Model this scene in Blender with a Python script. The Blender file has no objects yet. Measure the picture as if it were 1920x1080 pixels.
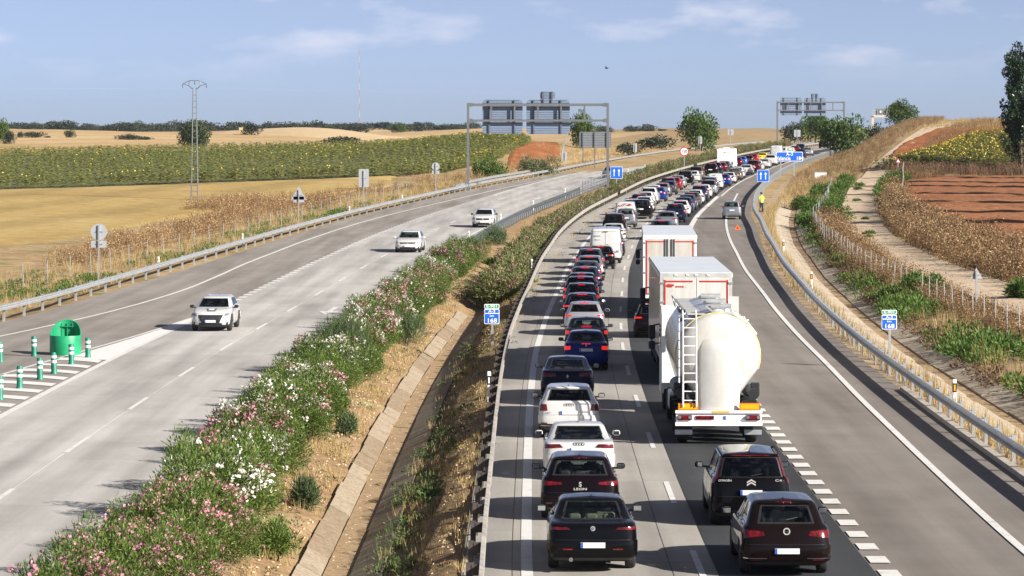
import bpy, math, random
import numpy as np
from math import sin, cos, tan, pi, radians, sqrt, atan2

random.seed(7)
RNG = np.random.default_rng(7)
scene = bpy.context.scene

# ------------------------------------------------------------------ camera
FOCAL, HZ, EYE = 5800.0, 243.0, 9.1          # focal length and horizon row in photo pixels, eye height in m
cam_data = bpy.data.cameras.new('camera')
cam = bpy.data.objects.new('camera', cam_data)
scene.collection.objects.link(cam)
cam.location = (0, 0, EYE)
cam.rotation_euler = (radians(90), 0, 0)
cam_data.sensor_width = 36
cam_data.lens = 36 * FOCAL / 1920
cam_data.shift_y = -(540 - HZ) / 1920
cam_data.clip_start = 1
cam_data.clip_end = 30000
scene.camera = cam
scene.render.resolution_x, scene.render.resolution_y = 1024, 576

# ------------------------------------------------------------------ sky and sun
SUN_EL, SUN_BACK = radians(27), radians(32)   # sun to the right and a little behind the camera
world = bpy.data.worlds.new('World')
scene.world = world
world.use_nodes = True
wn, wl = world.node_tree.nodes, world.node_tree.links
wn.clear()
w_out = wn.new('ShaderNodeOutputWorld')
w_bg = wn.new('ShaderNodeBackground')
w_sky = wn.new('ShaderNodeTexSky')
w_sky.sky_type = 'NISHITA'
w_sky.sun_disc = False
w_sky.sun_elevation = SUN_EL
w_sky.sun_rotation = radians(90) + SUN_BACK
w_sky.altitude = 800
w_sky.air_density = 0.3
w_sky.dust_density = 0.7
w_sky.ozone_density = 6.0
w_bg.inputs['Strength'].default_value = 0.070
# faint broken cloud high over the horizon
w_tc = wn.new('ShaderNodeTexCoord')
w_map = wn.new('ShaderNodeMapping')
w_map.inputs['Scale'].default_value = (13, 13, 40)
w_map.inputs['Location'].default_value = (0.4, 1.0, 0.2)
w_n = wn.new('ShaderNodeTexNoise')
w_n.inputs['Scale'].default_value = 1.6
w_n.inputs['Detail'].default_value = 7
w_n.inputs['Roughness'].default_value = 0.55
w_r = wn.new('ShaderNodeValToRGB')
w_r.color_ramp.elements[0].position = 0.52
w_r.color_ramp.elements[1].position = 0.70
w_r.color_ramp.elements[1].color = (0.45, 0.45, 0.45, 1)
w_mix = wn.new('ShaderNodeMixRGB')
w_mix.inputs['Color2'].default_value = (8.2, 7.7, 8.3, 1)
wl.new(w_tc.outputs['Generated'], w_map.inputs['Vector'])
wl.new(w_map.outputs['Vector'], w_n.inputs['Vector'])
wl.new(w_n.outputs['Fac'], w_r.inputs['Fac'])
w_sep = wn.new('ShaderNodeSeparateXYZ')
w_mr = wn.new('ShaderNodeMapRange')                  # the haze swallows the clouds towards the horizon
w_mr.interpolation_type = 'SMOOTHSTEP'
w_mr.inputs['From Min'].default_value = 0.012; w_mr.inputs['From Max'].default_value = 0.028
w_mm = wn.new('ShaderNodeMath'); w_mm.operation = 'MULTIPLY'
wl.new(w_tc.outputs['Generated'], w_sep.inputs['Vector'])
wl.new(w_sep.outputs['Z'], w_mr.inputs['Value'])
wl.new(w_r.outputs['Color'], w_mm.inputs[0]); wl.new(w_mr.outputs['Result'], w_mm.inputs[1])
wl.new(w_mm.outputs['Value'], w_mix.inputs['Fac'])
w_hs = wn.new('ShaderNodeHueSaturation')            # hazy summer air: paler blue
w_hs.inputs['Saturation'].default_value = 0.64
wl.new(w_sky.outputs['Color'], w_hs.inputs['Color'])
wl.new(w_hs.outputs['Color'], w_mix.inputs['Color1'])
wl.new(w_mix.outputs['Color'], w_bg.inputs['Color'])
wl.new(w_bg.outputs['Background'], w_out.inputs['Surface'])

sun_data = bpy.data.lights.new('sun', 'SUN')
sun_data.energy = 5.0
sun_data.angle = radians(0.55)
sun_data.color = (1.0, 0.935, 0.84)
sun = bpy.data.objects.new('sun', sun_data)
scene.collection.objects.link(sun)
from mathutils import Vector, Matrix
_ldir = Vector((-cos(SUN_BACK) * cos(SUN_EL), sin(SUN_BACK) * cos(SUN_EL), -sin(SUN_EL)))
sun.rotation_euler = _ldir.to_track_quat('-Z', 'Y').to_euler()
sun.location = (80, -40, 80)

scene.view_settings.view_transform = 'Standard'
scene.view_settings.look = 'None'
scene.view_settings.gamma = 1
scene.view_settings.use_curve_mapping = False
scene.view_settings.exposure = 0.95

def ordinal(n):
    ones = ['', 'first', 'second', 'third', 'fourth', 'fifth', 'sixth', 'seventh', 'eighth', 'ninth', 'tenth', 'eleventh', 'twelfth', 'thirteenth', 'fourteenth', 'fifteenth', 'sixteenth', 'seventeenth', 'eighteenth', 'nineteenth']
    tens = {2: ('twent', 'twenty'), 3: ('thirt', 'thirty'), 4: ('fort', 'forty'), 5: ('fift', 'fifty'), 6: ('sixt', 'sixty'), 7: ('sevent', 'seventy'), 8: ('eight', 'eighty'), 9: ('ninet', 'ninety')}
    if n < 20: return ones[n]
    t, o = divmod(n, 10)
    return tens[t][0] + 'ieth' if o == 0 else tens[t][1] + '-' + ones[o]

COL = scene.collection

# ------------------------------------------------------------------ helpers
def pchip(xk, yk, x):
    """monotone cubic; yk may be (n,) or (n,k) with x (k,) evaluated column by column"""
    xk = np.asarray(xk, float); yk = np.asarray(yk, float); x = np.asarray(x, float)
    h = np.diff(xk)
    hh = h if yk.ndim == 1 else h[:, None]
    d = np.diff(yk, axis=0) / hh
    m = np.zeros_like(yk)
    d0, d1 = d[:-1], d[1:]
    w1 = (2 * hh[1:] + hh[:-1]); w2 = (hh[1:] + 2 * hh[:-1])
    with np.errstate(divide='ignore', invalid='ignore'):
        hm = (w1 + w2) / (w1 / d0 + w2 / d1)
    m[1:-1] = np.where(d0 * d1 > 0, hm, 0)
    m[0], m[-1] = d[0], d[-1]
    i = np.clip(np.searchsorted(xk, x, side='right') - 1, 0, len(xk) - 2)
    t = (x - xk[i]) / h[i]
    if yk.ndim == 1:
        y0, y1, a, b = yk[i], yk[i + 1], m[i], m[i + 1]
    else:
        k = np.arange(yk.shape[1])
        y0, y1, a, b = yk[i, k], yk[i + 1, k], m[i, k], m[i + 1, k]
    t2, t3 = t * t, t * t * t
    return (2*t3 - 3*t2 + 1) * y0 + (t3 - 2*t2 + t) * h[i] * a + (-2*t3 + 3*t2) * y1 + (t3 - t2) * h[i] * b

def sstep(a, b, x):
    t = np.clip((np.asarray(x, float) - a) / (b - a), 0, 1)
    return t * t * (3 - 2 * t)

class MB:
    """collects geometry, built as ONE mesh object"""
    def __init__(s):
        s.v = []; s.f = []; s.m = []; s.n = 0
    def add(s, verts, faces, mat=0):
        s.v.extend([tuple(map(float, p)) for p in verts])
        for f in faces:
            s.f.append([i + s.n for i in f]); s.m.append(mat)
        s.n += len(verts)
        return s
    def box(s, c, size, mat=0, rot=None, taper=None):
        sx, sy, sz = [q / 2 for q in size]
        p = [(-sx,-sy,-sz),(sx,-sy,-sz),(sx,sy,-sz),(-sx,sy,-sz),(-sx,-sy,sz),(sx,-sy,sz),(sx,sy,sz),(-sx,sy,sz)]
        if taper:
            p = p[:4] + [(x * taper[0], y * taper[1], z) for x, y, z in p[4:]]
        if rot is not None:
            p = [tuple(rot @ Vector(q)) for q in p]
        p = [(x + c[0], y + c[1], z + c[2]) for x, y, z in p]
        s.add(p, [(0,3,2,1),(4,5,6,7),(0,1,5,4),(1,2,6,5),(2,3,7,6),(3,0,4,7)], mat)
        return s
    def rbox(s, c, size, r=.03, mat=0):
        """box with chamfered edges"""
        sx, sy, sz = [q / 2 for q in size]
        lay = [(-sz, sx - r, sy - r), (-sz + r, sx, sy), (sz - r, sx, sy), (sz, sx - r, sy - r)]
        vs = []
        for z, x, y in lay:
            k = r
            vs += [(-x + k, -y, z), (x - k, -y, z), (x, -y + k, z), (x, y - k, z), (x - k, y, z), (-x + k, y, z), (-x, y - k, z), (-x, -y + k, z)]
        vs = [(a + c[0], b + c[1], q + c[2]) for a, b, q in vs]
        fs = [tuple(range(7, -1, -1)), tuple(range(24, 32))]
        for l in range(3):
            for k in range(8):
                a = l * 8 + k; b = l * 8 + (k + 1) % 8
                fs.append((a, b, b + 8, a + 8))
        s.add(vs, fs, mat); return s
    def tube(s, p0, p1, r0, r1=None, n=8, mat=0, caps=True):
        r1 = r0 if r1 is None else r1
        p0 = Vector(p0); p1 = Vector(p1); d = (p1 - p0).normalized()
        a = d.orthogonal().normalized(); b = d.cross(a)
        vs = []
        for p, r in ((p0, r0), (p1, r1)):
            for k in range(n):
                t = 2 * pi * k / n
                vs.append(p + a * (r * cos(t)) + b * (r * sin(t)))
        fs = [(k, (k + 1) % n, n + (k + 1) % n, n + k) for k in range(n)]
        if caps:
            fs += [tuple(range(n - 1, -1, -1)), tuple(range(n, 2 * n))]
        s.add(vs, fs, mat); return s
    def path(s, pts, r, n=6, mat=0):
        for a, b in zip(pts[:-1], pts[1:]):
            s.tube(a, b, r, r, n, mat)
        return s
    def lathe(s, prof, n=16, axis='z', mat=0, c=(0,0,0)):
        """prof list of (radius, height)"""
        vs = []
        for r, h in prof:
            for k in range(n):
                t = 2 * pi * k / n
                q = (r * cos(t), r * sin(t), h)
                if axis == 'x': q = (h, r * cos(t), r * sin(t))
                if axis == 'y': q = (r * sin(t), h, r * cos(t))
                vs.append((q[0] + c[0], q[1] + c[1], q[2] + c[2]))
        fs = []
        for l in range(len(prof) - 1):
            for k in range(n):
                a = l * n + k; b = l * n + (k + 1) % n
                fs.append((a, b, b + n, a + n))
        if prof[0][0] > 1e-6: fs.append(tuple(range(n - 1, -1, -1)))
        if prof[-1][0] > 1e-6: fs.append(tuple(range((len(prof) - 1) * n, len(prof) * n)))
        s.add(vs, fs, mat); return s
    def grid(s, P, mat=0, flip=False, mask=None):
        n, m = P.shape[:2]
        fs = []
        for i in range(n - 1):
            for j in range(m - 1):
                if mask is not None and mask[i, j]: continue
                a = i * m + j
                q = (a, a + 1, a + m + 1, a + m)
                fs.append(q[::-1] if flip else q)
        s.add(P.reshape(-1, 3), fs, mat); return s
    def prism(s, poly, z0, z1, mat=0):
        n = len(poly)
        vs = [(x, y, z0) for x, y in poly] + [(x, y, z1) for x, y in poly]
        fs = [tuple(range(n - 1, -1, -1)), tuple(range(n, 2 * n))] + [(k, (k + 1) % n, n + (k + 1) % n, n + k) for k in range(n)]
        s.add(vs, fs, mat); return s
    def plate(s, poly, y0, y1, mat=0):
        """upright plate: poly in (x,z), thickness along y"""
        n = len(poly)
        vs = [(x, y0, z) for x, z in poly] + [(x, y1, z) for x, z in poly]
        fs = [tuple(range(n)), tuple(range(2 * n - 1, n - 1, -1))] + [((k + 1) % n, k, n + k, n + (k + 1) % n) for k in range(n)]
        s.add(vs, fs, mat); return s
    def mesh(s, name, mats, smooth=False):
        me = bpy.data.meshes.new(name)
        me.from_pydata(s.v, [], s.f)
        if not isinstance(mats, (list, tuple)): mats = [mats]
        for m in mats: me.materials.append(m)
        if len(mats) > 1:
            me.polygons.foreach_set('material_index', s.m)
        if smooth:
            me.polygons.foreach_set('use_smooth', [True] * len(s.f))
        me.update()
        return me
    def build(s, name, mats, parent=None, smooth=False, loc=None, rz=0):
        return link(name, s.mesh(name, mats, smooth), parent, loc, rz)

def link(name, data, parent=None, loc=None, rz=0):
    o = bpy.data.objects.new(name, data)
    COL.objects.link(o)
    if parent is not None: o.parent = parent
    if loc is not None: o.location = loc
    if rz: o.rotation_euler = (0, 0, rz)
    return o

def smooth_by_angle(me, ang=35):
    me.polygons.foreach_set('use_smooth', [True] * len(me.polygons))
    try:
        me.set_sharp_from_angle(angle=radians(ang))
    except Exception:
        pass

def tag(o, label=None, cat=None, group=None, kind=None):
    if label: o['label'] = label
    if cat: o['category'] = cat
    if group: o['group'] = group
    if kind: o['kind'] = kind
    return o

def thing(name, label, cat, loc=(0,0,0), rz=0, group=None):
    o = link(name, None, None, loc, rz)
    o.empty_display_size = .2
    return tag(o, label, cat, group)

def copy_tree(o, parent=None):
    c = o.copy(); COL.objects.link(c)
    c.parent = parent
    for ch in o.children: copy_tree(ch, c)
    return c

TEXT = {}
def _prebuild_text():
    """all lettering of the scene as unit-size outlines, made while the scene is still empty"""
    for txt in ('LEON', 'S', 'Q2', 'CITROËN', 'C4', 'E-901', 'A-3', 'km', '168', 'Valencia', '184', '120'):
        cu = bpy.data.curves.new('lettering', 'FONT')
        cu.body = txt; cu.size = 1; cu.extrude = .02; cu.offset = .018
        cu.align_x = 'CENTER'; cu.align_y = 'CENTER'; cu.resolution_u = 3
        ob = bpy.data.objects.new('lettering', cu); COL.objects.link(ob)
        bpy.context.view_layer.update()
        me = bpy.data.meshes.new_from_object(ob.evaluated_get(bpy.context.evaluated_depsgraph_get()))
        bpy.data.objects.remove(ob); bpy.data.curves.remove(cu)
        me.materials.clear(); me.name = 'lettering'
        xs = [v.co.x for v in me.vertices]
        TEXT[txt] = (me, max(xs) - min(xs))
_prebuild_text()

def lettering(txt, size, mat, parent, loc, facing=-1, width=None, name='lettering'):
    """upright text on a face that looks towards -y (facing=-1) or +y"""
    src, w = TEXT[txt]
    me = src.copy(); me.materials.append(mat)
    o = link(name, me, parent, loc)
    o.rotation_euler = (radians(90), 0, 0 if facing < 0 else pi)
    o.scale = (width / w if width else size, size, .15)
    return o

# ------------------------------------------------------------------ terrain
_PY = np.array([-400, 0,140,160,190,204,231,258,285,311,338,365,392,405,500,580,700,1000,1500,3000,9000], float)
_PZ = np.array([0,0,0,.06,.3,.48,.83,1.17,1.53,1.86,2.2,2.54,2.88,3.05,4.15,4.85,5.6,6.5,7.4,8.4,8.9])
def zp(y): return np.interp(y, _PY, _PZ)
_XY = np.array([-400, 0,64,78,100,123,147.5,166,193,214,228,270,308,370,410,450,500,553,640,720,900,1200,9000], float)
_XX = np.array([.31,.31,.31,.38,.57,.91,1.6,2.3,3.42,4.6,5.4,8.6,12.4,19.2,24.5,30.2,38,46.3,62,78,118,190,2200])
def X0(y): return pchip(_XY, _XX, y)
def heading(y):
    return atan2(float(X0(np.array([y + 4.]))[0] - X0(np.array([y - 4.]))[0]), 8.0)
def X0s(y): return float(X0(np.array([float(y)]))[0])

_CO = np.array([-5000,-120,-60,-35,-29,-27,-25.7,-25.2,-8.7,-7.5,-6.3,-5.3,-4.65,-3.95,-3.1,-1.6,-1.15,13.1,14.0,14.7,15.6,16.1,17.3,18.5,22,30,45,5000])
_CZ = np.array([0,0,0,-.3,-.5,-.3,-.06,-.05,-.05,-.1,-.28,-.62,-1.0,-1.02,-.6,-.1,-.05,-.05,-.13,-.30,-.50,-.50,-.22,.05,.2,.45,.5,.5])
def gz(x, y):
    x = np.asarray(x, float); y = np.asarray(y, float)
    o = x - X0(y)
    c = np.interp(o, _CO, _CZ)
    med = (o > -8.7) & (o < -1.15)
    c = np.where(med, -.05 + (c + .05) * (1 - .75 * sstep(370, 420, y)), c)
    z = zp(y) + c
    # rise on the right, beyond the ploughed field
    z = z + sstep(12.5, 27, o) * (np.interp(y, [0,388,425,480,540,700,1200,3000], [0,0,2.1,4.9,5.6,5.4,4.5,3]))
    # knoll behind the left carriageway
    z = z + 3.0 * np.exp(-((o + 46) / 17) ** 2) * np.exp(-((y - 530) / 95) ** 2)
    # far left swells
    far = sstep(560, 800, y) * sstep(30, 60, -o)
    z = z + far * (1.3 * np.sin(x / 41 + y / 190) + .9 * np.sin(x / 23 - y / 130 + 1))
    z = z + 3.6 * np.exp(-((x + 62) / 26) ** 2) * np.exp(-((y - 1000) / 130) ** 2)
    return z
def gzs(x, y): return float(gz(np.array([float(x)]), np.array([float(y)]))[0])

_uy = np.concatenate([np.linspace(30, 700, 6000), np.linspace(701, 4000, 5000)])
def ground_at(px, py, z=0.0):
    """point of the terrain (plus z) seen at a photo pixel, found by marching along the sight line"""
    xs = (px - 960) * _uy / FOCAL
    ray = EYE - (py - HZ) * _uy / FOCAL
    d = ray - (gz(xs, _uy) + z)
    i = np.where(d <= 0)[0]
    k = i[0] if len(i) else len(_uy) - 1
    return float(xs[k]), float(_uy[k])
def pxm(y): return FOCAL / y
# ------------------------------------------------------------------ materials
def _nodes(name):
    m = bpy.data.materials.new(name)
    m.use_nodes = True
    nt = m.node_tree
    return m, nt.nodes, nt.links, nt.nodes['Principled BSDF']

def ramp(n, l, fac, stops):
    r = n.new('ShaderNodeValToRGB')
    els = r.color_ramp.elements
    while len(els) < len(stops): els.new(.5)
    for e, (p, c) in zip(els, stops):
        e.position = p; e.color = (*c, 1)
    l.new(fac, r.inputs['Fac'])
    return r.outputs['Color']

def noise(n, l, vec, scale, detail=4, rough=.55, stretch=None, rot=0):
    t = n.new('ShaderNodeTexNoise')
    t.inputs['Scale'].default_value = scale
    t.inputs['Detail'].default_value = detail
    t.inputs['Roughness'].default_value = rough
    if stretch:
        mp = n.new('ShaderNodeMapping')
        mp.inputs['Scale'].default_value = stretch
        mp.inputs['Rotation'].default_value = (0, 0, rot)
        l.new(vec, mp.inputs['Vector']); vec = mp.outputs['Vector']
    l.new(vec, t.inputs['Vector'])
    return t.outputs['Fac']

def mixc(n, l, a, b, fac, mode='MIX'):
    m = n.new('ShaderNodeMixRGB'); m.blend_type = mode
    for s, v in (('Color1', a), ('Color2', b), ('Fac', fac)):
        if isinstance(v, (int, float)): m.inputs[s].default_value = v
        elif isinstance(v, tuple): m.inputs[s].default_value = (*v, 1)
        else: l.new(v, m.inputs[s])
    return m.outputs['Color']

def bump(n, l, b, fac, strength, dist=.02):
    q = n.new('ShaderNodeBump')
    q.inputs['Strength'].default_value = strength
    q.inputs['Distance'].default_value = dist
    l.new(fac, q.inputs['Height'])
    l.new(q.outputs['Normal'], b.inputs['Normal'])

def plain(name, col, rough=.6, metal=0, coat=0, var=.06, scale=6, spec=.5, bmp=0):
    m, n, l, b = _nodes(name)
    g = n.new('ShaderNodeTexCoord').outputs['Object']
    f = noise(n, l, g, scale, 5)
    lo = tuple(c * (1 - var) for c in col); hi = tuple(min(1, c * (1 + var)) for c in col)
    l.new(ramp(n, l, f, [(.35, lo), (.65, hi)]), b.inputs['Base Color'])
    b.inputs['Roughness'].default_value = rough
    b.inputs['Metallic'].default_value = metal
    b.inputs['Coat Weight'].default_value = coat
    b.inputs['Coat Roughness'].default_value = .06
    b.inputs['Specular IOR Level'].default_value = spec
    if bmp: bump(n, l, b, noise(n, l, g, scale * 6, 4), bmp)
    return m

def surface(name, stops, scale=.5, fine=8, stretch=None, rough=.9, bmp=.4, fine_amt=.35, patch=None, bdist=.03, bands=None):
    """ground-like surface in world position: broad patches x fine grain"""
    m, n, l, b = _nodes(name)
    g = n.new('ShaderNodeNewGeometry').outputs['Position']
    f = noise(n, l, g, scale, 6, .6, stretch)
    c = ramp(n, l, f, stops)
    ff = noise(n, l, g, fine, 5, .65)
    gr = ramp(n, l, ff, [(.3, (1 - fine_amt,) * 3), (.7, (1 + fine_amt * .4,) * 3)])
    c = mixc(n, l, c, gr, 1.0, 'MULTIPLY')
    if patch:
        pf = noise(n, l, g, patch[0], 4, .6, patch[3] if len(patch) > 3 else None, patch[4] if len(patch) > 4 else 0)
        pm = ramp(n, l, pf, [(patch[2], (0, 0, 0)), (patch[2] + .12, (1, 1, 1))])
        c = mixc(n, l, c, patch[1], pm)
    if bands:                                   # swaths left by the harvester
        mp = n.new('ShaderNodeMapping'); mp.inputs['Rotation'].default_value = (0, 0, bands[1])
        wv = n.new('ShaderNodeTexWave'); wv.inputs['Scale'].default_value = bands[0]; wv.inputs['Distortion'].default_value = 5.0
        wv.inputs['Detail'].default_value = 3.0; wv.inputs['Detail Scale'].default_value = .25
        l.new(g, mp.inputs['Vector']); l.new(mp.outputs['Vector'], wv.inputs['Vector'])
        c = mixc(n, l, c, ramp(n, l, wv.outputs['Fac'], [(.1, (1 - bands[2],) * 3), (.6, (1.04,) * 3)]), 1.0, 'MULTIPLY')
    l.new(c, b.inputs['Base Color'])
    b.inputs['Roughness'].default_value = rough
    b.inputs['Specular IOR Level'].default_value = .25
    if bmp: bump(n, l, b, ff, bmp, bdist)
    return m

def leafmat(name, c1, c2, rough=.5, trans=.25, c3=None):
    """two leaf tones chosen leaf by leaf through the 'tint' attribute"""
    m, n, l, b = _nodes(name)
    a = n.new('ShaderNodeAttribute'); a.attribute_name = 'tint'
    stops = [(.1, c1), (.75, c2)]
    if c3: stops.append((.97, c3))
    c = ramp(n, l, a.outputs['Fac'], stops)
    oi = n.new('ShaderNodeObjectInfo')
    hv = n.new('ShaderNodeHueSaturation')
    mr = n.new('ShaderNodeMapRange')
    mr.inputs['To Min'].default_value = .82; mr.inputs['To Max'].default_value = 1.18
    l.new(oi.outputs['Random'], mr.inputs['Value'])
    l.new(mr.outputs['Result'], hv.inputs['Value'])
    l.new(c, hv.inputs['Color'])
    l.new(hv.outputs['Color'], b.inputs['Base Color'])
    b.inputs['Roughness'].default_value = rough
    b.inputs['Specular IOR Level'].default_value = .3
    t = n.new('ShaderNodeBsdfTranslucent')
    l.new(hv.outputs['Color'], t.inputs['Color'])
    mx = n.new('ShaderNodeMixShader'); mx.inputs['Fac'].default_value = trans
    l.new(b.outputs['BSDF'], mx.inputs[1]); l.new(t.outputs['BSDF'], mx.inputs[2])
    l.new(mx.outputs['Shader'], n['Material Output'].inputs['Surface'])
    return m

def emissive(name, col, base, strength):
    m, n, l, b = _nodes(name)
    b.inputs['Base Color'].default_value = (*base, 1)
    b.inputs['Roughness'].default_value = .2
    b.inputs['Emission Color'].default_value = (*col, 1)
    b.inputs['Emission Strength'].default_value = strength
    return m

def glassmat(name, tint, refl=.0):
    m, n, l, b = _nodes(name)
    n.remove(b)
    t = n.new('ShaderNodeBsdfTransparent'); t.inputs['Color'].default_value = (*tint, 1)
    g = n.new('ShaderNodeBsdfGlossy'); g.inputs['Roughness'].default_value = .03
    g.inputs['Color'].default_value = (.9, .95, 1, 1)
    ge = n.new('ShaderNodeNewGeometry')
    dt = n.new('ShaderNodeVectorMath'); dt.operation = 'DOT_PRODUCT'
    l.new(ge.outputs['Normal'], dt.inputs[0]); l.new(ge.outputs['Incoming'], dt.inputs[1])
    def mth(op, a, b_):
        q = n.new('ShaderNodeMath'); q.operation = op
        for i, v in enumerate((a, b_)):
            if v is None: continue
            if isinstance(v, (int, float)): q.inputs[i].default_value = v
            else: l.new(v, q.inputs[i])
        return q
    ab = mth('ABSOLUTE', dt.outputs['Value'], None)
    om = mth('SUBTRACT', 1.0, ab.outputs['Value'])
    pw = mth('POWER', om.outputs['Value'], 5.0)
    ml = mth('MULTIPLY', pw.outputs['Value'], .94)
    ad = mth('ADD', ml.outputs['Value'], .045 + refl)
    mx = n.new('ShaderNodeMixShader')
    l.new(ad.outputs['Value'], mx.inputs['Fac'])
    l.new(t.outputs['BSDF'], mx.inputs[1]); l.new(g.outputs['BSDF'], mx.inputs[2])
    l.new(mx.outputs['Shader'], n['Material Output'].inputs['Surface'])
    return m

def roadmat(name, stops, streak=.10, dark=(.5, .5, .5), stain_at=.6, fine=40, rough=.85, slab=0, track=None):
    """worn pavement: patches, streaks along the traffic, fine aggregate; slab varies the tone from piece to piece"""
    m, n, l, b = _nodes(name)
    g = n.new('ShaderNodeNewGeometry').outputs['Position']
    c = ramp(n, l, noise(n, l, g, .35, 5, .6), stops)
    st = noise(n, l, g, 1.0, 4, .6, (1.3, .035, 1))
    c = mixc(n, l, c, ramp(n, l, st, [(.35, (1 - streak,) * 3), (.65, (1 + streak * .5,) * 3)]), 1.0, 'MULTIPLY')
    sp = noise(n, l, g, 1.0, 4, .55, (.42, .055, 1))
    c = mixc(n, l, c, ramp(n, l, sp, [(stain_at - .12, (1, 1, 1)), (stain_at + .1, dark)]), 1.0, 'MULTIPLY')
    if track is not None:                       # rubber and dirt along the wheel paths; 'off' is the distance across the road
        at = n.new('ShaderNodeAttribute'); at.attribute_name = 'off'
        def mt(op, a, q):
            k = n.new('ShaderNodeMath'); k.operation = op
            for i, v in enumerate((a, q)):
                if v is None: continue
                if isinstance(v, (int, float)): k.inputs[i].default_value = v
                else: l.new(v, k.inputs[i])
            return k.outputs['Value']
        ph = mt('MULTIPLY', mt('SUBTRACT', at.outputs['Fac'], track[0]), 2 * pi / 1.8)
        cs = mt('MULTIPLY', mt('ADD', mt('COSINE', ph, None), 1.0), .5)
        wob = noise(n, l, g, 1.0, 3, .5, (.6, .02, 1))
        c = mixc(n, l, c, (track[1],) * 3, mt('MULTIPLY', mt('POWER', cs, 2.0), wob), 'MULTIPLY')
    ff = noise(n, l, g, fine, 3, .7)
    c = mixc(n, l, c, ramp(n, l, ff, [(.25, (.82,) * 3), (.75, (1.1,) * 3)]), 1.0, 'MULTIPLY')
    if slab:
        oi = n.new('ShaderNodeObjectInfo')
        mr = n.new('ShaderNodeMapRange'); mr.inputs['To Min'].default_value = 1 - slab; mr.inputs['To Max'].default_value = 1 + slab
        l.new(oi.outputs['Random'], mr.inputs['Value'])
        hv = n.new('ShaderNodeHueSaturation'); l.new(c, hv.inputs['Color']); l.new(mr.outputs['Result'], hv.inputs['Value'])
        c = hv.outputs['Color']
    l.new(c, b.inputs['Base Color'])
    b.inputs['Roughness'].default_value = rough
    b.inputs['Specular IOR Level'].default_value = .25
    bump(n, l, b, ff, .15, .01)
    return m

def paintmat(name, col, worn=.5):
    m, n, l, b = _nodes(name)
    g = n.new('ShaderNodeNewGeometry').outputs['Position']
    f = noise(n, l, g, 2.2, 6, .7)
    c = ramp(n, l, f, [(.28, tuple(q * worn for q in col)), (.45, tuple(q * .92 for q in col)), (.7, col)])
    l.new(c, b.inputs['Base Color'])
    b.inputs['Roughness'].default_value = .7
    return m

MAT = {}
MAT['ground'] = surface('dry_ground', [(.3, (.30,.20,.10)), (.5, (.40,.28,.14)), (.7, (.46,.34,.19))], .12, 1.6, None, .95, .5, .4, (.25, (.17,.17,.06), .56))
MAT['verge'] = surface('gravel_verge', [(.3, (.36,.26,.16)), (.6, (.47,.36,.24))], .8, 9, None, .95, .8, .55)
MAT['median_soil'] = surface('median_soil', [(.3, (.27,.17,.085)), (.5, (.34,.225,.12)), (.72, (.39,.28,.165))], .35, 5, None, .95, .9, .5, (.5, (.30,.27,.12), .60))
MAT['wheat'] = surface('stubble', [(.28, (.36,.24,.08)), (.5, (.445,.315,.115)), (.72, (.50,.38,.17))], .05, .9, (1, .5, 1), .95, .4, .3, (1.0, (.36,.245,.09), .53, (.012, .16, 1), .42), .03, (.030, .16, .13))
MAT['tan_field'] = surface('tan_field', [(.3, (.42,.28,.13)), (.5, (.52,.36,.18)), (.7, (.58,.43,.24))], .02, .4, (1, .4, 1), .95, .3, .25, None, .03, (.012, .5, .10))
MAT['pale_field'] = surface('pale_field', [(.3, (.50,.36,.20)), (.7, (.62,.48,.30))], .02, .4, (1, .4, 1), .95, .3, .2)
MAT['red_soil'] = surface('ploughed_red_soil', [(.3, (.26,.085,.028)), (.5, (.36,.13,.045)), (.72, (.44,.18,.07))], .18, 2.2, (1, .6, 1), .95, 1.0, .5, None, .12)
MAT['orange_soil'] = surface('ploughed_orange_soil', [(.3, (.23,.088,.037)), (.5, (.33,.135,.057)), (.72, (.41,.19,.088))], .1, 1.6, (.5, 1.6, 1), .95, 1.0, .5, None, .15)
MAT['track'] = surface('dirt_track', [(.3, (.50,.38,.26)), (.7, (.64,.51,.37))], .3, 3, (1.5, .2, 1), .95, .5, .3)
MAT['grass_soil'] = surface('green_verge', [(.3, (.17,.17,.05)), (.5, (.27,.22,.09)), (.7, (.38,.28,.13))], .25, 3, None, .95, .7, .5)
MAT['concrete_road'] = roadmat('concrete_pavement', [(.3, (.36,.34,.31)), (.7, (.43,.405,.375))], .10, (.82,.81,.80), .58, 30, .85, .06, (.95, .72))
MAT['concrete_left'] = roadmat('concrete_pavement_bright', [(.3, (.455,.437,.415)), (.7, (.53,.512,.49))], .12, (.77,.765,.76), .57, 30, .85, .05, (-10.3, .74))
MAT['asphalt_dark'] = roadmat('new_asphalt', [(.3, (.040,.043,.048)), (.7, (.056,.059,.064))], .12, (.8,.8,.8), .62, 60, .8, 0, (4.55, 1.45))
MAT['asphalt_brown'] = roadmat('old_asphalt', [(.3, (.215,.193,.175)), (.7, (.26,.236,.215))], .12, (.80,.78,.76), .58, 60, .88, 0, (8.3, .80))
MAT['asphalt_ramp'] = roadmat('ramp_asphalt', [(.3, (.275,.25,.225)), (.7, (.33,.302,.275))], .12, (.78,.76,.74), .58, 60, .88, 0, (-18.0, .78))
MAT['line'] = paintmat('road_paint', (.70,.69,.67), .60)
MAT['line_new'] = paintmat('fresh_road_paint', (.76,.75,.73), .8)
MAT['ditch'] = surface('ditch_concrete', [(.3, (.31,.245,.17)), (.5, (.36,.295,.215)), (.7, (.39,.325,.25))], 1.4, 9, None, .9, .5, .4)
MAT['ditch_wet'] = surface('ditch_concrete_stained', [(.3, (.25,.19,.125)), (.7, (.32,.25,.175))], 1.4, 9, None, .9, .5, .4)
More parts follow.
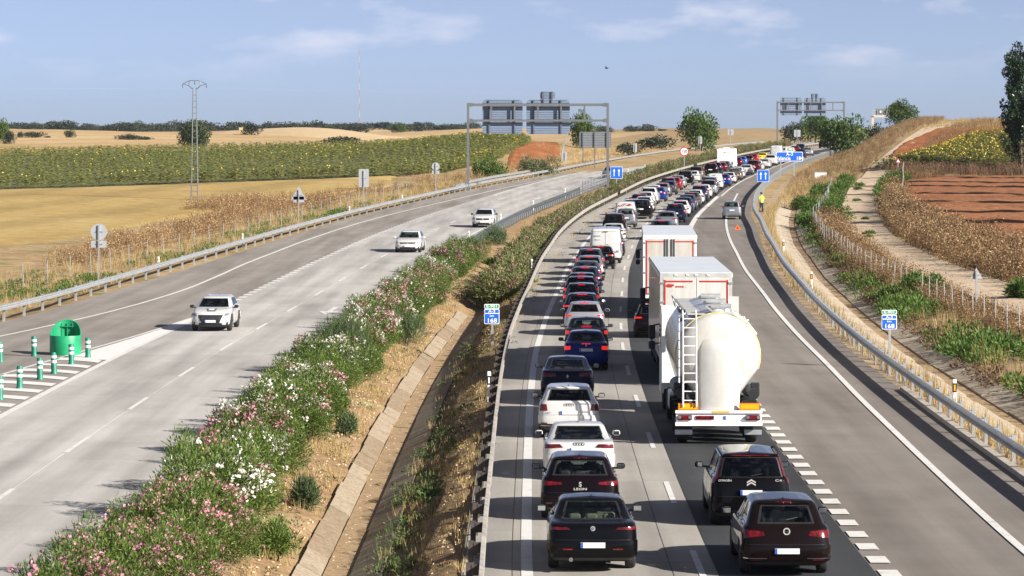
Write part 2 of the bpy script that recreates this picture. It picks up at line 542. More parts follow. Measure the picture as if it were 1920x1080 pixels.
MAT['ditch_pale'] = surface('pale_ditch_lining', [(.3, (.42,.335,.24)), (.6, (.55,.47,.36)), (.75, (.47,.38,.27))], .5, 6, None, .9, .6, .35)
MAT['sand'] = surface('ditch_sand', [(.3, (.36,.245,.135)), (.7, (.45,.325,.20))], 1.0, 7, None, .95, .7, .4)
MAT['kerb'] = plain('kerb_concrete', (.42,.38,.33), .9, var=.12, scale=3, bmp=.2)
MAT['galv'] = plain('galvanised_steel', (.47,.49,.50), .42, .55, var=.14, scale=3)
MAT['galv_pale'] = plain('pale_galvanised_steel', (.60,.60,.57), .45, .35, var=.12, scale=3)
MAT['galv_dark'] = plain('weathered_steel', (.16,.18,.20), .5, .4, var=.15)
MAT['gantry_steel'] = plain('gantry_steel', (.145,.15,.16), .55, .1, var=.1)
MAT['pylon_steel'] = plain('pylon_steel', (.13,.14,.15), .55, .1, var=.1)
MAT['sign_back'] = plain('sign_back_grey', (.36,.38,.41), .6, .0, var=.05)
MAT['panel_back'] = plain('gantry_panel_back', (.185,.24,.335), .6, .0, var=.05)
MAT['panel_rib'] = plain('gantry_panel_rib', (.095,.127,.187), .6, .0)
MAT['blue'] = plain('sign_blue', (.012,.13,.62), .4, var=.03)
MAT['sign_green'] = plain('sign_green', (.01,.30,.16), .4, var=.03)
MAT['white'] = plain('white_enamel', (.82,.82,.82), .4, var=.03)
MAT['black'] = plain('black_plastic', (.018,.018,.020), .5, var=.2)
MAT['blackgloss'] = plain('black_gloss_trim', (.012,.012,.014), .15, coat=.5, var=.1)
MAT['red'] = plain('sign_red', (.55,.02,.03), .4, var=.04)
MAT['green_plastic'] = plain('green_plastic', (.008,.27,.115), .45, var=.16, scale=2.5)
MAT['teal_plastic'] = plain('teal_plastic', (.008,.18,.115), .5, var=.22, scale=5)
MAT['amber'] = plain('amber_reflector', (.85,.42,.01), .3, var=.05)
MAT['orange_plate'] = plain('orange_marker_plate', (.85,.20,.01), .4, var=.04)
MAT['wood'] = plain('weathered_wood', (.22,.19,.17), .9, var=.3, scale=5, bmp=.4)
MAT['beige'] = plain('beige_render', (.55,.48,.38), .8, var=.05)
MAT['tyre'] = plain('tyre_rubber', (.022,.022,.022), .8, var=.2, scale=12)
MAT['alloy'] = plain('alloy_wheel', (.48,.49,.50), .3, .8, var=.05)
MAT['under'] = plain('underbody', (.014,.013,.012), .9, var=.2)
MAT['chrome'] = plain('chrome', (.80,.80,.82), .12, 1.0, var=.02)
MAT['plate'] = plain('number_plate', (.80,.80,.78), .35, var=.02)
MAT['plate_blue'] = plain('plate_band', (.02,.10,.55), .35, var=.02)
MAT['lens_red'] = plain('tail_lamp_lens', (.115,.005,.008), .15, coat=.5, var=.7, scale=9)
MAT['lens_lit'] = emissive('tail_lamp_lit', (1, .035, .012), (.40, .01, .012), .42)
MAT['brake_lit'] = emissive('brake_lamp_lit', (1, .01, .04), (.40, .01, .02), .45)
MAT['lens_amber'] = emissive('indicator_lens', (1, .35, .05), (.7, .25, .03), .5)
MAT['lens_clear'] = plain('headlamp_lens', (.24,.26,.29), .08, .3, .8, var=.4, scale=16)
MAT['glass'] = glassmat('car_glass', (.36, .42, .40), .02)
MAT['glass_dark'] = glassmat('privacy_glass', (.05, .06, .07), .02)
MAT['cream'] = plain('cream_leather', (.52,.47,.34), .6, var=.06)
MAT['seat_dark'] = plain('charcoal_upholstery', (.035,.035,.038), .8, var=.1)
MAT['seat_grey'] = plain('grey_upholstery', (.12,.12,.12), .8, var=.1)
MAT['card'] = plain('white_card', (.62,.66,.62), .7, var=.1, scale=20)
MAT['hiviz'] = plain('hi_vis_fabric', (.50,.70,.03), .7, var=.05)
MAT['skin'] = plain('skin', (.45,.26,.18), .6, var=.05)
MAT['hair'] = plain('dark_hair', (.02,.015,.012), .7)
MAT['denim'] = plain('dark_trousers', (.02,.025,.04), .85)
MAT['yellow_line'] = plain('faded_yellow_seam', (.62,.52,.22), .6, var=.2)
MAT['trailer_side'] = plain('trailer_side_skin', (.36,.32,.29), .35, .15, coat=.2, var=.12, scale=.6)
MAT['trailer_white'] = plain('trailer_white', (.62,.62,.61), .35, var=.03, scale=1.5)
MAT['trailer_cream'] = plain('trailer_offwhite', (.58,.56,.52), .35, var=.04, scale=1.5)
MAT['trailer_roof'] = plain('trailer_roof', (.58,.62,.67), .5, var=.06, scale=1)
MAT['tank'] = plain('tank_white', (.58,.575,.54), .3, coat=.3, var=.04, scale=.8)
MAT['tape_red'] = plain('red_reflective_tape', (.48,.03,.02), .4, var=.08)
MAT['truck_black'] = plain('chassis_black', (.025,.026,.028), .6, var=.25)
MAT['stone_yellow'] = plain('yellow_masonry', (.60,.42,.18), .9, var=.1)
MAT['roof_tile'] = plain('clay_roof', (.36,.16,.09), .9, var=.15)
MAT['bird'] = plain('dark_feathers', (.02,.02,.022), .8)
MAT['bark'] = plain('bark', (.10,.075,.05), .95, var=.3, scale=4, bmp=.5)
MAT['stem'] = plain('dry_stem', (.28,.17,.08), .95, var=.2)

MAT['oleander'] = leafmat('oleander_leaf', (.048,.092,.018), (.165,.235,.048), .45, .32, (.30,.35,.11))
MAT['oleander_far'] = leafmat('oleander_leaf_dull', (.09,.12,.04), (.21,.23,.08), .55, .3, (.36,.28,.15))
MAT['pink'] = leafmat('pink_petals', (.56,.18,.27), (.76,.40,.47), .6, .3)
MAT['palepink'] = leafmat('faded_pink_petals', (.48,.22,.24), (.66,.38,.38), .7, .3)
MAT['whitepetal'] = leafmat('white_petals', (.72,.66,.60), (.88,.86,.80), .6, .3)
MAT['drybrown'] = leafmat('dry_thistle', (.145,.085,.043), (.335,.212,.105), .85, .2, (.53,.385,.21))
MAT['drygold'] = leafmat('dry_grass_blades', (.36,.25,.11), (.55,.42,.21), .85, .3)
MAT['weed'] = leafmat('green_weed', (.045,.10,.018), (.13,.21,.04), .6, .3, (.20,.27,.07))
MAT['weed_dull'] = leafmat('grey_green_weed', (.07,.10,.04), (.16,.18,.08), .6, .25)
MAT['weed_brown'] = leafmat('withered_weed', (.10,.065,.04), (.24,.15,.09), .8, .2)
MAT['broom'] = leafmat('broom_needles', (.05,.09,.035), (.15,.20,.09), .6, .25)
MAT['sunleaf'] = leafmat('sunflower_leaf', (.12,.14,.038), (.27,.28,.095), .65, .4)
MAT['sunhead'] = leafmat('sunflower_head', (.40,.31,.05), (.66,.50,.06), .6, .2)
MAT['oak'] = leafmat('holm_oak_leaf', (.018,.034,.012), (.060,.085,.032), .55, .12)
MAT['oak_far'] = leafmat('far_oak_leaf', (.024,.036,.022), (.060,.080,.048), .6, .1)
MAT['treegreen'] = leafmat('tree_leaf', (.035,.075,.014), (.11,.175,.035), .55, .22)
MAT['poplar'] = leafmat('poplar_leaf', (.015,.042,.016), (.055,.10,.045), .35, .15, (.16,.21,.16))
MAT['greybush'] = leafmat('olive_grey_leaf', (.09,.11,.05), (.21,.23,.12), .6, .2)

def grimy(name, col, rough, streak=.16, coat=.0):
    """painted sheet metal with dirt streaks running down"""
    m, n, l, b = _nodes(name)
    g = n.new('ShaderNodeTexCoord').outputs['Object']
    f = noise(n, l, g, 1.0, 6, .65, (3.0, 3.0, .35))
    c = ramp(n, l, f, [(.35, tuple(q * (1 - streak) * w for q, w in zip(col, (1, .97, .90)))), (.62, col)])
    f2 = noise(n, l, g, 7.0, 5, .7)
    c = mixc(n, l, c, ramp(n, l, f2, [(.3, (.93, .92, .90)), (.6, (1, 1, 1))]), 1.0, 'MULTIPLY')
    l.new(c, b.inputs['Base Color']); b.inputs['Roughness'].default_value = rough
    b.inputs['Coat Weight'].default_value = coat
    return m
MAT['tank'] = grimy('tank_white', (.60,.60,.585), .3, .10, .3)
MAT['trailer_white'] = grimy('trailer_white', (.64,.64,.63), .38, .14)
MAT['trailer_cream'] = grimy('trailer_offwhite', (.60,.575,.535), .38, .16)
MAT['trailer_side'] = grimy('trailer_side_skin', (.36,.32,.29), .35, .25, .2)

def mirrormat():
    m, n, l, b = _nodes('mirror_glass')
    b.inputs['Base Color'].default_value = (.75, .80, .85, 1); b.inputs['Metallic'].default_value = 1; b.inputs['Roughness'].default_value = .05
    return m
MAT['mirror'] = mirrormat()
# ------------------------------------------------------------------ ground sheet
def np_mesh(name, V, F, mats, smooth=False, mi=None, tint=None):
    """V (n,3), F (m,3 or 4) arrays"""
    me = bpy.data.meshes.new(name)
    V = np.asarray(V, np.float32); F = np.asarray(F, np.int32)
    k = F.shape[1]
    me.vertices.add(len(V)); me.vertices.foreach_set('co', V.ravel())
    me.loops.add(F.size); me.loops.foreach_set('vertex_index', F.ravel())
    me.polygons.add(len(F))
    me.polygons.foreach_set('loop_start', np.arange(0, F.size, k, dtype=np.int32))
    me.polygons.foreach_set('loop_total', np.full(len(F), k, np.int32))
    if not isinstance(mats, (list, tuple)): mats = [mats]
    for m in mats: me.materials.append(m)
    if mi is not None: me.polygons.foreach_set('material_index', np.asarray(mi, np.int32))
    if smooth: me.polygons.foreach_set('use_smooth', np.ones(len(F), bool))
    me.update(calc_edges=True)
    if tint is not None:
        a = me.attributes.new('tint', 'FLOAT', 'POINT')
        a.data.foreach_set('value', np.asarray(tint, np.float32))
    return me

def grid_faces(n, m):
    i, j = np.meshgrid(np.arange(n - 1), np.arange(m - 1), indexing='ij')
    a = (i * m + j).ravel()
    return np.stack([a, a + 1, a + m + 1, a + m], 1)

_yr = np.concatenate([np.arange(-60, 60, 10), np.arange(60, 260, 2.0), np.arange(260, 420, 4), np.arange(420, 720, 6),
                      np.arange(720, 1500, 15), np.linspace(1500, 4000, 50), np.linspace(4200, 9000, 10)])
_oc = np.array(sorted(set([-4200,-2500,-1600,-1100,-800,-600,-480,-380,-300,-240,-200,-170,-150,-135,-120,-108,-97,-87,-78,-70,-63,-57,-52,-47,-43,-39,-36,-33,-30.5,-29,-28,-27,-26.4,
    -25.7,-25.2,-8.7,-8.1,-7.5,-6.9,-6.3,-5.8,-5.3,-4.95,-4.65,-4.3,-3.95,-3.5,-3.1,-2.6,-2.1,-1.6,-1.15,13.1,13.5,14,14.35,14.7,15.15,15.6,16.1,16.7,17.3,17.9,18.5,19.5,20.5,22,23.5,25,27,29,31,33.5,36,39,42,46,50,55,61,68,76,85,95,110,130,160,200,260,340,450,600,850,1200,1800,2800,4200])))
_OO, _YY = np.meshgrid(_oc, _yr)
# far away the sheet stops following the bend
_XXg = _OO + X0(np.minimum(_YY, 900))
_V = np.stack([_XXg, _YY, gz(_XXg, _YY) - .04], -1)
_oo = _XXg - X0(_YY)
_rough = (np.abs(_OO) < 60) & ((_OO < -26) | ((_OO > -8) & (_OO < -1.5)) | (_OO > 17))
_V[..., 2] += np.where(_rough, RNG.normal(0, .05, _OO.shape), 0)
_F = grid_faces(*_OO.shape)
_cx = (_OO[:-1, :-1] + _OO[1:, 1:]).ravel() / 2
_mi = np.where((_cx > -8.7) & (_cx < -1.15), 1, np.where((_cx > 13) & (_cx < 17.2), 2, 0))
ground = link('ground', np_mesh('ground', _V.reshape(-1, 3), _F, [MAT['ground'], MAT['median_soil'], MAT['verge']], True, _mi))
tag(ground, kind='structure')

# ------------------------------------------------------------------ sheets that follow the road
ROADY = np.concatenate([np.arange(-40, 56, 8.0), np.arange(56, 300, 2.0), np.arange(300, 940, 5.0)])
def ys_between(y0, y1):
    q = ROADY[(ROADY > y0 + .01) & (ROADY < y1 - .01)]
    return np.concatenate([[y0], q, [y1]])
def ofun(o):
    if callable(o): return o
    if isinstance(o, (list, tuple)):
        k = np.array(o, float)
        return lambda y: pchip(k[:, 0], k[:, 1], np.clip(y, k[0, 0], k[-1, 0])) if len(k) > 2 else np.interp(y, k[:, 0], k[:, 1])
    return lambda y: np.full_like(np.asarray(y, float), o)
def strip(name, o0, o1, y0, y1, dz, mat, parent=None, kind=None, cols=2, ys=None):
    ys = ys_between(y0, y1) if ys is None else ys
    a, b = ofun(o0)(ys), ofun(o1)(ys)
    base = X0(ys); z = zp(ys) + dz
    P = np.stack([np.stack([base + a + (b - a) * t, ys, z], -1) for t in np.linspace(0, 1, cols)], 1)
    me = np_mesh(name, P.reshape(-1, 3), grid_faces(len(ys), cols), mat)
    at = me.attributes.new('off', 'FLOAT', 'POINT')
    at.data.foreach_set('value', np.stack([a + (b - a) * t for t in np.linspace(0, 1, cols)], 1).ravel().astype(np.float32))
    o = link(name, me, parent)
    if kind: o['kind'] = kind
    return o
def slab(name, o0, o1, y0, y1, top, thick, mat, parent):
    mb = MB()
    vs = []
    for zz in (top - thick, top):
        for o_, y_ in ((o0, y0), (o1, y0), (o1, y1), (o0, y1)):
            vs.append((X0s(y_) + o_, y_, float(zp(y_)) + zz))
    mb.add(vs, [(3,2,1,0),(4,5,6,7),(0,1,5,4),(1,2,6,5),(2,3,7,6),(3,0,4,7)])
    me = mb.mesh(name, mat)
    at = me.attributes.new('off', 'FLOAT', 'POINT')
    at.data.foreach_set('value', np.array([o0, o1, o1, o0] * 2, np.float32))
    return link(name, me, parent)

RR_IN = [(-40,-1.35),(100,-1.35),(160,-1.7),(270,-2.7),(380,-2.9),(940,-2.6)]      # inner paved edge, right carriageway
RR_OUT = [(-40,12.95),(245,12.95),(285,12.0),(325,11.3),(370,11.1),(940,10.6)]      # outer paved edge
RAIL_R = [(-40,13.25),(90,13.25),(150,13.45),(197,13.6),(245,13.4),(285,12.35),(323,11.7),(370,11.5),(482,10.9),(940,10.9)]
AUX_LINE = [(-40,10.7),(64,10.73),(100,11.1),(127,11.4),(165,11.35),(216,10.9),(270,10.1),(308,9.6),(335,9.2)]
MAIN_OUT = 7.75

right_road = strip('road', RR_IN, RR_OUT, -40, 930, .0, MAT['asphalt_brown'], kind='structure')
# far concrete part as one sheet, near part as slabs
strip('concrete_surface', lambda y: ofun(RR_IN)(y) + .05, 3.9, 260, 930, .006, MAT['concrete_road'], right_road)
y = 30.0
while y < 260:
    y1 = min(260, y + 5.0)
    ym = (y + y1) / 2
    slab('concrete_slab', float(ofun(RR_IN)(np.array([ym]))[0]) + .05, -.32, y + .012, y1 - .012, .012, .08, MAT['concrete_road'], right_road)
    slab('concrete_slab', -.30, 2.98, y + .012, y1 - .012, .012, .08, MAT['concrete_road'], right_road)
    slab('concrete_slab', 3.00, 3.9, y + .012, y1 - .012, .012, .08, MAT['concrete_road'], right_road)
    y = y1
strip('asphalt_lane', 3.92, 7.15, -40, 930, .014, MAT['asphalt_dark'], right_road)

left_road = strip('road', -18.4, -7.75, -40, 930, .0, MAT['concrete_left'], kind='structure')
L_OUT = [(-40,-40),(90,-36),(120,-29.6),(150,-25.3),(172,-24.6),(220,-23.3),(300,-22.4),(350,-21.0),(420,-19.1),(940,-19.0)]
L_SOLID = [(60,-40),(100,-29.5),(118,-26.2),(137,-23.6),(155,-21.7),(177,-20.75),(204,-21.0),(252,-20.8),(300,-19.7),(350,-18.3),(408,-17.0),(470,-16.85),(940,-16.85)]
GORE_L = [(60,-26),(80,-23.5),(100,-21.0),(118,-19.4),(135,-17.9),(150,-16.85)]
ramp_ = strip('exit_ramp', L_OUT, -16.9, 60, 930, .006, MAT['asphalt_ramp'], left_road)
y = 30.0
while y < 250:
    y1 = y + 5.0
    for a, b in ((-16.85, -13.02), (-13.0, -9.2), (-9.18, -7.8)):
        slab('concrete_slab', a, b, y + .01, y1 - .01, .012, .08, MAT['concrete_left'], left_road)
    y = y1

# ------------------------------------------------------------------ markings (children of the road they are painted on)
def line(o, y0, y1, w, parent, name='edge_line', dz=.022, mat='line'):
    f = ofun(o)
    return strip(name, lambda y: f(y) - w / 2, lambda y: f(y) + w / 2, y0, y1, dz, MAT[mat], parent)
line(0.0, -40, 930, .24, right_road)
line(MAIN_OUT, 326, 930, .2, right_road)
line(AUX_LINE, -40, 335, .2, right_road)
P_R = 13.05
y0 = 75.2 - 4 * P_R
k = 0
while y0 < 700:
    line(3.58, y0, y0 + 4.6, .13 if y0 > 300 else .14, right_road, 'lane_dash')
    y0 += P_R
y0 = 30.0
while y0 < 235:
    line(7.42, y0, y0 + 1.0, .42, right_road, 'merge_dash')
    y0 += 2.05
line(7.42, 235, 326, .42, right_road, 'merge_line')

line(-16.75, -40, 150, .26, left_road)
line(-9.35, -40, 930, .18, left_road)
line(L_SOLID, 60, 930, .2, left_road)
line([(60,-26),(80,-23.5),(100,-21.0),(118,-19.4),(135,-17.9),(150,-16.95)], 60, 150, .16, left_road)
y0 = 80.3 - 4.5 * 13.35
while y0 < 700:
    line(-13.0, y0, y0 + 4.6, .14, left_road, 'lane_dash')
    y0 += 13.35
y0 = 152.0
while y0 < 330:
    line(-16.72, y0, y0 + 1.15, .42, left_road, 'merge_dash')
    y0 += 2.2
line(-16.72, 330, 405, .3, left_road, 'merge_line')
# solid nose of the gore and its slanted stripes
strip('gore_nose', [(122,-18.7),(135,-17.7),(150,-16.95)], -16.85, 122, 150,   .023, MAT['line_new'], left_road)
gl = ofun(GORE_L)
ystripe = 82.0
while ystripe < 121:
    xl = float(gl(np.array([ystripe + 1.2]))[0]) + .1
    pts = []
    for t in np.linspace(0, 1, 7):
        o_ = -17.0 + (xl + 17.0) * t
        yy = ystripe + 1.6 * (1 - (1 - t) ** 2) * .9
        pts.append((o_, yy))
    mb = MB(); vs = []
    for o_, yy in pts:
        for q in (0, 1.15):
            vs.append((X0s(yy + q) + o_, yy + q, float(zp(yy + q)) + .022))
    mb.add(vs, [(2*i, 2*i+1, 2*i+3, 2*i+2)[::-1] for i in range(len(pts) - 1)])
    mb.build('gore_stripe', MAT['line_new'], left_road)
    ystripe += 2.75
# lane arrow pointing the way of travel, right-hand lane of the left carriageway
def arrow(o, y0, parent, s=1.0, flip=-1):
    mb = MB(); yy = y0
    pts = [(-.09,0),(.09,0),(.09,3.6),(.42,3.6),(0,6.2),(-.42,3.6),(-.09,3.6)]
    vs = [(X0s(y0 + flip * q) + o + flip * p * s, y0 + flip * q, float(zp(y0 + flip * q)) + .024) for p, q in pts]
    mb.add(vs, [(0,1,2,6),(3,4,5)])
    return mb.build('lane_arrow', MAT['line'], parent)
arrow(-10.9, 157.5, left_road, 1.3)
arrow(-10.9, 322, left_road, 1.2)
arrow(-14.6, 322, left_road, 1.2)

# raised kerb under the near part of the right-hand guardrail
kb = MB()
ys = np.arange(40, 108.1, 4.0)
f = ofun(RAIL_R)
prof = [(-.42,-.02),(-.40,.13),(-.2,.14),(-.18,-.02)]
P = np.stack([np.stack([X0(ys) + f(ys) + a, ys, zp(ys) + b], -1) for a, b in prof], 1)
kb.grid(P, 0, True)
kb.build('kerb', MAT['kerb'], right_road)

# ------------------------------------------------------------------ median ditch lining: slab by slab
ditch = strip('ditch_bed', -4.62, -4.0, 45, 166, -1.0, MAT['sand'], kind='structure')
y = 46.0; k = 0
while y < 164:
    L = 2.45 + .5 * ((k * 7) % 5) / 5
    y1 = y + L
    for side in (0, 1):
        mb = MB(); vs = []
        ej = random.uniform(-.03, .03)
        if side == 0: pr = [(-5.14 + ej,-.70 - ej * .5),(-4.66,-.97)]
        else: pr = [(-3.98,-.97),(-3.15,-.57)]
        jig = random.uniform(-.02, .03)
        for zz in (-.08, .03):
            for (o_, z_), yy in ((pr[0], y + .008), (pr[1], y + .008), (pr[1], y1 - .008), (pr[0], y1 - .008)):
                vs.append((X0s(yy) + o_ + jig, yy, float(zp(yy)) + z_ + zz + jig * .6))
        mb.add(vs, [(3,2,1,0),(4,5,6,7),(0,1,5,4),(1,2,6,5),(2,3,7,6),(3,0,4,7)])
        mb.build('lining_slab', MAT['ditch_wet'] if (k * 5 + side * 2) % 7 in (1, 4, 6) else MAT['ditch'], ditch)
    y = y1; k += 1

# right-hand ditch: pale concrete lining, broken into pieces
rditch = strip('ditch_bed', 15.5, 16.15, 45, 330, -.47, MAT['sand'], kind='structure')
y = 50.0; k = 0
def rshift(yy): return float(np.interp(yy, [0, 250, 300, 330, 370], [0, 0, -.5, -1.2, -1.6]))
while y < 330:
    y1 = y + 3.2
    for side in (0, 1):
        mb = MB(); vs = []
        pr = [(14.15,-.13),(15.55,-.46)] if side == 0 else [(16.1,-.46),(17.1,-.24)]
        jig = random.uniform(-.03, .03)
        for zz in (-.08, .04):
            for (o_, z_), yy in ((pr[0], y + .02), (pr[1], y + .02), (pr[1], y1 - .02), (pr[0], y1 - .02)):
                vs.append((X0s(yy) + o_ + jig, yy, float(zp(yy)) + z_ + zz + jig * .5))
        mb.add(vs, [(3,2,1,0),(4,5,6,7),(0,1,5,4),(1,2,6,5),(2,3,7,6),(3,0,4,7)])
        mb.build('lining_slab', MAT['ditch_pale'], rditch)
    y = y1; k += 1

MAT['sunleaf_ground'] = surface('sunflower_understorey', [(.3, (.10,.11,.035)), (.7, (.17,.18,.065))], .3, 2.5, None, .95, .8, .5)
# ------------------------------------------------------------------ fields draped on the terrain
def drape(name, edge_a, edge_b, n, m, mat, dz=.08, jitter=0.0, kind='structure', ridge=None):
    """sheet between two polylines of (x, y)"""
    def res(e):
        e = np.array(e, float); s = np.concatenate([[0], np.cumsum(np.hypot(*np.diff(e, axis=0).T))])
        t = np.linspace(0, s[-1], n)
        return np.stack([np.interp(t, s, e[:, 0]), np.interp(t, s, e[:, 1])], -1)
    A, B = res(edge_a), res(edge_b)
    T = np.linspace(0, 1, m)[None, :, None]
    Q = A[:, None] * (1 - T) + B[:, None] * T
    z = gz(Q[..., 0], Q[..., 1]) + dz
    if jitter: z = z + RNG.normal(0, jitter, z.shape)
    if ridge: z = z + ridge(Q[..., 0], Q[..., 1])
    for sl in ((0, slice(None)), (-1, slice(None)), (slice(None), 0), (slice(None), -1)): z[sl] -= .22   # edges dip into the ground
    V = np.concatenate([Q, z[..., None]], -1).reshape(-1, 3)
    o = link(name, np_mesh(name, V, grid_faces(n, m), MAT[mat], True))
    o['kind'] = kind
    return o
G = ground_at
# stubble field between the roadside weeds and the sunflowers
wheat_near = [(-140, 175), (-60, 190), (-42, 200), (-33.5, 240), (-29, 285), (-22.5, 325), (-14, 372)]
sun_near = [(-150, 322), (-100, 335), (-58, 348), (-40, 365), (-22, 388), (-14.5, 402)]
drape('stubble_field', wheat_near, sun_near, 60, 40, 'wheat', .10, .0)
sun_far = [(-190, 540), (-120, 548), (-90, 556), (-62, 600), (-36, 640), (-6, 700)]
drape('sunflower_soil', sun_near[:-1] + [(-13, 400), (-8, 420), (-1.5, 470), (3, 520)], sun_far, 40, 30, 'sunleaf_ground', .10)
drape('ripe_field', [(-190, 545), (-120, 553), (-92, 561), (-64, 606)], [(-215, 640), (-140, 650), (-110, 655), (-68, 660)], 30, 12, 'wheat', .12)
drape('tan_field', [(-1200, 600), (-380, 640), (-216, 648), (-110, 664), (-64, 640), (-30, 690), (10, 760)], [(-2200, 1900), (-1100, 1900), (-600, 1900), (-300, 1900), (-100, 1900), (40, 1900), (150, 1900)], 90, 90, 'tan_field', .15)
drape('pale_field', [(-88, 880), (-74, 880), (-60, 885), (-46, 890), (-40, 900)], [(-84, 1150), (-70, 1120), (-58, 1120), (-46, 1130), (-38, 1140)], 24, 24, 'pale_field', .30)
# red soil beside the sunflowers, behind the left gantry
drape('red_soil_patch', [(-1, 432), (3, 452), (7.4, 475)], [(0, 530), (4, 545), (8.6, 560)], 16, 16, 'red_soil', .16, .03)
# bank with dry grass behind the left carriageway, far part
drape('dry_bank', [(-9.5, 385), (0, 425), (12, 480), (28, 560), (50, 650)], [(-4, 415), (6, 470), (14, 560), (30, 640), (45, 720)], 40, 20, 'tan_field', .07)
# ploughed fields on the right
drape('ploughed_field', [(31.5, 205), (32.5, 250), (36, 300), (42.5, 345), (49, 384)], [(110, 190), (112, 250), (112, 300), (114, 345), (116, 388)], 70, 60, 'orange_soil', .14, .05,
      ridge=lambda x, y: .10 * np.sin(y * 2 * pi / 5.2 + .3 * np.sin(x / 6)))
drape('red_bank', [(50.5, 418), (56.5, 447), (63, 470), (68, 486)], [(58.5, 420), (63, 444), (76, 470), (88, 490)], 26, 26, 'red_soil', .16, .05)
# dirt track
TRACK = [(60,24.5),(140,24.3),(165,23.6),(231,21.2),(308,22.4),(370,23.6),(400,24.6),(440,27.5),(480,30.6),(520,33.5)]
ty = np.concatenate([np.arange(60, 521, 4.0)])
to = pchip(*np.array(TRACK, float).T, ty)
P = []
for t in np.linspace(-1.75, 1.75, 5):
    xx = X0(ty) + to + t
    P.append(np.stack([xx, ty, gz(xx, ty) + .10 - .04 * (abs(abs(t) - .9) < .3)], -1))
P = np.stack(P, 1)
track = link('dirt_track', np_mesh('dirt_track', P.reshape(-1, 3), grid_faces(len(ty), 5), MAT['track'], True))
track['kind'] = 'structure'
# ------------------------------------------------------------------ cars
UK = np.array([0, .07, .13, .18, .22, .28, .51, .74, .80, .85, .89, .94, 1.0])

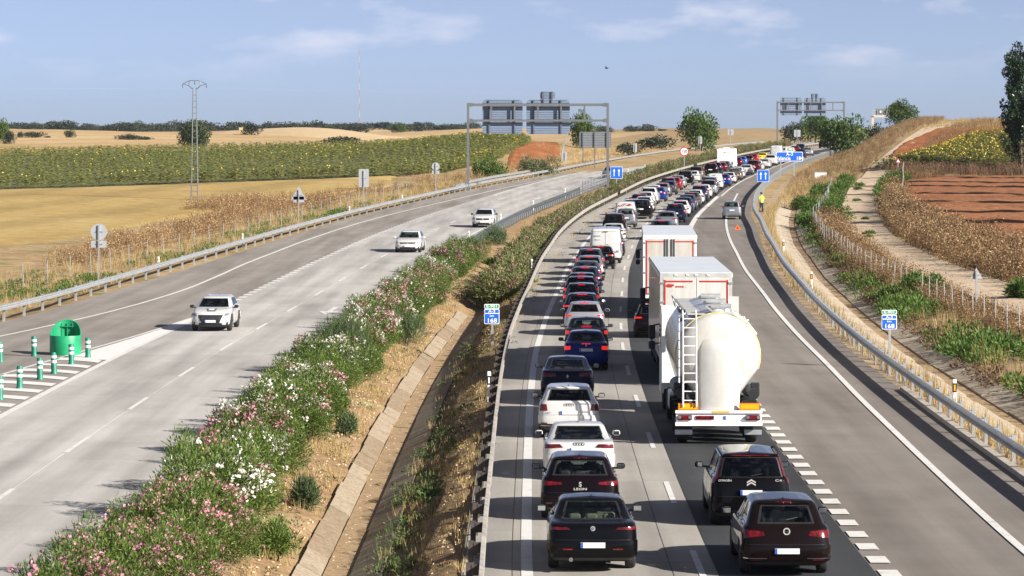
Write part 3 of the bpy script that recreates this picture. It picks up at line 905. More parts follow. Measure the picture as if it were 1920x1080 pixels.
class Shape:
    """car skin: stacked rings from the sill to the roof. u runs rear centre (0) -> side -> front centre (1),
    v is the level number. Rear at y=-L/2, nose at y=+L/2."""
    def __init__(s, L, W, lv, ax, wr=.32, rr=1.0, ff=1.0):
        s.L, s.W, s.lv, s.ax, s.wr = L, W, lv, ax, wr
        s.X = np.zeros((len(lv), 13)); s.Y = np.zeros_like(s.X); s.Z = np.zeros_like(s.X)
        for k, (xr, zr, xf, zf, w) in enumerate(lv):
            g = rr * (.6 if k >= 7 else 1); h = ff * (.6 if k >= 7 else 1)
            ln = xf - xr
            xs = [xr, xr + .004*g, xr + .02*g, xr + .06*g, xr + .15*g, xr + min(.38*g, ln*.2), xr + ln*.5, xf - min(.62*h, ln*.25),
                  xf - .30*h, xf - .16*h, xf - .08*h, xf - .02*h, xf]
            bs = [0, .36, .62, .83, .945, 1.0, 1.0, .985, .93, .82, .66, .36, 0]
            t = (np.array(xs) - xr) / max(ln, 1e-3)
            s.X[k] = xs; s.Y[k] = np.array(bs) * w; s.Z[k] = zr + (zf - zr) * t
        nl = len(lv)
        s.ug = np.unique(np.concatenate([np.linspace(0, .30, 121), np.linspace(.30, .72, 85), np.linspace(.72, 1, 113)])); s.vg = np.linspace(0, nl - 1, (nl - 1) * 24 + 1)
        T = []
        for A in (s.X, s.Y, s.Z):
            R = np.stack([pchip(UK, A[k], s.ug) for k in range(nl)], 0)
            T.append(np.stack([pchip(np.arange(nl), R, np.full(len(s.ug), q)) for q in s.vg], 0))
        s.T = np.stack(T, -1)                        # (nv, nu, 3)
    def raw(s, u, v):
        u = np.asarray(u, float); v = np.asarray(v, float)
        i = np.clip(np.searchsorted(s.vg, v, side='right') - 1, 0, len(s.vg) - 2)
        j = np.clip(np.searchsorted(s.ug, u, side='right') - 1, 0, len(s.ug) - 2)
        a = ((v - s.vg[i]) / (s.vg[i + 1] - s.vg[i]))[..., None]
        b = ((u - s.ug[j]) / (s.ug[j + 1] - s.ug[j]))[..., None]
        T = s.T
        return (T[i, j] * (1 - a) + T[i + 1, j] * a) * (1 - b) + (T[i, j + 1] * (1 - a) + T[i + 1, j + 1] * a) * b
    def at(s, u, v, off=0.0):
        """points in car coordinates (x right, y forward, z up) on the right side, pushed out by off"""
        u = np.asarray(u, float); v = np.asarray(v, float)
        P = s.raw(u, v)
        if np.any(off):
            e = 1.2e-2
            ua, ub = np.clip(u - e * .4, 0, 1), np.clip(u + e * .4, 0, 1)
            va, vb = np.clip(v - e * 6, 0, len(s.lv) - 1), np.clip(v + e * 6, 0, len(s.lv) - 1)
            du = s.raw(ub, v) - s.raw(ua, v); dv = s.raw(u, vb) - s.raw(u, va)
            N = np.cross(dv, du); N /= np.maximum(np.linalg.norm(N, axis=-1, keepdims=True), 1e-9)
            # outward = away from the centre line
            c = np.stack([np.full_like(u, s.L / 2), np.zeros_like(u), np.full_like(u, .7)], -1)
            sg = np.sign(((P - c) * N).sum(-1, keepdims=True)); sg[sg == 0] = 1
            P = P + N * sg * off
        return np.stack([P[..., 1], P[..., 0] - s.L / 2, P[..., 2]], -1)
    def patch(s, mb, q, off=.006, n=6, m=4, side=1, mat=0, depth=.02):
        """q: 4 corners (u,v): lower-inner, lower-outer, upper-outer, upper-inner; skirted patch lying on the skin"""
        a, b, c, d = [np.array(k, float) for k in q]
        I, J = np.meshgrid(np.linspace(0, 1, n), np.linspace(0, 1, m), indexing='ij')
        U = (a[0]*(1-I)+b[0]*I)*(1-J) + (d[0]*(1-I)+c[0]*I)*J
        V = (a[1]*(1-I)+b[1]*I)*(1-J) + (d[1]*(1-I)+c[1]*I)*J
        P = s.at(U, V, off)
        sd = s.at(U, V, off - depth)
        for sg in ((1, -1) if side == 0 else (side,)):
            k = np.array([sg, 1, 1])
            mb.grid(P * k, mat, sg < 0)
            ring = [(i, 0) for i in range(n)] + [(n-1, j) for j in range(1, m)] + [(i, m-1) for i in range(n-2, -1, -1)] + [(0, j) for j in range(m-2, 0, -1)]
            top = np.array([P[r] for r in ring]) * k; bot = np.array([sd[r] for r in ring]) * k
            K = len(ring)
            mb.add(np.concatenate([top, bot]), [(x, x + K, (x + 1) % K + K, (x + 1) % K)[::(1 if sg > 0 else -1)] for x in range(K)], mat)
        return mb

def levels(L, W, H, rear, hood=1.05, cowl=.98, ws=1.85, nose=.74, fl=(.985, 1, .995, .97, .935, .875), top=(.66, .56), rb=.0, gt=None, sill=.24):
    """rear: list of (x, z) for levels 3..7"""
    (x3, z3), (x4, z4), (x5, z5), (x6, z6), (x7, z7) = rear
    gt = gt or H - .10
    return [(.14 + rb, sill + .02, L - .16, sill - .03, W * .90), (.03 + rb, .38, L - .03, .33, W * fl[0]), (0, .55, L, .52, W * fl[1]),
            (x3, z3, L - .05, .66, W * fl[2]), (x4, z4, L - .17, nose, W * fl[3]), (x5, z5, L - hood * .52, nose + (cowl - nose) * .68, W * fl[4]),
            (x6, z6, L - hood, cowl, W * fl[5]), (x7, z7, L - ws, gt, W * top[0]), (x7 + .10, H - .035, L - ws - .16, H - .035, W * top[1]),
            (x7 + .30, H, L - ws - .45, H, 0.0)]

def body_mesh(S, wins, mats, arch=.37, dark_sill=None):
    us = set(np.linspace(0, .28, 15)) | set(np.linspace(.28, .74, 41)) | set(np.linspace(.74, 1, 15))
    vs = set(np.arange(0, len(S.lv) - 1 + .01, .5)) | {.33, 1.33, 3.25, 3.75, 4.25, 8.75}
    for u0, u1, v0, v1 in wins:
        us |= {u0, u1}; vs |= {v0, v1}
    def clean(a, keep):
        a = sorted(a); out = []
        for x in a:
            if out and x - out[-1] < .004:
                if x in keep: out[-1] = x
                continue
            out.append(x)
        return np.array(out)
    us = clean(us, {w[k] for w in wins for k in (0, 1)} | {0, 1})
    vs = clean(vs, {w[k] for w in wins for k in (2, 3)})
    V, U = np.meshgrid(vs, us, indexing='ij')
    P = S.at(U, V)
    # wheel arches
    for ay in S.ax:
        yy = P[..., 1] + S.L / 2 - ay
        zc = S.wr + np.sqrt(np.maximum(arch ** 2 - yy ** 2, 0))
        ins = (np.abs(yy) < arch) & (P[..., 2] < zc) & (P[..., 0] > S.W * .6)
        P[..., 2] = np.where(ins, zc, P[..., 2])
    mask = np.zeros((len(vs) - 1, len(us) - 1), bool)
    vc = (vs[:-1] + vs[1:]) / 2; uc = (us[:-1] + us[1:]) / 2
    for u0, u1, v0, v1 in wins:
        mask |= ((vc > v0) & (vc < v1))[:, None] & ((uc > u0) & (uc < u1))[None, :]
    mb = MB()
    mb.grid(P, 0, False, mask)
    mb.grid(P * np.array([-1, 1, 1]), 0, True, mask)
    me = mb.mesh('body', mats)
    import bmesh
    bm = bmesh.new(); bm.from_mesh(me)
    bmesh.ops.remove_doubles(bm, verts=bm.verts, dist=.0015)
    bmesh.ops.recalc_face_normals(bm, faces=bm.faces)
    bm.to_mesh(me); bm.free()
    smooth_by_angle(me, 32)
    return me

def wheel_meshes(r, w=.21, rim=.66, mat_rim=None):
    t = MB()
    t.lathe([(r*.60, -w/2), (r*.88, -w/2), (r*.975, -w*.38), (r, -w*.25), (r, w*.25), (r*.975, w*.38), (r*.88, w/2), (r*.60, w/2)], 20, 'x')
    tm = t.mesh('wheel', MAT['tyre']); smooth_by_angle(tm, 40)
    m = MB()
    rr = r * rim
    m.lathe([(rr, w*.30), (rr, w*.42), (rr*.90, w*.42), (rr*.86, w*.22), (0.0, w*.20)], 20, 'x')
    for k in range(5):
        a = 2 * pi * k / 5
        c, s_ = cos(a), sin(a)
        q = [(-.16*rr, .10*rr), (.16*rr, .10*rr), (.11*rr, .90*rr), (-.11*rr, .90*rr)]
        vs = [(w*.40, p*c - z*s_, p*s_ + z*c) for p, z in q] + [(w*.22, p*c - z*s_, p*s_ + z*c) for p, z in q]
        m.add(vs, [(0,1,2,3),(4,7,6,5),(0,4,5,1),(1,5,6,2),(2,6,7,3),(3,7,4,0)], 0)
    m.lathe([(rr*.2, w*.2), (rr*.18, w*.43), (0.0, w*.45)], 12, 'x')
    rm = m.mesh('rim', mat_rim or MAT['alloy'])
    return tm, rm

def add_wheels(root, S, r, w=.21, inset=.11):
    tm, rm = wheel_meshes(r, w)
    for ay in S.ax:
        for sg in (1, -1):
            o = link('wheel', tm, root, (sg * (S.W - inset), ay - S.L / 2, r))
            if sg < 0: o.rotation_euler = (0, 0, pi)
            link('rim', rm, o)

def number_plate(root, y, z, nrm=-1, w=.50, h=.11, tilt=0.0, band=True):
    m = MB(); m.box((0, 0, 0), (w, .014, h))
    o = m.build('number_plate', MAT['plate'], root, loc=(0, y, z))
    o.rotation_euler = (tilt, 0, 0)
    if band:
        b = MB(); b.box((-(w / 2 - .028) * (1 if nrm < 0 else -1), nrm * .0085, 0), (.045, .004, h * .94))
        b.build('plate_band', MAT['plate_blue'], o)
    return o

def mirror_part(root, S, y, z, mat, out=.13, size=(.20, .13, .14)):
    for sg in (1, -1):
        m = MB()
        m.rbox((sg * (S.W + out - .02), y, z), size, .035, 0)
        m.box((sg * (S.W - .02), y + .01, z - .05), (.16, .05, .04), 1)
        me = m.mesh('mirror', [mat, MAT['black']])
        o = link('mirror', me, root)
        q = MB(); a = sg * .22
        q.box((sg * (S.W + out - .02), y - size[1] / 2 - .003, z), (size[0] * .8, .006, size[2] * .72)); q.build('mirror_glass', MAT['mirror'], o)

def seats(root, S, mat, y_rear, y_front, zb, head=.62, w=.50, rear_heads=3):
    hw = S.W * .62
    m = MB()
    m.rbox((0, y_rear, zb - .22), (hw * 2, .16, .50), .05)
    link('rear_bench', m.mesh('rear_bench', mat), root)
    for k in range(rear_heads):
        m = MB()
        x = (-1 + 2 * k / max(1, rear_heads - 1)) * hw * .62
        m.rbox((x, y_rear - .02, zb + .085), (.25, .11, .14), .04)
        link('headrest', m.mesh('headrest', mat), root)
    for sg in (-1, 1):
        m = MB()
        m.rbox((sg * hw * .55, y_front, zb - .14), (.44, .16, .58), .06)
        o = link('front_seat', m.mesh('front_seat', mat), root)
        m = MB(); m.rbox((sg * hw * .55, y_front - .02, zb + .20), (.24, .11, .16), .04)
        link('headrest', m.mesh('headrest', mat), o)

def shelf(root, S, z, y0, y1, mat):
    """parcel shelf, dash and cabin floor that close the shell below the glass"""
    m = MB()
    m.box((0, (y0 + y1) / 2, z - .32), (S.W * 1.5, y1 - y0, .04))
    m.box((0, y0 + .14, z - .04), (S.W * 1.42, .34, .03))
    m.box((0, y1 - .22, z - .06), (S.W * 1.4, .46, .10))
    m.build('cabin_trim', mat, root)

TYPES = {}
def car_type(key, L, W, H, rear, ax, wr=.32, hood=1.05, cowl=.98, ws=1.85, nose=.74, arch=None, rear_win=(.155, 6.10, 6.93), side_win=True, lights=(), third=None, plate=(3.0, .72),
             belt=None, seat='seat_dark', glass='glass', top=(.72, .63), fl=(.985, 1, .995, .975, .945, .89), trim=None, rails=False, handle=True, ff=1.0, rr=1.0, grille='slot', mirror_black=False,
             exhaust=None, reflectors=None, wiper=False, fin=True, gt=None, sill=.24, front_lights=None, spoiler=False, windscreen=True, cladding=False, heads=3, side_u=((.295, .475), (.492, .665)), wtop=6.9):
    lv = levels(L, W, H, rear, hood, cowl, ws, nose, fl, top, gt=gt, sill=sill)
    S = Shape(L, W, lv, ax, wr, rr, ff)
    root = link('car', None)
    wins = []
    if rear_win: wins.append((0, rear_win[0], rear_win[1], rear_win[2]))
    if side_win:
        for a, b in side_u: wins.append((a, b, 6.08, wtop))
    if windscreen: wins.append((.835, 1.0, 6.06, 6.95))
    link('body', body_mesh(S, wins, MAT['paint'] if 'paint' in MAT else MAT['white'], arch or wr + .055), root)
    def glasspane(name, q, side, mat):
        mb = MB(); S.patch(mb, q, -.006, 9, 5, side, 0, .012)
        me = mb.mesh(name, mat, True); link(name, me, root)
    if rear_win:
        u, a, b = rear_win
        mb = MB()
        for sg in (1, -1): S.patch(mb, ((0, a), (u, a), (u, b), (0, b)), -.006, 8, 5, sg, 0, .012)
        link('rear_window', mb.mesh('rear_window', MAT[glass], True), root)
        fr = MB()
        for sg in (1, -1):
            S.patch(fr, ((0, a - .05), (u + .004, a - .05), (u + .004, a + .05), (0, a + .05)), .003, 8, 2, sg, 0, .01)
            S.patch(fr, ((u - .008, a), (u + .006, a), (u + .006, b), (u - .008, b)), .003, 2, 5, sg, 0, .01)
            S.patch(fr, ((0, b - .04), (u + .004, b - .04), (u + .004, b + .03), (0, b + .03)), .003, 8, 2, sg, 0, .01)
        link('window_seal', fr.mesh('window_seal', MAT['black'], True), root)
        if wiper:
            P = S.at(np.array([0.0]), np.array([a + .12]), .02)[0]; Q = S.at(np.array([.06]), np.array([a + .22]), .02)[0]
            w = MB(); w.tube(P, Q, .012, .01, 5); w.build('wiper', MAT['black'], root)
    if side_win:
        for a, b in side_u:
            for sg in (1, -1): glasspane('side_window', ((a, 6.08), (b, 6.08), (b, wtop), (a, wtop)), sg, MAT['glass_dark' if glass == 'glass_dark' and a < .4 else 'glass'])
        pa = side_u[0][1]; pb = side_u[-1][0]
        if len(side_u) > 1:
            for sg in (1, -1):
                pl = MB()
                S.patch(pl, ((pa - .002, 6.08), (pb + .002, 6.08), (pb + .002, wtop), (pa - .002, wtop)), .004, 2, 5, sg, 0, .01)
                pl.build('door_pillar', MAT['blackgloss'], root, True)
    if windscreen:
        mb = MB()
        for sg in (1, -1): S.patch(mb, ((1.0, 6.06), (.835, 6.06), (.835, 6.95), (1.0, 6.95)), -.006, 8, 5, sg, 0, .012)
        link('windscreen', mb.mesh('windscreen', MAT['glass'], True), root)
    # tail lamps: list of (quad, material)
    for q, mt in lights:
        for sg in (1, -1):
            mb = MB(); S.patch(mb, q, .010, 7, 5, sg, 0, .03)
            link('tail_lamp', mb.mesh('tail_lamp', MAT[mt], True), root)
    if third:
        mb = MB(); S.patch(mb, ((0, third[0]), (third[2], third[0]), (third[2], third[1]), (0, third[1])), .044 if spoiler and third[0] > 6.9 else .012, 4, 2, 0, 0, .05)
        link('brake_lamp', mb.mesh('brake_lamp', MAT[third[3] if len(third) > 3 else 'lens_red'], True), root)
    if reflectors:
        for sg in (1, -1):
            mb = MB(); S.patch(mb, reflectors, .038, 4, 2, sg, 0, .03)
            link('reflector', mb.mesh('reflector', MAT['lens_red']), root)
    if rear_win:
        bp = MB(); b0 = (trim or .75) + .03
        for sg in (1, -1): S.patch(bp, ((0, b0), (.245, b0), (.245, 2.58), (0, 2.58)), .030, 18, 8, sg, 0, .034)
        me = bp.mesh('bumper', MAT['paint']); smooth_by_angle(me, 40); link('bumper', me, root)
        if spoiler:
            bp = MB()
            for sg in (1, -1): S.patch(bp, ((0, 6.94), (rear_win[0] + .012, 6.94), (rear_win[0] + .012, 7.45), (0, 7.45)), .035, 12, 5, sg, 0, .04)
            me = bp.mesh('spoiler', MAT['paint']); smooth_by_angle(me, 40); link('spoiler', me, root)
    # seams: boot lid, bumper top, doors
    sm = MB()
    for q in ((2.62, .0, .185),):
        S.patch(sm, ((0, q[0]), (q[2], q[0]), (q[2], q[0] + .025), (0, q[0] + .025)), .002, 10, 2, 0, 0, .008)
    for uu in (.30, .49, .672):
        S.patch(sm, ((uu, 1.0), (uu + .0022, 1.0), (uu + .0022, 6.05), (uu, 6.05)), .002, 2, 12, 0, 0, .008)
    link('panel_seam', sm.mesh('panel_seam', MAT['black']), root)
    if handle:
        h = MB()
        for uu in (.335, .505): S.patch(h, ((uu, 5.1), (uu + .022, 5.1), (uu + .022, 5.35), (uu, 5.35)), .022, 4, 2, 0, 0, .03)
        link('door_handle', h.mesh('door_handle', MAT['chrome' if handle == 'chrome' else 'black']), root)
    # lower plastic: rear diffuser and sills
    for nm, q, nn in (('rear_bumper_trim', ((0, .05), (.26, .05), (.26, trim or .75), (0, trim or .75)), 14), ('front_bumper_trim', ((.80, .05), (1, .05), (1, .8), (.80, .8)), 12)):
        tr = MB(); S.patch(tr, q, .006, nn, 3, 0, 0, .02)
        link(nm, tr.mesh(nm, MAT['black'], True), root)
    for sg in (1, -1):
        tr = MB(); S.patch(tr, ((.40, .05), (.62, .05), (.62, .55), (.40, .55)), .006, 8, 2, sg, 0, .02)
        link('sill', tr.mesh('sill', MAT['black'], True), root)
    if cladding:
        for ay in ax:
          for sgn in (1, -1):
            cl = MB()
            for k in range(14):
                a0, a1 = pi * k / 14, pi * (k + 1) / 14
                R0, R1 = wr + .045, wr + .125
                vs = []
                for R in (R0, R1):
                    for a in (a0, a1):
                        vs.append((W + .012, ay - L / 2 + R * cos(a), wr + R * sin(a)))
                cl.add([(sgn * x, yy, z) for x, yy, z in vs], [(0, 2, 3, 1)])
            link('arch_cladding', cl.mesh('arch_cladding', MAT['black']), root)
    # number plates
    P = S.at(np.array([0.0]), np.array([plate[0]]), .02)[0]
    number_plate(root, P[1] - (.012 if plate[0] > 2.6 or not rear_win else .036), P[2] if plate[1] is None else plate[1], -1)
    Pf = S.at(np.array([1.0]), np.array([1.75]), .02)[0]
    number_plate(root, Pf[1] + .012, Pf[2], 1)
    # front: lamps and grille
    for sg in (1, -1):
        mb = MB(); S.patch(mb, front_lights or ((.885, 3.15), (.80, 3.35), (.80, 4.0), (.875, 3.9)), .008, 6, 4, sg, 0, .03)
        link('headlamp', mb.mesh('headlamp', MAT['lens_clear'], True), root)
    gr = MB()
    S.patch(gr, ((1, 2.75), (.905, 2.75), (.895, 3.55), (1, 3.55)), .006, 6, 3, 0, 0, .02)
    S.patch(gr, ((1, .75), (.90, .75), (.905, 1.35), (1, 1.35)), .006, 6, 3, 0, 0, .02)
    for sg in (1, -1): S.patch(gr, ((.862, .85), (.825, .85), (.83, 1.6), (.858, 1.5)), .006, 4, 3, sg, 0, .02)
    link('grille', gr.mesh('grille', MAT['black'], True), root)
    gb = MB()
    for k in range(3):
        v = 2.85 + .22 * k
        S.patch(gb, ((1, v), (.905, v), (.905, v + .05), (1, v + .05)), .012, 6, 2, 0, 0, .015)
    link('grille_bar', gb.mesh('grille_bar', MAT['chrome']), root)
    # under the shell
    ub = MB(); ub.box((0, 0, .40), (W * 1.5, L * .86, .36)); ub.box((0, 0, .55), (W * 1.1, L * .90, .2))
    ub.build('underbody', MAT['under'], root)
    if exhaust:
        for x in exhaust:
            e = MB(); e.lathe([(.030, -.14), (.042, -.14), (.042, .2), (.0, .2)], 10, 'y', 0, (x, -L / 2 + .12, .30))
            e.build('exhaust_pipe', MAT['galv_dark'], root)
    mirror_part(root, S, L / 2 - hood - .42, cowl + .02, MAT['black'] if mirror_black else MAT['paint'])
    if windscreen:
        y6 = rear[3][0] - L / 2
        shelf(root, S, min(rear[3][1], cowl) - .02, y6 + .05, L / 2 - hood, MAT['seat_dark'])
        seats(root, S, MAT[seat], y6 + .62 if rear_win else -L * .1, L * .06, cowl - .02, rear_heads=heads)
    if rails:
        for sg in (1, -1):
            r = MB()
            pts = [S.at(np.array([uu]), np.array([7.35]), hh)[0] * np.array([sg, 1, 1]) for uu, hh in ((.29, .0), (.33, .06), (.45, .07), (.58, .07), (.66, .06), (.70, .0))]
            r.path([tuple(p) for p in pts], .022, 6)
            r.build('roof_rail', MAT['black'], root)
    if fin:
        P = S.at(np.array([.02]), np.array([8.6]), 0)[0]
        f_ = MB(); f_.add([(0, P[1], P[2] - .01), (-.02, P[1] + .18, P[2] - .01), (.02, P[1] + .18, P[2] - .01), (0, P[1] - .01, P[2] + .07)], [(0, 1, 3), (0, 3, 2), (1, 2, 3)])
        f_.build('aerial', MAT['black'], root)
    add_wheels(root, S, wr, .215, .12)
    for ch in root.children:
        if ch.name.split('.')[0] in ('panel_seam', 'door_handle', 'window_seal', 'grille_bar', 'grille', 'cabin_trim', 'mirror', 'rear_window', 'rear_bench', 'underbody'):
            if ch.name.split('.')[0] in ('panel_seam', 'door_handle', 'window_seal', 'grille_bar', 'grille', 'cabin_trim'): ch['kind'] = 'stuff'
    TYPES[key] = (root, S)
    return root, S

def carpaint(name, col, metallic=.0, rough=.3):
    m, n, l, b = _nodes(name)
    g = n.new('ShaderNodeTexCoord').outputs['Object']
    f = noise(n, l, g, 2.0, 5, .6)
    c = ramp(n, l, f, [(.3, tuple(q * .93 for q in col)), (.7, col)])
    # thin uneven film of road dust
    d = noise(n, l, g, 5.0, 6, .7)
    if max(col) > .04: c = mixc(n, l, c, (.16, .14, .12), ramp(n, l, d, [(.50, (0, 0, 0)), (.9, (.035, .035, .035))]))
    l.new(c, b.inputs['Base Color'])
    b.inputs['Metallic'].default_value = metallic
    b.inputs['Roughness'].default_value = rough if max(col) > .3 else .45
    b.inputs['Specular IOR Level'].default_value = .35 if max(col) > .3 else .03
    b.inputs['Coat Weight'].default_value = 1.0
    b.inputs['Coat Roughness'].default_value = .02
    b.inputs['Coat IOR'].default_value = 1.5 if max(col) > .3 else 1.27
    return m
PAINT = {
    'white': carpaint('paint_white', (.60,.60,.59)), 'pearl': carpaint('paint_pearl', (.66,.66,.66), .1),
    'black': carpaint('paint_black', (.003,.003,.004)), 'aubergine': carpaint('paint_aubergine', (.0055,.0030,.0045), 0),
    'brown': carpaint('paint_dark_brown', (.0075,.0042,.0042), 0), 'navy': carpaint('paint_navy', (.006,.010,.030), 0),
    'blue': carpaint('paint_blue', (.012,.035,.20), .2), 'brightblue': carpaint('paint_bright_blue', (.01,.14,.50), .2),
    'slate': carpaint('paint_slate', (.05,.065,.10), .4), 'grey': carpaint('paint_grey', (.075,.08,.088), .5),
    'silver': carpaint('paint_silver', (.42,.43,.45), .75), 'pale_silver': carpaint('paint_pale_silver', (.52,.52,.55), .6),
    'darkblue': carpaint('paint_dark_blue', (.015,.028,.075), .3), 'red': carpaint('paint_red', (.30,.012,.02), .2),
    'maroon': carpaint('paint_maroon', (.09,.008,.018), .3), 'yellow': carpaint('paint_yellow', (.75,.58,.04), 0),
    'bronze': carpaint('paint_bronze', (.20,.16,.13), .6),
}
MAT['paint'] = PAINT['white']

# ---- the kinds of car
LIT = 'lens_lit'; RED = 'lens_red'
car_type('saloon', 4.66, .915, 1.42, [(.03,.78),(.06,.96),(.24,1.03),(.62,1.04),(1.30,1.345)], (.98, 3.68), .33, hood=1.20, cowl=.97, ws=2.05, seat='cream',
         rear_win=(.165, 6.10, 6.94), lights=[(((.105, 3.62), (.232, 3.55), (.232, 4.0), (.12, 3.88)), RED)], plate=(2.2, .60), reflectors=((.09, 1.75), (.14, 1.75), (.14, 1.88), (.09, 1.88)), exhaust=(-.45,), handle='chrome')
car_type('hatch', 4.27, .908, 1.46, [(.03,.75),(.09,.93),(.13,1.0),(.17,1.05),(.62,1.375)], (.86, 3.49), .32, seat='seat_grey', rear_win=(.168, 6.12, 6.90),
         lights=[(((.095, 3.55), (.235, 3.35), (.235, 4.15), (.10, 3.85)), RED)], plate=(2.3, .58), reflectors=((.15, 1.35), (.19, 1.35), (.19, 1.5), (.15, 1.5)), third=(7.1, 7.35, .05), wiper=True, spoiler=True)
car_type('coupe', 4.64, .927, 1.37, [(.02,.76),(.05,.95),(.20,1.0),(.52,1.01),(1.42,1.295)], (.98, 3.74), .34, hood=1.28, cowl=.94, ws=2.15, seat='seat_dark', heads=2,
         rear_win=(.170, 6.08, 6.92), lights=[(((.09, 3.45), (.232, 3.3), (.232, 3.85), (.115, 3.95)), RED)], plate=(3.1, .80), exhaust=(-.5, .5), side_u=((.31, .655),), handle='chrome')
car_type('crossover', 4.19, .897, 1.51, [(.02,.80),(.05,1.0),(.08,1.07),(.12,1.11),(.50,1.425)], (.82, 3.42), .335, cowl=1.04, nose=.82, seat='seat_dark', glass='glass_dark', rear_win=(.170, 6.1, 6.9),
         lights=[(((.150, 3.15), (.236, 3.1), (.236, 4.1), (.162, 4.2)), RED)], plate=(3.05, .78), trim=1.45, cladding=True, mirror_black=True, exhaust=(-.45,), reflectors=((.15, 1.5), (.2, 1.5), (.2, 1.68), (.15, 1.68)), spoiler=True)
car_type('liftback', 4.58, .886, 1.43, [(.03,.78),(.07,.98),(.20,1.05),(.46,1.07),(1.28,1.355)], (.95, 3.70), .32, hood=1.15, cowl=.98, ws=2.0, seat='seat_grey', rear_win=(.165, 6.1, 6.93),
         lights=[(((.085, 3.35), (.232, 3.25), (.232, 4.0), (.095, 4.0)), RED)], plate=(2.2, .58), third=(5.86, 5.98, .045))
car_type('small_saloon', 4.19, .836, 1.46, [(.03,.80),(.06,.98),(.18,1.06),(.44,1.09),(.96,1.38)], (.82, 3.26), .30, hood=.98, cowl=1.0, ws=1.72, seat='seat_dark', rear_win=(.160, 6.1, 6.92),
         lights=[(((.150, 3.05), (.236, 2.95), (.236, 3.7), (.150, 3.75)), LIT)], plate=(3.05, .80), third=(4.3, 4.6, .04, 'brake_lit'))
car_type('brake_saloon', 4.52, .88, 1.44, [(.03,.78),(.06,.98),(.24,1.05),(.60,1.07),(1.18,1.365)], (.95, 3.62), .32, hood=1.15, cowl=.98, ws=1.95, seat='cream', rear_win=(.165, 6.1, 6.93),
         lights=[(((.175, 3.25), (.236, 3.2), (.236, 3.95), (.175, 4.0)), LIT)], plate=(2.9, .74), third=(6.14, 6.24, .05, 'brake_lit'))
car_type('brake_hatch', 4.20, .89, 1.46, [(.03,.75),(.08,.94),(.12,1.0),(.16,1.05),(.55,1.375)], (.84, 3.46), .32, seat='seat_grey', glass='glass_dark', rear_win=(.168, 6.12, 6.90),
         lights=[(((.130, 3.62), (.236, 3.45), (.236, 4.05), (.135, 3.92)), LIT)], plate=(2.4, .58), third=(7.0, 7.35, .07, 'brake_lit'), spoiler=True)
car_type('brake_suv', 4.18, .90, 1.60, [(.02,.85),(.05,1.05),(.08,1.12),(.12,1.16),(.42,1.50)], (.82, 3.42), .345, cowl=1.08, nose=.88, seat='seat_dark', glass='glass_dark', rear_win=(.168, 6.1, 6.9),
         lights=[(((.185, 3.3), (.240, 3.25), (.240, 4.1), (.185, 4.15)), LIT)], plate=(2.9, .82), third=(7.0, 7.35, .05, 'brake_lit'), trim=1.3, cladding=True, rails=True, mirror_black=True, spoiler=True)
car_type('mpv', 4.59, .915, 1.66, [(.02,.80),(.05,1.02),(.07,1.10),(.10,1.14),(.40,1.575)], (.86, 3.59), .33, hood=.92, cowl=1.08, ws=1.72, nose=.82, seat='seat_dark', glass='glass_dark', rear_win=(.195, 6.0, 6.93), top=(.74, .62),
         lights=[(((.212, 3.9), (.245, 3.9), (.240, 6.9), (.206, 6.9)), RED)], plate=(2.9, .80), third=(6.97, 7.08, .14), rails=True, wiper=True, side_u=((.285, .36), (.372, .50), (.515, .665)), spoiler=True)
car_type('astra', 4.42, .907, 1.51, [(.03,.76),(.10,.95),(.15,1.02),(.20,1.06),(.70,1.42)], (.90, 3.58), .33, hood=.98, cowl=1.0, ws=1.80, seat='seat_dark', rear_win=(.150, 6.16, 6.88),
         lights=[(((.100, 3.45), (.236, 3.15), (.236, 4.25), (.11, 3.9)), RED)], plate=(2.05, .56), third=(7.02, 7.3, .045), reflectors=((.12, .98), (.18, .98), (.18, 1.08), (.12, 1.08)), wiper=True, spoiler=True)
car_type('suv', 4.55, .93, 1.68, [(.02,.88),(.05,1.08),(.08,1.16),(.12,1.20),(.40,1.585)], (.90, 3.62), .36, hood=1.1, cowl=1.12, nose=.92, seat='seat_dark', glass='glass_dark', rear_win=(.175, 6.1, 6.9),
         lights=[(((.175, 3.5), (.240, 3.4), (.240, 4.5), (.180, 4.5)), RED)], plate=(2.9, .88), trim=1.3, cladding=True, rails=True, spoiler=True)
car_type('microvan', 3.75, .83, 1.56, [(.02,.80),(.04,1.0),(.06,1.06),(.09,1.10),(.30,1.47)], (.66, 3.12), .30, hood=.85, cowl=1.04, ws=1.55, nose=.80, seat='seat_grey', rear_win=(.170, 6.05, 6.92), top=(.74, .62),
         lights=[(((.215, 4.0), (.246, 4.0), (.242, 6.7), (.210, 6.7)), RED)], plate=(3.0, .80), spoiler=True)
car_type('small_van', 4.40, .90, 1.84, [(.01,.90),(.02,1.10),(.03,1.2),(.04,1.26),(.16,1.72)], (.78, 3.50), .32, hood=.95, cowl=1.12, ws=1.75, nose=.86, seat='seat_dark', rear_win=None, side_win=True, side_u=((.52, .665),), top=(.82, .70),
         fl=(.985, 1, .995, .98, .97, .955), lights=[(((.222, 3.0), (.252, 3.0), (.250, 5.0), (.222, 5.0)), RED)], plate=(2.8, .70), fin=False, handle=False)
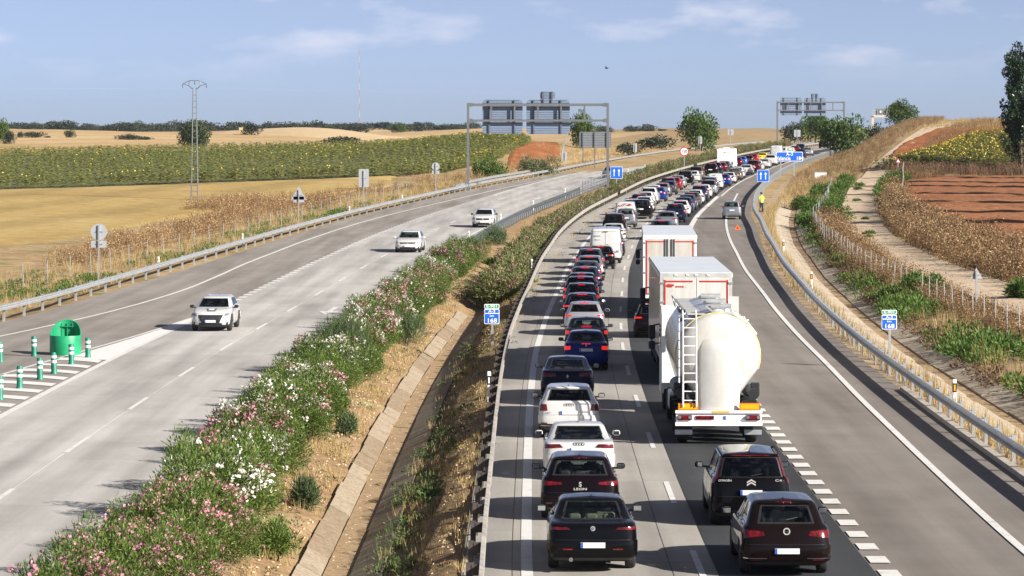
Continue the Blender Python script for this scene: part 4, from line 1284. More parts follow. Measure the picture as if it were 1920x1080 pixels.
car_type('van', 5.41, 1.02, 2.28, [(.01,.95),(.015,1.2),(.02,1.34),(.03,1.42),(.09,2.12)], (1.0, 4.46), .34, hood=.80, cowl=1.32, ws=1.62, nose=.98, seat='seat_dark', rear_win=None, side_win=True, side_u=((.60, .72),), top=(.90, .78),
         fl=(.985, 1, .995, .985, .98, .975), lights=[(((.224, 2.6), (.256, 2.6), (.254, 5.2), (.224, 5.2)), RED)], plate=(2.2, .62), fin=False, handle=False, trim=1.1)
for k, (r, S) in TYPES.items():
    r.location = (0, -300, -50)        # parked below ground until the first copy is placed

# white vans: split rear doors
for key, zt in (('van', 2.05), ('small_van', 1.68)):
    r, S = TYPES[key]
    d = MB()
    S.patch(d, ((0, 1.6), (.002, 1.6), (.002, 6.9), (0, 6.9)), .003, 2, 12, 0, 0, .01)
    for vv in (1.6, 6.9): S.patch(d, ((0, vv), (.20, vv), (.20, vv + .03), (0, vv + .03)), .003, 10, 2, 0, 0, .01)
    S.patch(d, ((.20, 1.6), (.203, 1.6), (.203, 6.9), (.20, 6.9)), .003, 2, 12, 0, 0, .01)
    d.build('door_seam', MAT['black'], r)['kind'] = 'stuff'
    hd = MB(); hd.rbox((.13, -S.L / 2 - .005, zt * .56), (.13, .05, .20), .02); hd.build('door_handle', MAT['black'], r)
    tl = MB(); tl.rbox((0, -S.L / 2 + .06, zt + .02), (.34, .06, .035), .01); tl.build('brake_lamp', MAT['lens_red'], r)

TINY = ('panel_seam', 'door_handle', 'window_seal', 'grille_bar', 'grille', 'headrest', 'mirror_glass', 'wiper', 'aerial', 'headlamp', 'reflector', 'sill', 'front_bumper_trim', 'exhaust_pipe', 'arch_cladding', 'door_seam', 'cabin_trim', 'front_seat', 'door_pillar')
def copy_far(o):
    c = o.copy(); COL.objects.link(c)
    for ch in o.children:
        if ch.name.split('.')[0] in TINY: continue
        q = ch.copy(); COL.objects.link(q); q.parent = c
    return c
def set_paint(o, mat):
    for s_ in o.material_slots:
        if s_.material == MAT['paint']:
            s_.link = 'OBJECT'; s_.material = mat

def place_car(kind, d, xc=None, lane=None, paint='white', label='', group='cars queuing on the right carriageway', front=False, o=None, cat='car', glass=None):
    """d: depth of the end that faces the camera"""
    root, S = TYPES[kind]
    r = copy_far(root) if d > 285 and not front else copy_tree(root)
    x = (xc - 960) * d / FOCAL if xc is not None else X0s(d) + o
    h = heading(d + S.L / 2)
    yc = d + S.L / 2 * cos(h)
    off = x - X0s(d)
    r.location = (X0s(yc) + off, yc, float(zp(yc)) + .014)
    r.rotation_euler = (math.atan((float(zp(yc + 3)) - float(zp(yc - 3))) / 6) * (-1 if front else 1), 0, -h + (pi if front else 0))
    r.name = 'car' if cat == 'car' else 'van'
    tag(r, label, cat, group)
    for ch in r.children:
        set_paint(ch, PAINT[paint])
        if glass and ch.name.startswith('rear_window'):
            ch.material_slots[0].link = 'OBJECT'; ch.material_slots[0].material = MAT[glass]
    return r
# ------------------------------------------------------------------ the queue on the right carriageway and the oncoming cars
G1 = 'cars queuing in the inner lane'
G2 = 'cars queuing in the outer lane'
HERO = {}
HERO['alfa'] = place_car('saloon', 63.2, 1112, paint='black', group=G1, label='black saloon with cream headrests, nearest car of the inner lane')
HERO['leon'] = place_car('hatch', 71.6, 1088, paint='aubergine', group=G1, label='dark aubergine hatchback with lettering on its tailgate, right ahead of the black saloon')
HERO['a5'] = place_car('coupe', 80.0, 1086, paint='white', group=G1, label='low white coupe with slim red tail lamps, third car of the inner lane')
HERO['q2'] = place_car('crossover', 90.8, 1067, paint='white', group=G1, label='white crossover with black lower bumper, ahead of the white coupe')
HERO['laguna'] = place_car('liftback', 103.0, 1064, paint='navy', group=G1, label='navy liftback with wide red lamps, ahead of the white crossover')
HERO['b206'] = place_car('small_saloon', 116.3, 1099, paint='blue', group=G1, label='small royal blue saloon with lit brake lamps in the shade of the lorry')
place_car('brake_saloon', 124.8, 1100, paint='grey', group=G1, label='dark grey saloon with cream headrests, ahead of the royal blue saloon')
HERO['i30'] = place_car('brake_hatch', 136.0, 1096, paint='pale_silver', group=G1, label='pale silver hatchback with a card in its rear window')
place_car('brake_hatch', 143.2, 1091, paint='navy', group=G1, label='navy hatchback right ahead of the pale silver hatchback')
place_car('brake_suv', 149.4, 1090, paint='slate', group=G1, label='slate blue roof-railed car between a navy hatchback and a black one')
place_car('brake_suv', 155.8, 1089, paint='black', group=G1, label='black roof-railed car with lit brake lamps, sixth ahead of the royal blue saloon')
place_car('brake_hatch', 162.0, 1090, paint='slate', group=G1, label='slate hatchback mostly hidden behind the black roof-railed car')
place_car('brake_hatch', 168.2, 1097, paint='darkblue', group=G1, label='dark blue hatchback three cars behind the slate car with amber lamps')
place_car('brake_saloon', 174.4, 1099, paint='grey', group=G1, label='grey saloon whose roof shows behind a dark blue hatchback')
place_car('brake_hatch', 180.6, 1105, paint='silver', group=G1, label='silver hatchback tucked close behind the slate estate')
place_car('brake_suv', 186.6, 1106, paint='slate', group=G1, label='slate estate with glowing round tail lamps behind a black hatchback')
place_car('brake_hatch', 193.0, 1126, paint='black', group=G1, label='black hatchback right behind the tall white panel van')
HERO['van'] = place_car('van', 199.6, 1135, paint='white', group='white vans in the queue', label='tall white panel van with closed rear doors in the inner lane', cat='van')
place_car('brake_hatch', 208.6, 1146, paint='navy', group=G1, label='navy hatchback ahead of the tall white van, its right side showing')
place_car('brake_hatch', 217.0, 1143, paint='silver', group=G1, label='silver car peeping over the roof of the tall white van')
place_car('coupe', 227.0, 1149, paint='white', group=G1, label='white saloon behind the black people carrier')
place_car('mpv', 238.5, 1151, paint='black', group=G1, label='black people carrier in the inner lane behind the silver mini car')
HERO['micro'] = place_car('microvan', 252.0, 1173, paint='silver', group=G1, label='tall silver mini car with upright tail lamps, right behind a small white van')
HERO['kangoo'] = place_car('small_van', 259.0, 1172, paint='white', group='white vans in the queue', label='small white van with red print on its rear, ahead of the silver mini car', cat='van')
place_car('suv', 268.5, 1201, paint='black', group=G1, label='black off-roader with shining lamps to the right of the small white van')
place_car('brake_hatch', 276.0, 1184, paint='white', group=G1, label='white hatchback whose roof shows over the small printed van')
place_car('hatch', 283.0, 1207, paint='white', group=G1, label='white hatchback right ahead of the black off-roader')
place_car('brake_hatch', 289.5, 1198, paint='darkblue', group=G1, label='dark blue hatchback squeezed between two white cars of the inner lane')
place_car('brake_hatch', 296.0, 1210, paint='white', group=G1, label='white car with a pale blue roof sheen before the tall white one')
place_car('suv', 302.5, 1216, paint='white', group=G1, label='tall white car just behind the blue hatchback')
place_car('brake_hatch', 310.0, 1232, paint='blue', group=G1, label='blue hatchback with lit brake lamps in the inner lane')
place_car('hatch', 317.0, 1224, paint='white', group=G1, label='white roof seen over the blue hatchback')
place_car('brake_hatch', 324.0, 1241, paint='silver', group=G1, label='silver estate ahead of the blue hatchback')
place_car('hatch', 331.0, 1253, paint='grey', group=G1, label='grey car squeezed between the silver estate and a dark car')
place_car('brake_suv', 338.0, 1252, paint='navy', group=G1, label='navy car with a bright top brake lamp behind the red hatchback')
place_car('brake_hatch', 345.0, 1263, paint='red', group=G1, label='red hatchback in the inner lane near the speed sign')
place_car('hatch', 353.0, 1270, paint='pale_silver', group=G1, label='pale silver saloon behind the large black off-roader')
place_car('suv', 364.0, 1284, paint='black', group=G1, label='large black off-roader below the speed limit sign')
place_car('hatch', 374.0, 1298, paint='white', group=G1, label='white hatchback to the right of the large black off-roader')
place_car('mpv', 386.0, 1305, paint='bronze', group=G1, label='bronze grey people carrier beside the median rail')
place_car('brake_suv', 404.0, 1332, paint='black', group=G1, label='black car with red lamps just behind the motorhome')
place_car('brake_suv', 412.0, 1340, paint='navy', group=G1, label='navy car with lit brake lamps close behind the motorhome')
place_car('brake_hatch', 419.0, 1350, paint='maroon', group=G1, label='maroon car tucked behind the motorhome')
place_car('brake_hatch', 426.0, 1357, paint='slate', group=G1, label='slate car right at the rear of the motorhome')
for i, (k, d, xc, p, lb) in enumerate([
        ('brake_hatch', 449, 1380, 'maroon', 'maroon hatchback just ahead of the motorhome'),
        ('brake_hatch', 458, 1389, 'brightblue', 'bright blue hatchback ahead of the motorhome'),
        ('brake_hatch', 467, 1401, 'black', 'black hatchback between the bright blue and the red car'),
        ('brake_hatch', 477, 1411, 'red', 'red hatchback behind the yellow car'),
        ('hatch', 487, 1429, 'yellow', 'yellow hatchback, the only yellow car of the queue'),
        ('van', 505, 1455, 'white', 'white van with a dark top, ahead of the yellow car'),
        ('hatch', 560, 1490, 'red', 'red car peeping from behind the route sign'),
        ('suv', 570, 1500, 'navy', 'navy off-roader beyond the route sign'),
        ('suv', 640, 1543, 'black', 'black off-roader alone on the far bend left of the round tree'),
        ('hatch', 712, 1614, 'white', 'farther white hatchback right of the round tree'),
        ('saloon', 700, 1624, 'white', 'nearer white saloon right of the round tree'),
        ('hatch', 745, 1650, 'red', 'red car at the far end of the road')]):
    place_car(k, d, xc, paint=p, group=G1, label=lb, cat='van' if k == 'van' else 'car')

# outer lane
HERO['c4'] = place_car('mpv', 70.6, 1409, paint='black', group=G2, label='black people carrier with tall tail lamps and roof rails behind the tanker')
HERO['astra'] = place_car('astra', 62.6, 1476, paint='brown', group=G2, label='dark brown hatchback with chrome bumper strips, nearest car of the outer lane')
place_car('brake_hatch', 134.5, 1227, paint='aubergine', group=G2, label='dark purple car half hidden between the two lorries')
place_car('brake_hatch', 231.0, 1240, paint='slate', group=G2, label='slate car whose roof shows over the front lorry')
HERO['fiat'] = place_car('hatch', 248.0, 1250, paint='silver', group=G2, label='silver hatchback ahead of the front lorry in the outer lane')
place_car('brake_suv', 261.0, 1266, paint='navy', group=G2, label='navy car with a dark sunroof and bright red lamps, ahead of the silver hatchback')
for k, d, xc, p, lb in [
        ('brake_hatch', 273, 1275, 'white', 'white hatchback ahead of the navy car with the sunroof'),
        ('hatch', 280.5, 1281, 'darkblue', 'dark blue roof behind the white hatchback of the outer lane'),
        ('hatch', 287.5, 1288, 'slate', 'slate car squeezed among dark roofs in the outer lane'),
        ('brake_hatch', 294.5, 1296, 'grey', 'grey car with lit lamps among dark roofs in the outer lane'),
        ('hatch', 302, 1302, 'white', 'white hatchback ahead of the grey car in the outer lane'),
        ('brake_suv', 310.5, 1311, 'darkblue', 'tall dark blue car in the outer lane'),
        ('brake_hatch', 319, 1318, 'white', 'white hatchback left of the silver estate'),
        ('mpv', 328, 1328, 'silver', 'silver people carrier behind the plain white van'),
        ('suv', 337.5, 1330, 'slate', 'slate car peeping over the white hatchback beside the plain white van')]:
    place_car(k, d, xc, paint=p, group=G2, label=lb)
place_car('small_van', 347, 1340, paint='white', group='white vans in the queue', label='plain white van with blank rear doors, in the middle of the outer lane', cat='van')
for k, d, xc, p, lb in [
        ('brake_hatch', 359, 1355, 'blue', 'blue hatchback right of the plain white van'),
        ('coupe', 370, 1365, 'white', 'white saloon ahead of the blue hatchback by the arrows sign'),
        ('hatch', 384, 1377, 'bronze', 'dark bronze hatchback between two white cars'),
        ('hatch', 392, 1382, 'white', 'white hatchback just ahead of the dark bronze one'),
        ('coupe', 408, 1398, 'white', 'white saloon with a dark rear sill behind the dark red car'),
        ('suv', 421, 1412, 'maroon', 'dark red off-roader in the outer lane near the arrows sign'),
        ('hatch', 429, 1419, 'white', 'white hatchback right of the dark red off-roader'),
        ('coupe', 445, 1432, 'white', 'white saloon ahead of the dark red off-roader'),
        ('suv', 460, 1445, 'white', 'white off-roader left of the route sign'),
        ('hatch', 474, 1457, 'white', 'white hatchback half hidden by the route sign'),
        ('coupe', 490, 1474, 'white', 'white saloon showing below the route sign'),
        ('hatch', 522, 1500, 'darkblue', 'dark blue car at the right edge of the route sign'),
        ('hatch', 540, 1514, 'pale_silver', 'pale silver hatchback, the last clear car before the bend')]:
    place_car(k, d, xc, paint=p, group=G2, label=lb)
# broken-down car
HERO['note'] = place_car('microvan', 268, 1372, paint='silver', group=None, label='silver mini car stopped on the hard shoulder beside the guardrail')
# oncoming
GO = 'oncoming cars on the left carriageway'
HERO['p3008'] = place_car('crossover', 139, 394, paint='white', group=GO, front=True, label='white car with a wide toothed grille and dark bonnet badge, nearest oncoming car')
HERO['p308'] = place_car('hatch', 213, 764, paint='white', group=GO, front=True, label='white hatchback in the oncoming lanes, second nearest')
HERO['gla'] = place_car('crossover', 252, 905, paint='white', group=GO, front=True, label='white oncoming crossover near the guardrail, third nearest')
place_car('hatch', 392, 1141, paint='silver', group=GO, front=True, label='silver oncoming car behind the gantry post')

# ---- badges, lettering and odd things on single cars
def on_skin(key, u, v, off=.0):
    return TYPES[key][1].at(np.array([u]), np.array([v]), off)[0]
def rear_text(car, key, txt, size, x, v, width=None, mat='galv_pale'):
    p = on_skin(key, .02, v, .006)
    return lettering(txt, size, MAT[mat], car, (x, p[1] - .006, p[2]), width=width)
def disc(car, name, x, y, z, r, mat, r2=0, n=20, t=.012):
    m = MB()
    if r2:
        m.lathe([(r2, -t), (r, -t), (r, t), (r2, t), (r2, -t)], n, 'y', 0)
        del m.f[-2:], m.m[-2:]                 # an open ring: no caps
    else:
        m.lathe([(0, -t), (r, -t), (r, t), (0, t)], n, 'y', 0)
    return m.build(name, MAT[mat], car, loc=(x, y, z))
p = on_skin('saloon', 0, 3.95, .01)
e = disc(HERO['alfa'], 'emblem', 0, p[1], p[2] - .03, .050, 'galv'); disc(e, 'emblem_field', 0, -.012, 0, .030, 'galv_dark')
rear_text(HERO['leon'], 'hatch', 'LEON', .075, .0, 3.05, .30)
p = on_skin('hatch', 0, 3.55, .01)
lettering('S', .15, MAT['galv_pale'], HERO['leon'], (0, p[1] - .01, p[2]), name='emblem')
for key, nm, v in (('coupe', 'a5', 3.95), ('crossover', 'q2', 4.05)):
    p = on_skin(key, 0, v, .012)
    for k in range(4): disc(HERO[nm], 'emblem_ring', (k - 1.5) * .068, p[1], p[2], .045, 'chrome', .034, 16, .008)
rear_text(HERO['q2'], 'crossover', 'Q2', .075, -.56, 3.0, .12)
p = on_skin('liftback', 0, 3.4, .012)
mm = MB(); mm.plate([(0, .07), (.045, 0), (0, -.07), (-.045, 0)], -.008, .008); mm.build('emblem', MAT['galv_pale'], HERO['laguna'], loc=(0, p[1] - .01, p[2]))
p = on_skin('small_saloon', 0, 4.0, .012)
mm = MB(); mm.plate([(-.03, -.05), (.03, -.05), (.025, .03), (.04, .06), (-.02, .06)], -.008, .008); mm.build('emblem', MAT['galv_pale'], HERO['b206'], loc=(0, p[1] - .01, p[2]))
p = on_skin('mpv', 0, 4.6, .012)
for k in (0, 1):
    c = MB(); zz = p[2] - .02 - .06 * k
    c.add([(-.10, 0, -.05), (-.10, 0, -.015), (0, 0, .045), (.10, 0, -.015), (.10, 0, -.05), (0, 0, .01)], [(0, 1, 2, 5), (5, 2, 3, 4)])
    c.build('emblem', MAT['galv_pale'], HERO['c4'], loc=(0, p[1] - .016, zz))
rear_text(HERO['c4'], 'mpv', 'CITROËN', .06, -.60, 4.5, .30)
rear_text(HERO['c4'], 'mpv', 'C4', .07, .62, 4.5, .15)
p = on_skin('astra', 0, 3.9, .012)
disc(HERO['astra'], 'emblem', 0, p[1] - .004, p[2], .072, 'galv_pale', .050)
bar = MB(); bar.box((0, 0, 0), (.15, .012, .02)); bar.build('emblem_bar', MAT['chrome'], HERO['astra'], loc=(0, p[1] - .006, p[2]))
S = TYPES['astra'][1]
cs = MB(); S.patch(cs, ((.09, 1.2), (.215, 1.2), (.215, 1.28), (.09, 1.28)), .044, 10, 2, 0, 0, .02); cs.build('chrome_strip', MAT['chrome'], HERO['astra'])
# card in the rear window, dashboards
c = MB(); c.box((0, 0, 0), (.26, .01, .13)); c.build('window_card', MAT['card'], HERO['i30'], loc=(0, -1.62, 1.22))
c = MB(); c.box((0, 0, 0), (.34, .01, .13)); c.build('window_card', MAT['card'], HERO['b206'], loc=(.02, -1.30, 1.20))
c = MB(); c.box((0, 0, 0), (.40, .01, .17)); c.build('window_card', MAT['card'], HERO['note'], loc=(.02, -1.55, 1.27))
# print on the small van: red umbrella and word
v = HERO['kangoo']
p = on_skin('small_van', 0, 6.5, .01)
u_ = MB(); u_.plate([(-.22, 0), (-.16, .09), (0, .15), (.16, .09), (.22, 0)], -.004, .004); u_.build('print', MAT['tape_red'], v, loc=(.36, p[1] - .03, 1.55))
for k in range(3):
    c = MB(); c.box((0, 0, 0), (.13, .006, .10 - .02 * k)); c.build('print', MAT['tape_red'], v, loc=(-.52 + .19 * k, p[1] - .03, 1.53))
# oncoming car: toothed grille, badge
S = TYPES['crossover'][1]
gm = MB(); S.patch(gm, ((1, 1.25), (.925, 1.35), (.90, 3.15), (1, 3.15)), .02, 8, 6, 0, 0, .03); gm.build('grille_surround', MAT['black'], HERO['p3008'])
for k in range(9):
    u = 1 - .009 * k
    for sg in ((1,) if k == 0 else (1, -1)):
        t_ = MB(); S.patch(t_, ((u, 2.3), (u - .003, 2.3), (u - .003, 3.1), (u, 3.1)), .032, 2, 4, sg, 0, .02); t_.build('grille_tooth', MAT['chrome'], HERO['p3008'])
b = MB(); S.patch(b, ((1, 4.45), (.965, 4.45), (.95, 5.4), (1, 5.4)), .006, 5, 4, 0, 0, .01); b.build('bonnet_badge', MAT['galv_dark'], HERO['p3008'])
b = MB(); S.patch(b, ((1, 4.8), (.978, 4.8), (.974, 5.25), (1, 5.25)), .010, 4, 3, 0, 0, .01); b.build('bonnet_badge', MAT['plate'], HERO['p3008'])
for nm, key in (('p308', 'hatch'), ('gla', 'crossover')):
    S = TYPES[key][1]
    gm = MB(); S.patch(gm, ((1, 2.7), (.91, 2.7), (.90, 3.6), (1, 3.6)), .014, 8, 4, 0, 0, .02); gm.build('grille_surround', MAT['black'], HERO[nm])
    p = S.at(np.array([1.0]), np.array([3.15]), .03)[0]; disc(HERO[nm], 'emblem', 0, p[1], p[2], .075, 'chrome')
# faded green print on the panel van door
p = on_skin('van', 0, 6.2, .008)
for zz, ww in ((1.86, .40), (1.60, .34)):
    c = MB(); c.box((0, 0, 0), (ww, .006, .07)); c.build('print', MAT['card'], HERO['van'], loc=(-.42, p[1] - .02, zz))
# ------------------------------------------------------------------ lorries, tanker, motorhome
def place(root, d, x, L):
    h = heading(d + L / 2)
    off = x - X0s(d)
    yc = d + L / 2
    root.location = (X0s(yc) + off, yc, float(zp(yc)) + .016)
    root.rotation_euler = (math.atan((float(zp(yc + 5)) - float(zp(yc - 5))) / 10), 0, -h)
    return root

_tw = wheel_meshes(.50, .34, .56)
def truck_wheels(root, ys, track=1.0, r=.50):
    for yy in ys:
        for sg in (1, -1):
            o = link('wheel', _tw[0], root, (sg * track, yy, r))
            if sg < 0: o.rotation_euler = (0, 0, pi)
            link('rim', _tw[1], o)

def cab(root, y, mat, H=3.55):
    """tractor cab in front of the trailer, nose towards +y"""
    c = MB()
    prof = [(-1.1, .95), (-1.1, H - .25), (-.75, H), (.55, H - .05), (.95, H - .45), (1.12, 1.9), (1.15, .55), (-.4, .55), (-.4, .95)]
    n = len(prof)
    vs = [(-1.23, y + a, b) for a, b in prof] + [(1.23, y + a, b) for a, b in prof]
    c.add(vs, [tuple(range(n)), tuple(range(2 * n - 1, n - 1, -1))] + [((k + 1) % n, k, n + k, n + (k + 1) % n) for k in range(n)])
    c.build('cab', mat, root)
    g = MB(); g.box((0, y + 1.06, 2.45), (2.2, .06, .85)); g.build('windscreen', MAT['glass_dark'], root)
    for sg in (-1, 1):
        g = MB(); g.box((sg * 1.235, y + .35, 2.4), (.02, .9, .7)); g.build('side_window', MAT['glass_dark'], root)
        m = MB()
        m.rbox((sg * 1.48, y + .95, 2.45), (.22, .16, .46), .04); m.rbox((sg * 1.48, y + .95, 2.02), (.22, .16, .26), .04)
        m.tube((sg * 1.2, y + .95, 2.72), (sg * 1.46, y + .95, 2.66), .025); m.tube((sg * 1.48, y + .97, 1.95), (sg * 1.48, y + .97, 2.6), .02)
        m.tube((sg * 1.2, y + .95, 2.1), (sg * 1.46, y + .95, 2.05), .02)
        m.build('mirror', MAT['black'], root)
    ch = MB(); ch.box((0, y - 1.2, .85), (.9, 6.0, .25)); ch.build('tractor_chassis', MAT['truck_black'], root)
    truck_wheels(root, (y + .05, y - 3.35))

def box_trailer(name, label, d, x, H, side, door, frame_top_only, emblem=False):
    L = 13.6
    r = thing(name, label, 'lorry', group='lorries in the outer lane')
    y0 = -L / 2
    w = 1.275
    zb = 1.12
    for sg in (-1, 1):
        m = MB(); m.box((sg * (w - .015), 0, (zb + H) / 2), (.03, L - .02, H - zb)); m.build('side_panel', side, r)
        k = MB(); k.box((sg * (w - .005), 0, zb - .06), (.05, L, .16)); k.box((sg * (w + .004), 0, H - .07), (.05, L, .14))
        k.build('side_rail', MAT['galv_pale'], r)['kind'] = 'stuff'
        s_ = MB(); s_.box((sg * (w - .05), .6, .72), (.03, 6.0, .5)); s_.build('side_guard', MAT['truck_black'], r)
    m = MB(); m.box((0, 0, H + .012), (2 * w, L, .04)); m.build('roof', MAT['trailer_roof'], r)
    m = MB(); m.box((0, L / 2 - .02, (zb + H) / 2), (2 * w - .04, .04, H - zb)); m.build('front_wall', door, r)
    m = MB(); m.box((0, 0, zb - .02), (2 * w - .1, L - .1, .1)); m.build('floor', MAT['truck_black'], r)
    # rear frame and doors
    f = MB()
    for sg in (-1, 1): f.box((sg * (w - .05), y0 - .02, (zb + H) / 2), (.10, .06, H - zb + .04))
    f.box((0, y0 - .02, H - .09), (2 * w - .2, .06, .20)); f.box((0, y0 - .02, zb - .02), (2 * w - .2, .06, .16))
    f.build('rear_frame', MAT['galv_pale'] if emblem else MAT['white'], r)
    hd = H - .2 - zb
    for sg in (-1, 1):
        dr = MB(); dr.rbox((sg * (w - .1) / 2, y0 - .03, zb + .06 + hd / 2), ((w - .1) - .015, .05, hd - .02), .012)
        dd = dr.build('door', door, r)
        t = MB(); tx = w - .17
        t.box((sg * .62, y0 - .062, H - .28), (1.0, .012, .05)); t.box((sg * tx, y0 - .0625, zb + hd / 2 + .04), (.05, .012, hd - .14)); t.box((sg * .62, y0 - .062, zb + .12), (1.0, .012, .05))
        t.build('red_tape', MAT['tape_red'], dd)
        for q in (.12, .4, .68, .93):
            hg = MB(); hg.box((sg * (w - .06), y0 - .07, zb + .06 + hd * q), (.16, .04, .06)); hg.build('hinge', MAT['galv'], dd)
        if not emblem:
            for bx in (.10, .22):
                b = MB(); b.tube((sg * bx, y0 - .085, zb - .02), (sg * bx, y0 - .085, H - .15), .022); b.build('lock_bar', MAT['galv_dark'], dd)
    if emblem:
        e = MB(); e.plate([(-.14, 0), (-.12, .07), (-.03, .09), (.05, .075), (.12, .08), (.14, .02), (.08, .0), (.06, -.03), (-.08, -.03)], -.004, .004)
        e.build('emblem', MAT['tape_red'], r, loc=(-.92, y0 - .064, H - .46))
        for k in range(6):
            b = MB(); b.box((0, 0, 0), (.055, .006, .05)); b.build('emblem_stroke', MAT['tape_red'] if k < 4 else MAT['card'], r, loc=(-.70 + .075 * k, y0 - .062, H - .47))
        for k in (-.72, -.3, .0, .42):
            b = MB(); b.box((k, y0 - .06, H - .05), (.10, .03, .05)); b.build('door_catch', MAT['white'], r)
    # under-run bar, lamps, plate, flaps
    b = MB(); b.box((0, y0 + .1, .55), (2.35, .1, .14)); b.build('bumper_bar', MAT['truck_black'], r)
    for sg in (-1, 1):
        l_ = MB(); l_.rbox((sg * .95, y0 + .03, .78), (.42, .08, .13), .02); l_.build('tail_lamp', MAT['lens_red'], r)
        fl = MB(); fl.box((sg * .95, y0 + 1.5, .5), (.5, .02, .7)); fl.build('mud_flap', MAT['tyre'], r)
    number_plate(r, y0 + .03, .80)
    truck_wheels(r, (y0 + 2.4, y0 + 3.7, y0 + 5.0))
    ch = MB(); ch.box((0, 1.0, .95), (.9, L - 2, .22)); ch.build('chassis', MAT['truck_black'], r)
    cab(r, L / 2 + 1.15, MAT['white'])
    return place(r, d, x, L)
box_trailer('lorry', 'white box lorry with red-taped doors and small red emblem, right ahead of the tanker', 109.4, 6.52, 4.0, MAT['trailer_side'], MAT['trailer_white'], True, True)
box_trailer('lorry', 'off-white box lorry with dark lock bars and red-framed doors, farthest of the lorries', 147.6, 7.55, 4.0, MAT['trailer_cream'], MAT['trailer_cream'], False, False)

# ---- tipping silo tanker
def tanker(d, x):
    L = 9.6
    r = thing('tanker_lorry', 'white silo tanker lorry with rear ladder and orange marker plates', 'lorry', group='lorries in the outer lane')
    y0 = -L / 2
    # hull: round above, hopper-shaped below; rear end domed
    def section(y, R, zc, bw, bz):
        """upper arc, straight flank down to the hopper edge, flat bottom"""
        a0 = -.32
        arc = [(R * cos(a), zc + R * sin(a)) for a in np.linspace(a0, pi - a0, 25)]
        xe, ze = arc[0]
        right = [(bw + (xe - bw) * t, bz + (ze - bz) * t) for t in np.linspace(0, 1, 6)[:-1]]
        left = [(-q, w) for q, w in right[::-1]]
        return [(q, y, w) for q, w in right + arc + left]
    rows = []
    spec = [(y0 + .02, .05, 2.55, .04, 2.5), (y0 + .06, .55, 2.55, .30, 2.0), (y0 + .18, .95, 2.55, .45, 1.6), (y0 + .42, 1.20, 2.55, .52, 1.35), (y0 + .9, 1.265, 2.56, .55, 1.25),
            (y0 + 2.6, 1.27, 2.58, .58, 1.22), (y0 + 4.2, 1.27, 2.6, .9, 1.34), (y0 + 7.6, 1.25, 2.62, .95, 1.42), (y0 + 8.7, 1.15, 2.62, .85, 1.6), (y0 + 9.1, .8, 2.62, .5, 1.95), (y0 + 9.25, .06, 2.62, .04, 2.6)]
    for sp in spec: rows.append(section(*sp))
    P = np.array(rows)
    P = np.concatenate([P, P[:, :1]], 1)
    # resample smoothly along the length
    t = np.concatenate([[0], np.cumsum([.06, .15, .3, .5, 1.7, 1.6, 3.4, 1.1, .5, .4])])
    tt = np.concatenate([np.linspace(0, 1.01, 14), np.linspace(1.3, 8.2, 14), np.linspace(8.4, t[-1], 10)])
    Q = np.stack([np.stack([pchip(t, P[:, k, c], tt) for c in range(3)], -1) for k in range(P.shape[1])], 1)
    hull = MB(); hull.grid(Q, 0, True)
    me = hull.mesh('tank', MAT['tank']); smooth_by_angle(me, 50); link('tank', me, r)
    # weld seam ring
    sm = MB(); ring = [np.array(p) for p in section(y0 + .50, 1.235, 2.55, .53, 1.33)]
    up = [tuple(p) for p in ring if p[2] > 2.0]
    
    sm.path(up, .018, 5); sm.build('weld_seam', MAT['yellow_line'], r)
    # discharge chute: flat-faced box under the rear cone
    c = MB()
    secs = []
    for z, hw, yb in ((1.02, .60, .02), (1.2, .61, .015), (2.2, .62, .0), (2.75, .60, .0), (3.02, .52, .05), (3.16, .30, .16)):
        k = .10
        secs.append([(-hw, y0 + .75, z), (-hw, y0 + yb + k, z), (-hw + k, y0 + yb, z), (0, y0 + yb - .02, z), (hw - k, y0 + yb, z), (hw, y0 + yb + k, z), (hw, y0 + .75, z)])
    c.grid(np.array(secs), 0, False)
    me = c.mesh('discharge_chute', MAT['tank']); smooth_by_angle(me, 45); link('discharge_chute', me, r)
    # ladder on the left
    lx = -.84
    for sg in (-1, 1):
        ld = MB(); ld.tube((lx + sg * .19, y0 - .12, 1.12), (lx + sg * .19, y0 - .02, 3.72), .024); 
        ld.tube((lx + sg * .19, y0 - .02, 3.72), (lx + sg * .19, y0 + .3, 3.85), .024)
        ld.build('ladder_rail', MAT['white'], r)
    for k in range(10):
        z = 1.3 + k * .26
        g = MB(); g.tube((lx - .19, y0 - .12 + .1 * (z - 1.12) / 2.6, z), (lx + .19, y0 - .12 + .1 * (z - 1.12) / 2.6, z), .016); g.build('ladder_rung', MAT['white'], r)
    hp = MB(); hp.path([(lx - .2, y0 - .18, 1.2), (lx - .2, y0 - .18, 1.78), (lx - .14, y0 - .18, 1.85), (lx + .14, y0 - .18, 1.85), (lx + .2, y0 - .18, 1.78), (lx + .2, y0 - .18, 1.2)], .02); hp.build('ladder_hoop', MAT['white'], r)
    lp = MB(); lp.tube((lx - .30, y0 + .05, 1.8), (lx - .30, y0 + .1, 3.7), .025); lp.tube((lx - .30, y0 + .1, 3.7), (lx - .1, y0 + .1, 3.8), .022); lp.build('hand_rail', MAT['white'], r)
    # top walkway, folded rail, manholes, valves
    wk = MB(); wk.box((-.62, y0 + 4.6, 3.74), (.50, 8.0, .04)); wk.build('walkway', MAT['galv_pale'], r)
    rl = MB()
    for yy in (y0 + .9, y0 + 3, y0 + 5.5, y0 + 8): rl.tube((-.9, yy, 3.5), (-1.0, yy, 4.05 - .2), .02)
    rl.path([(-1.0, y0 + .7, 3.86), (-1.0, y0 + 8.2, 3.86)], .022); rl.build('walkway_rail', MAT['galv'], r)
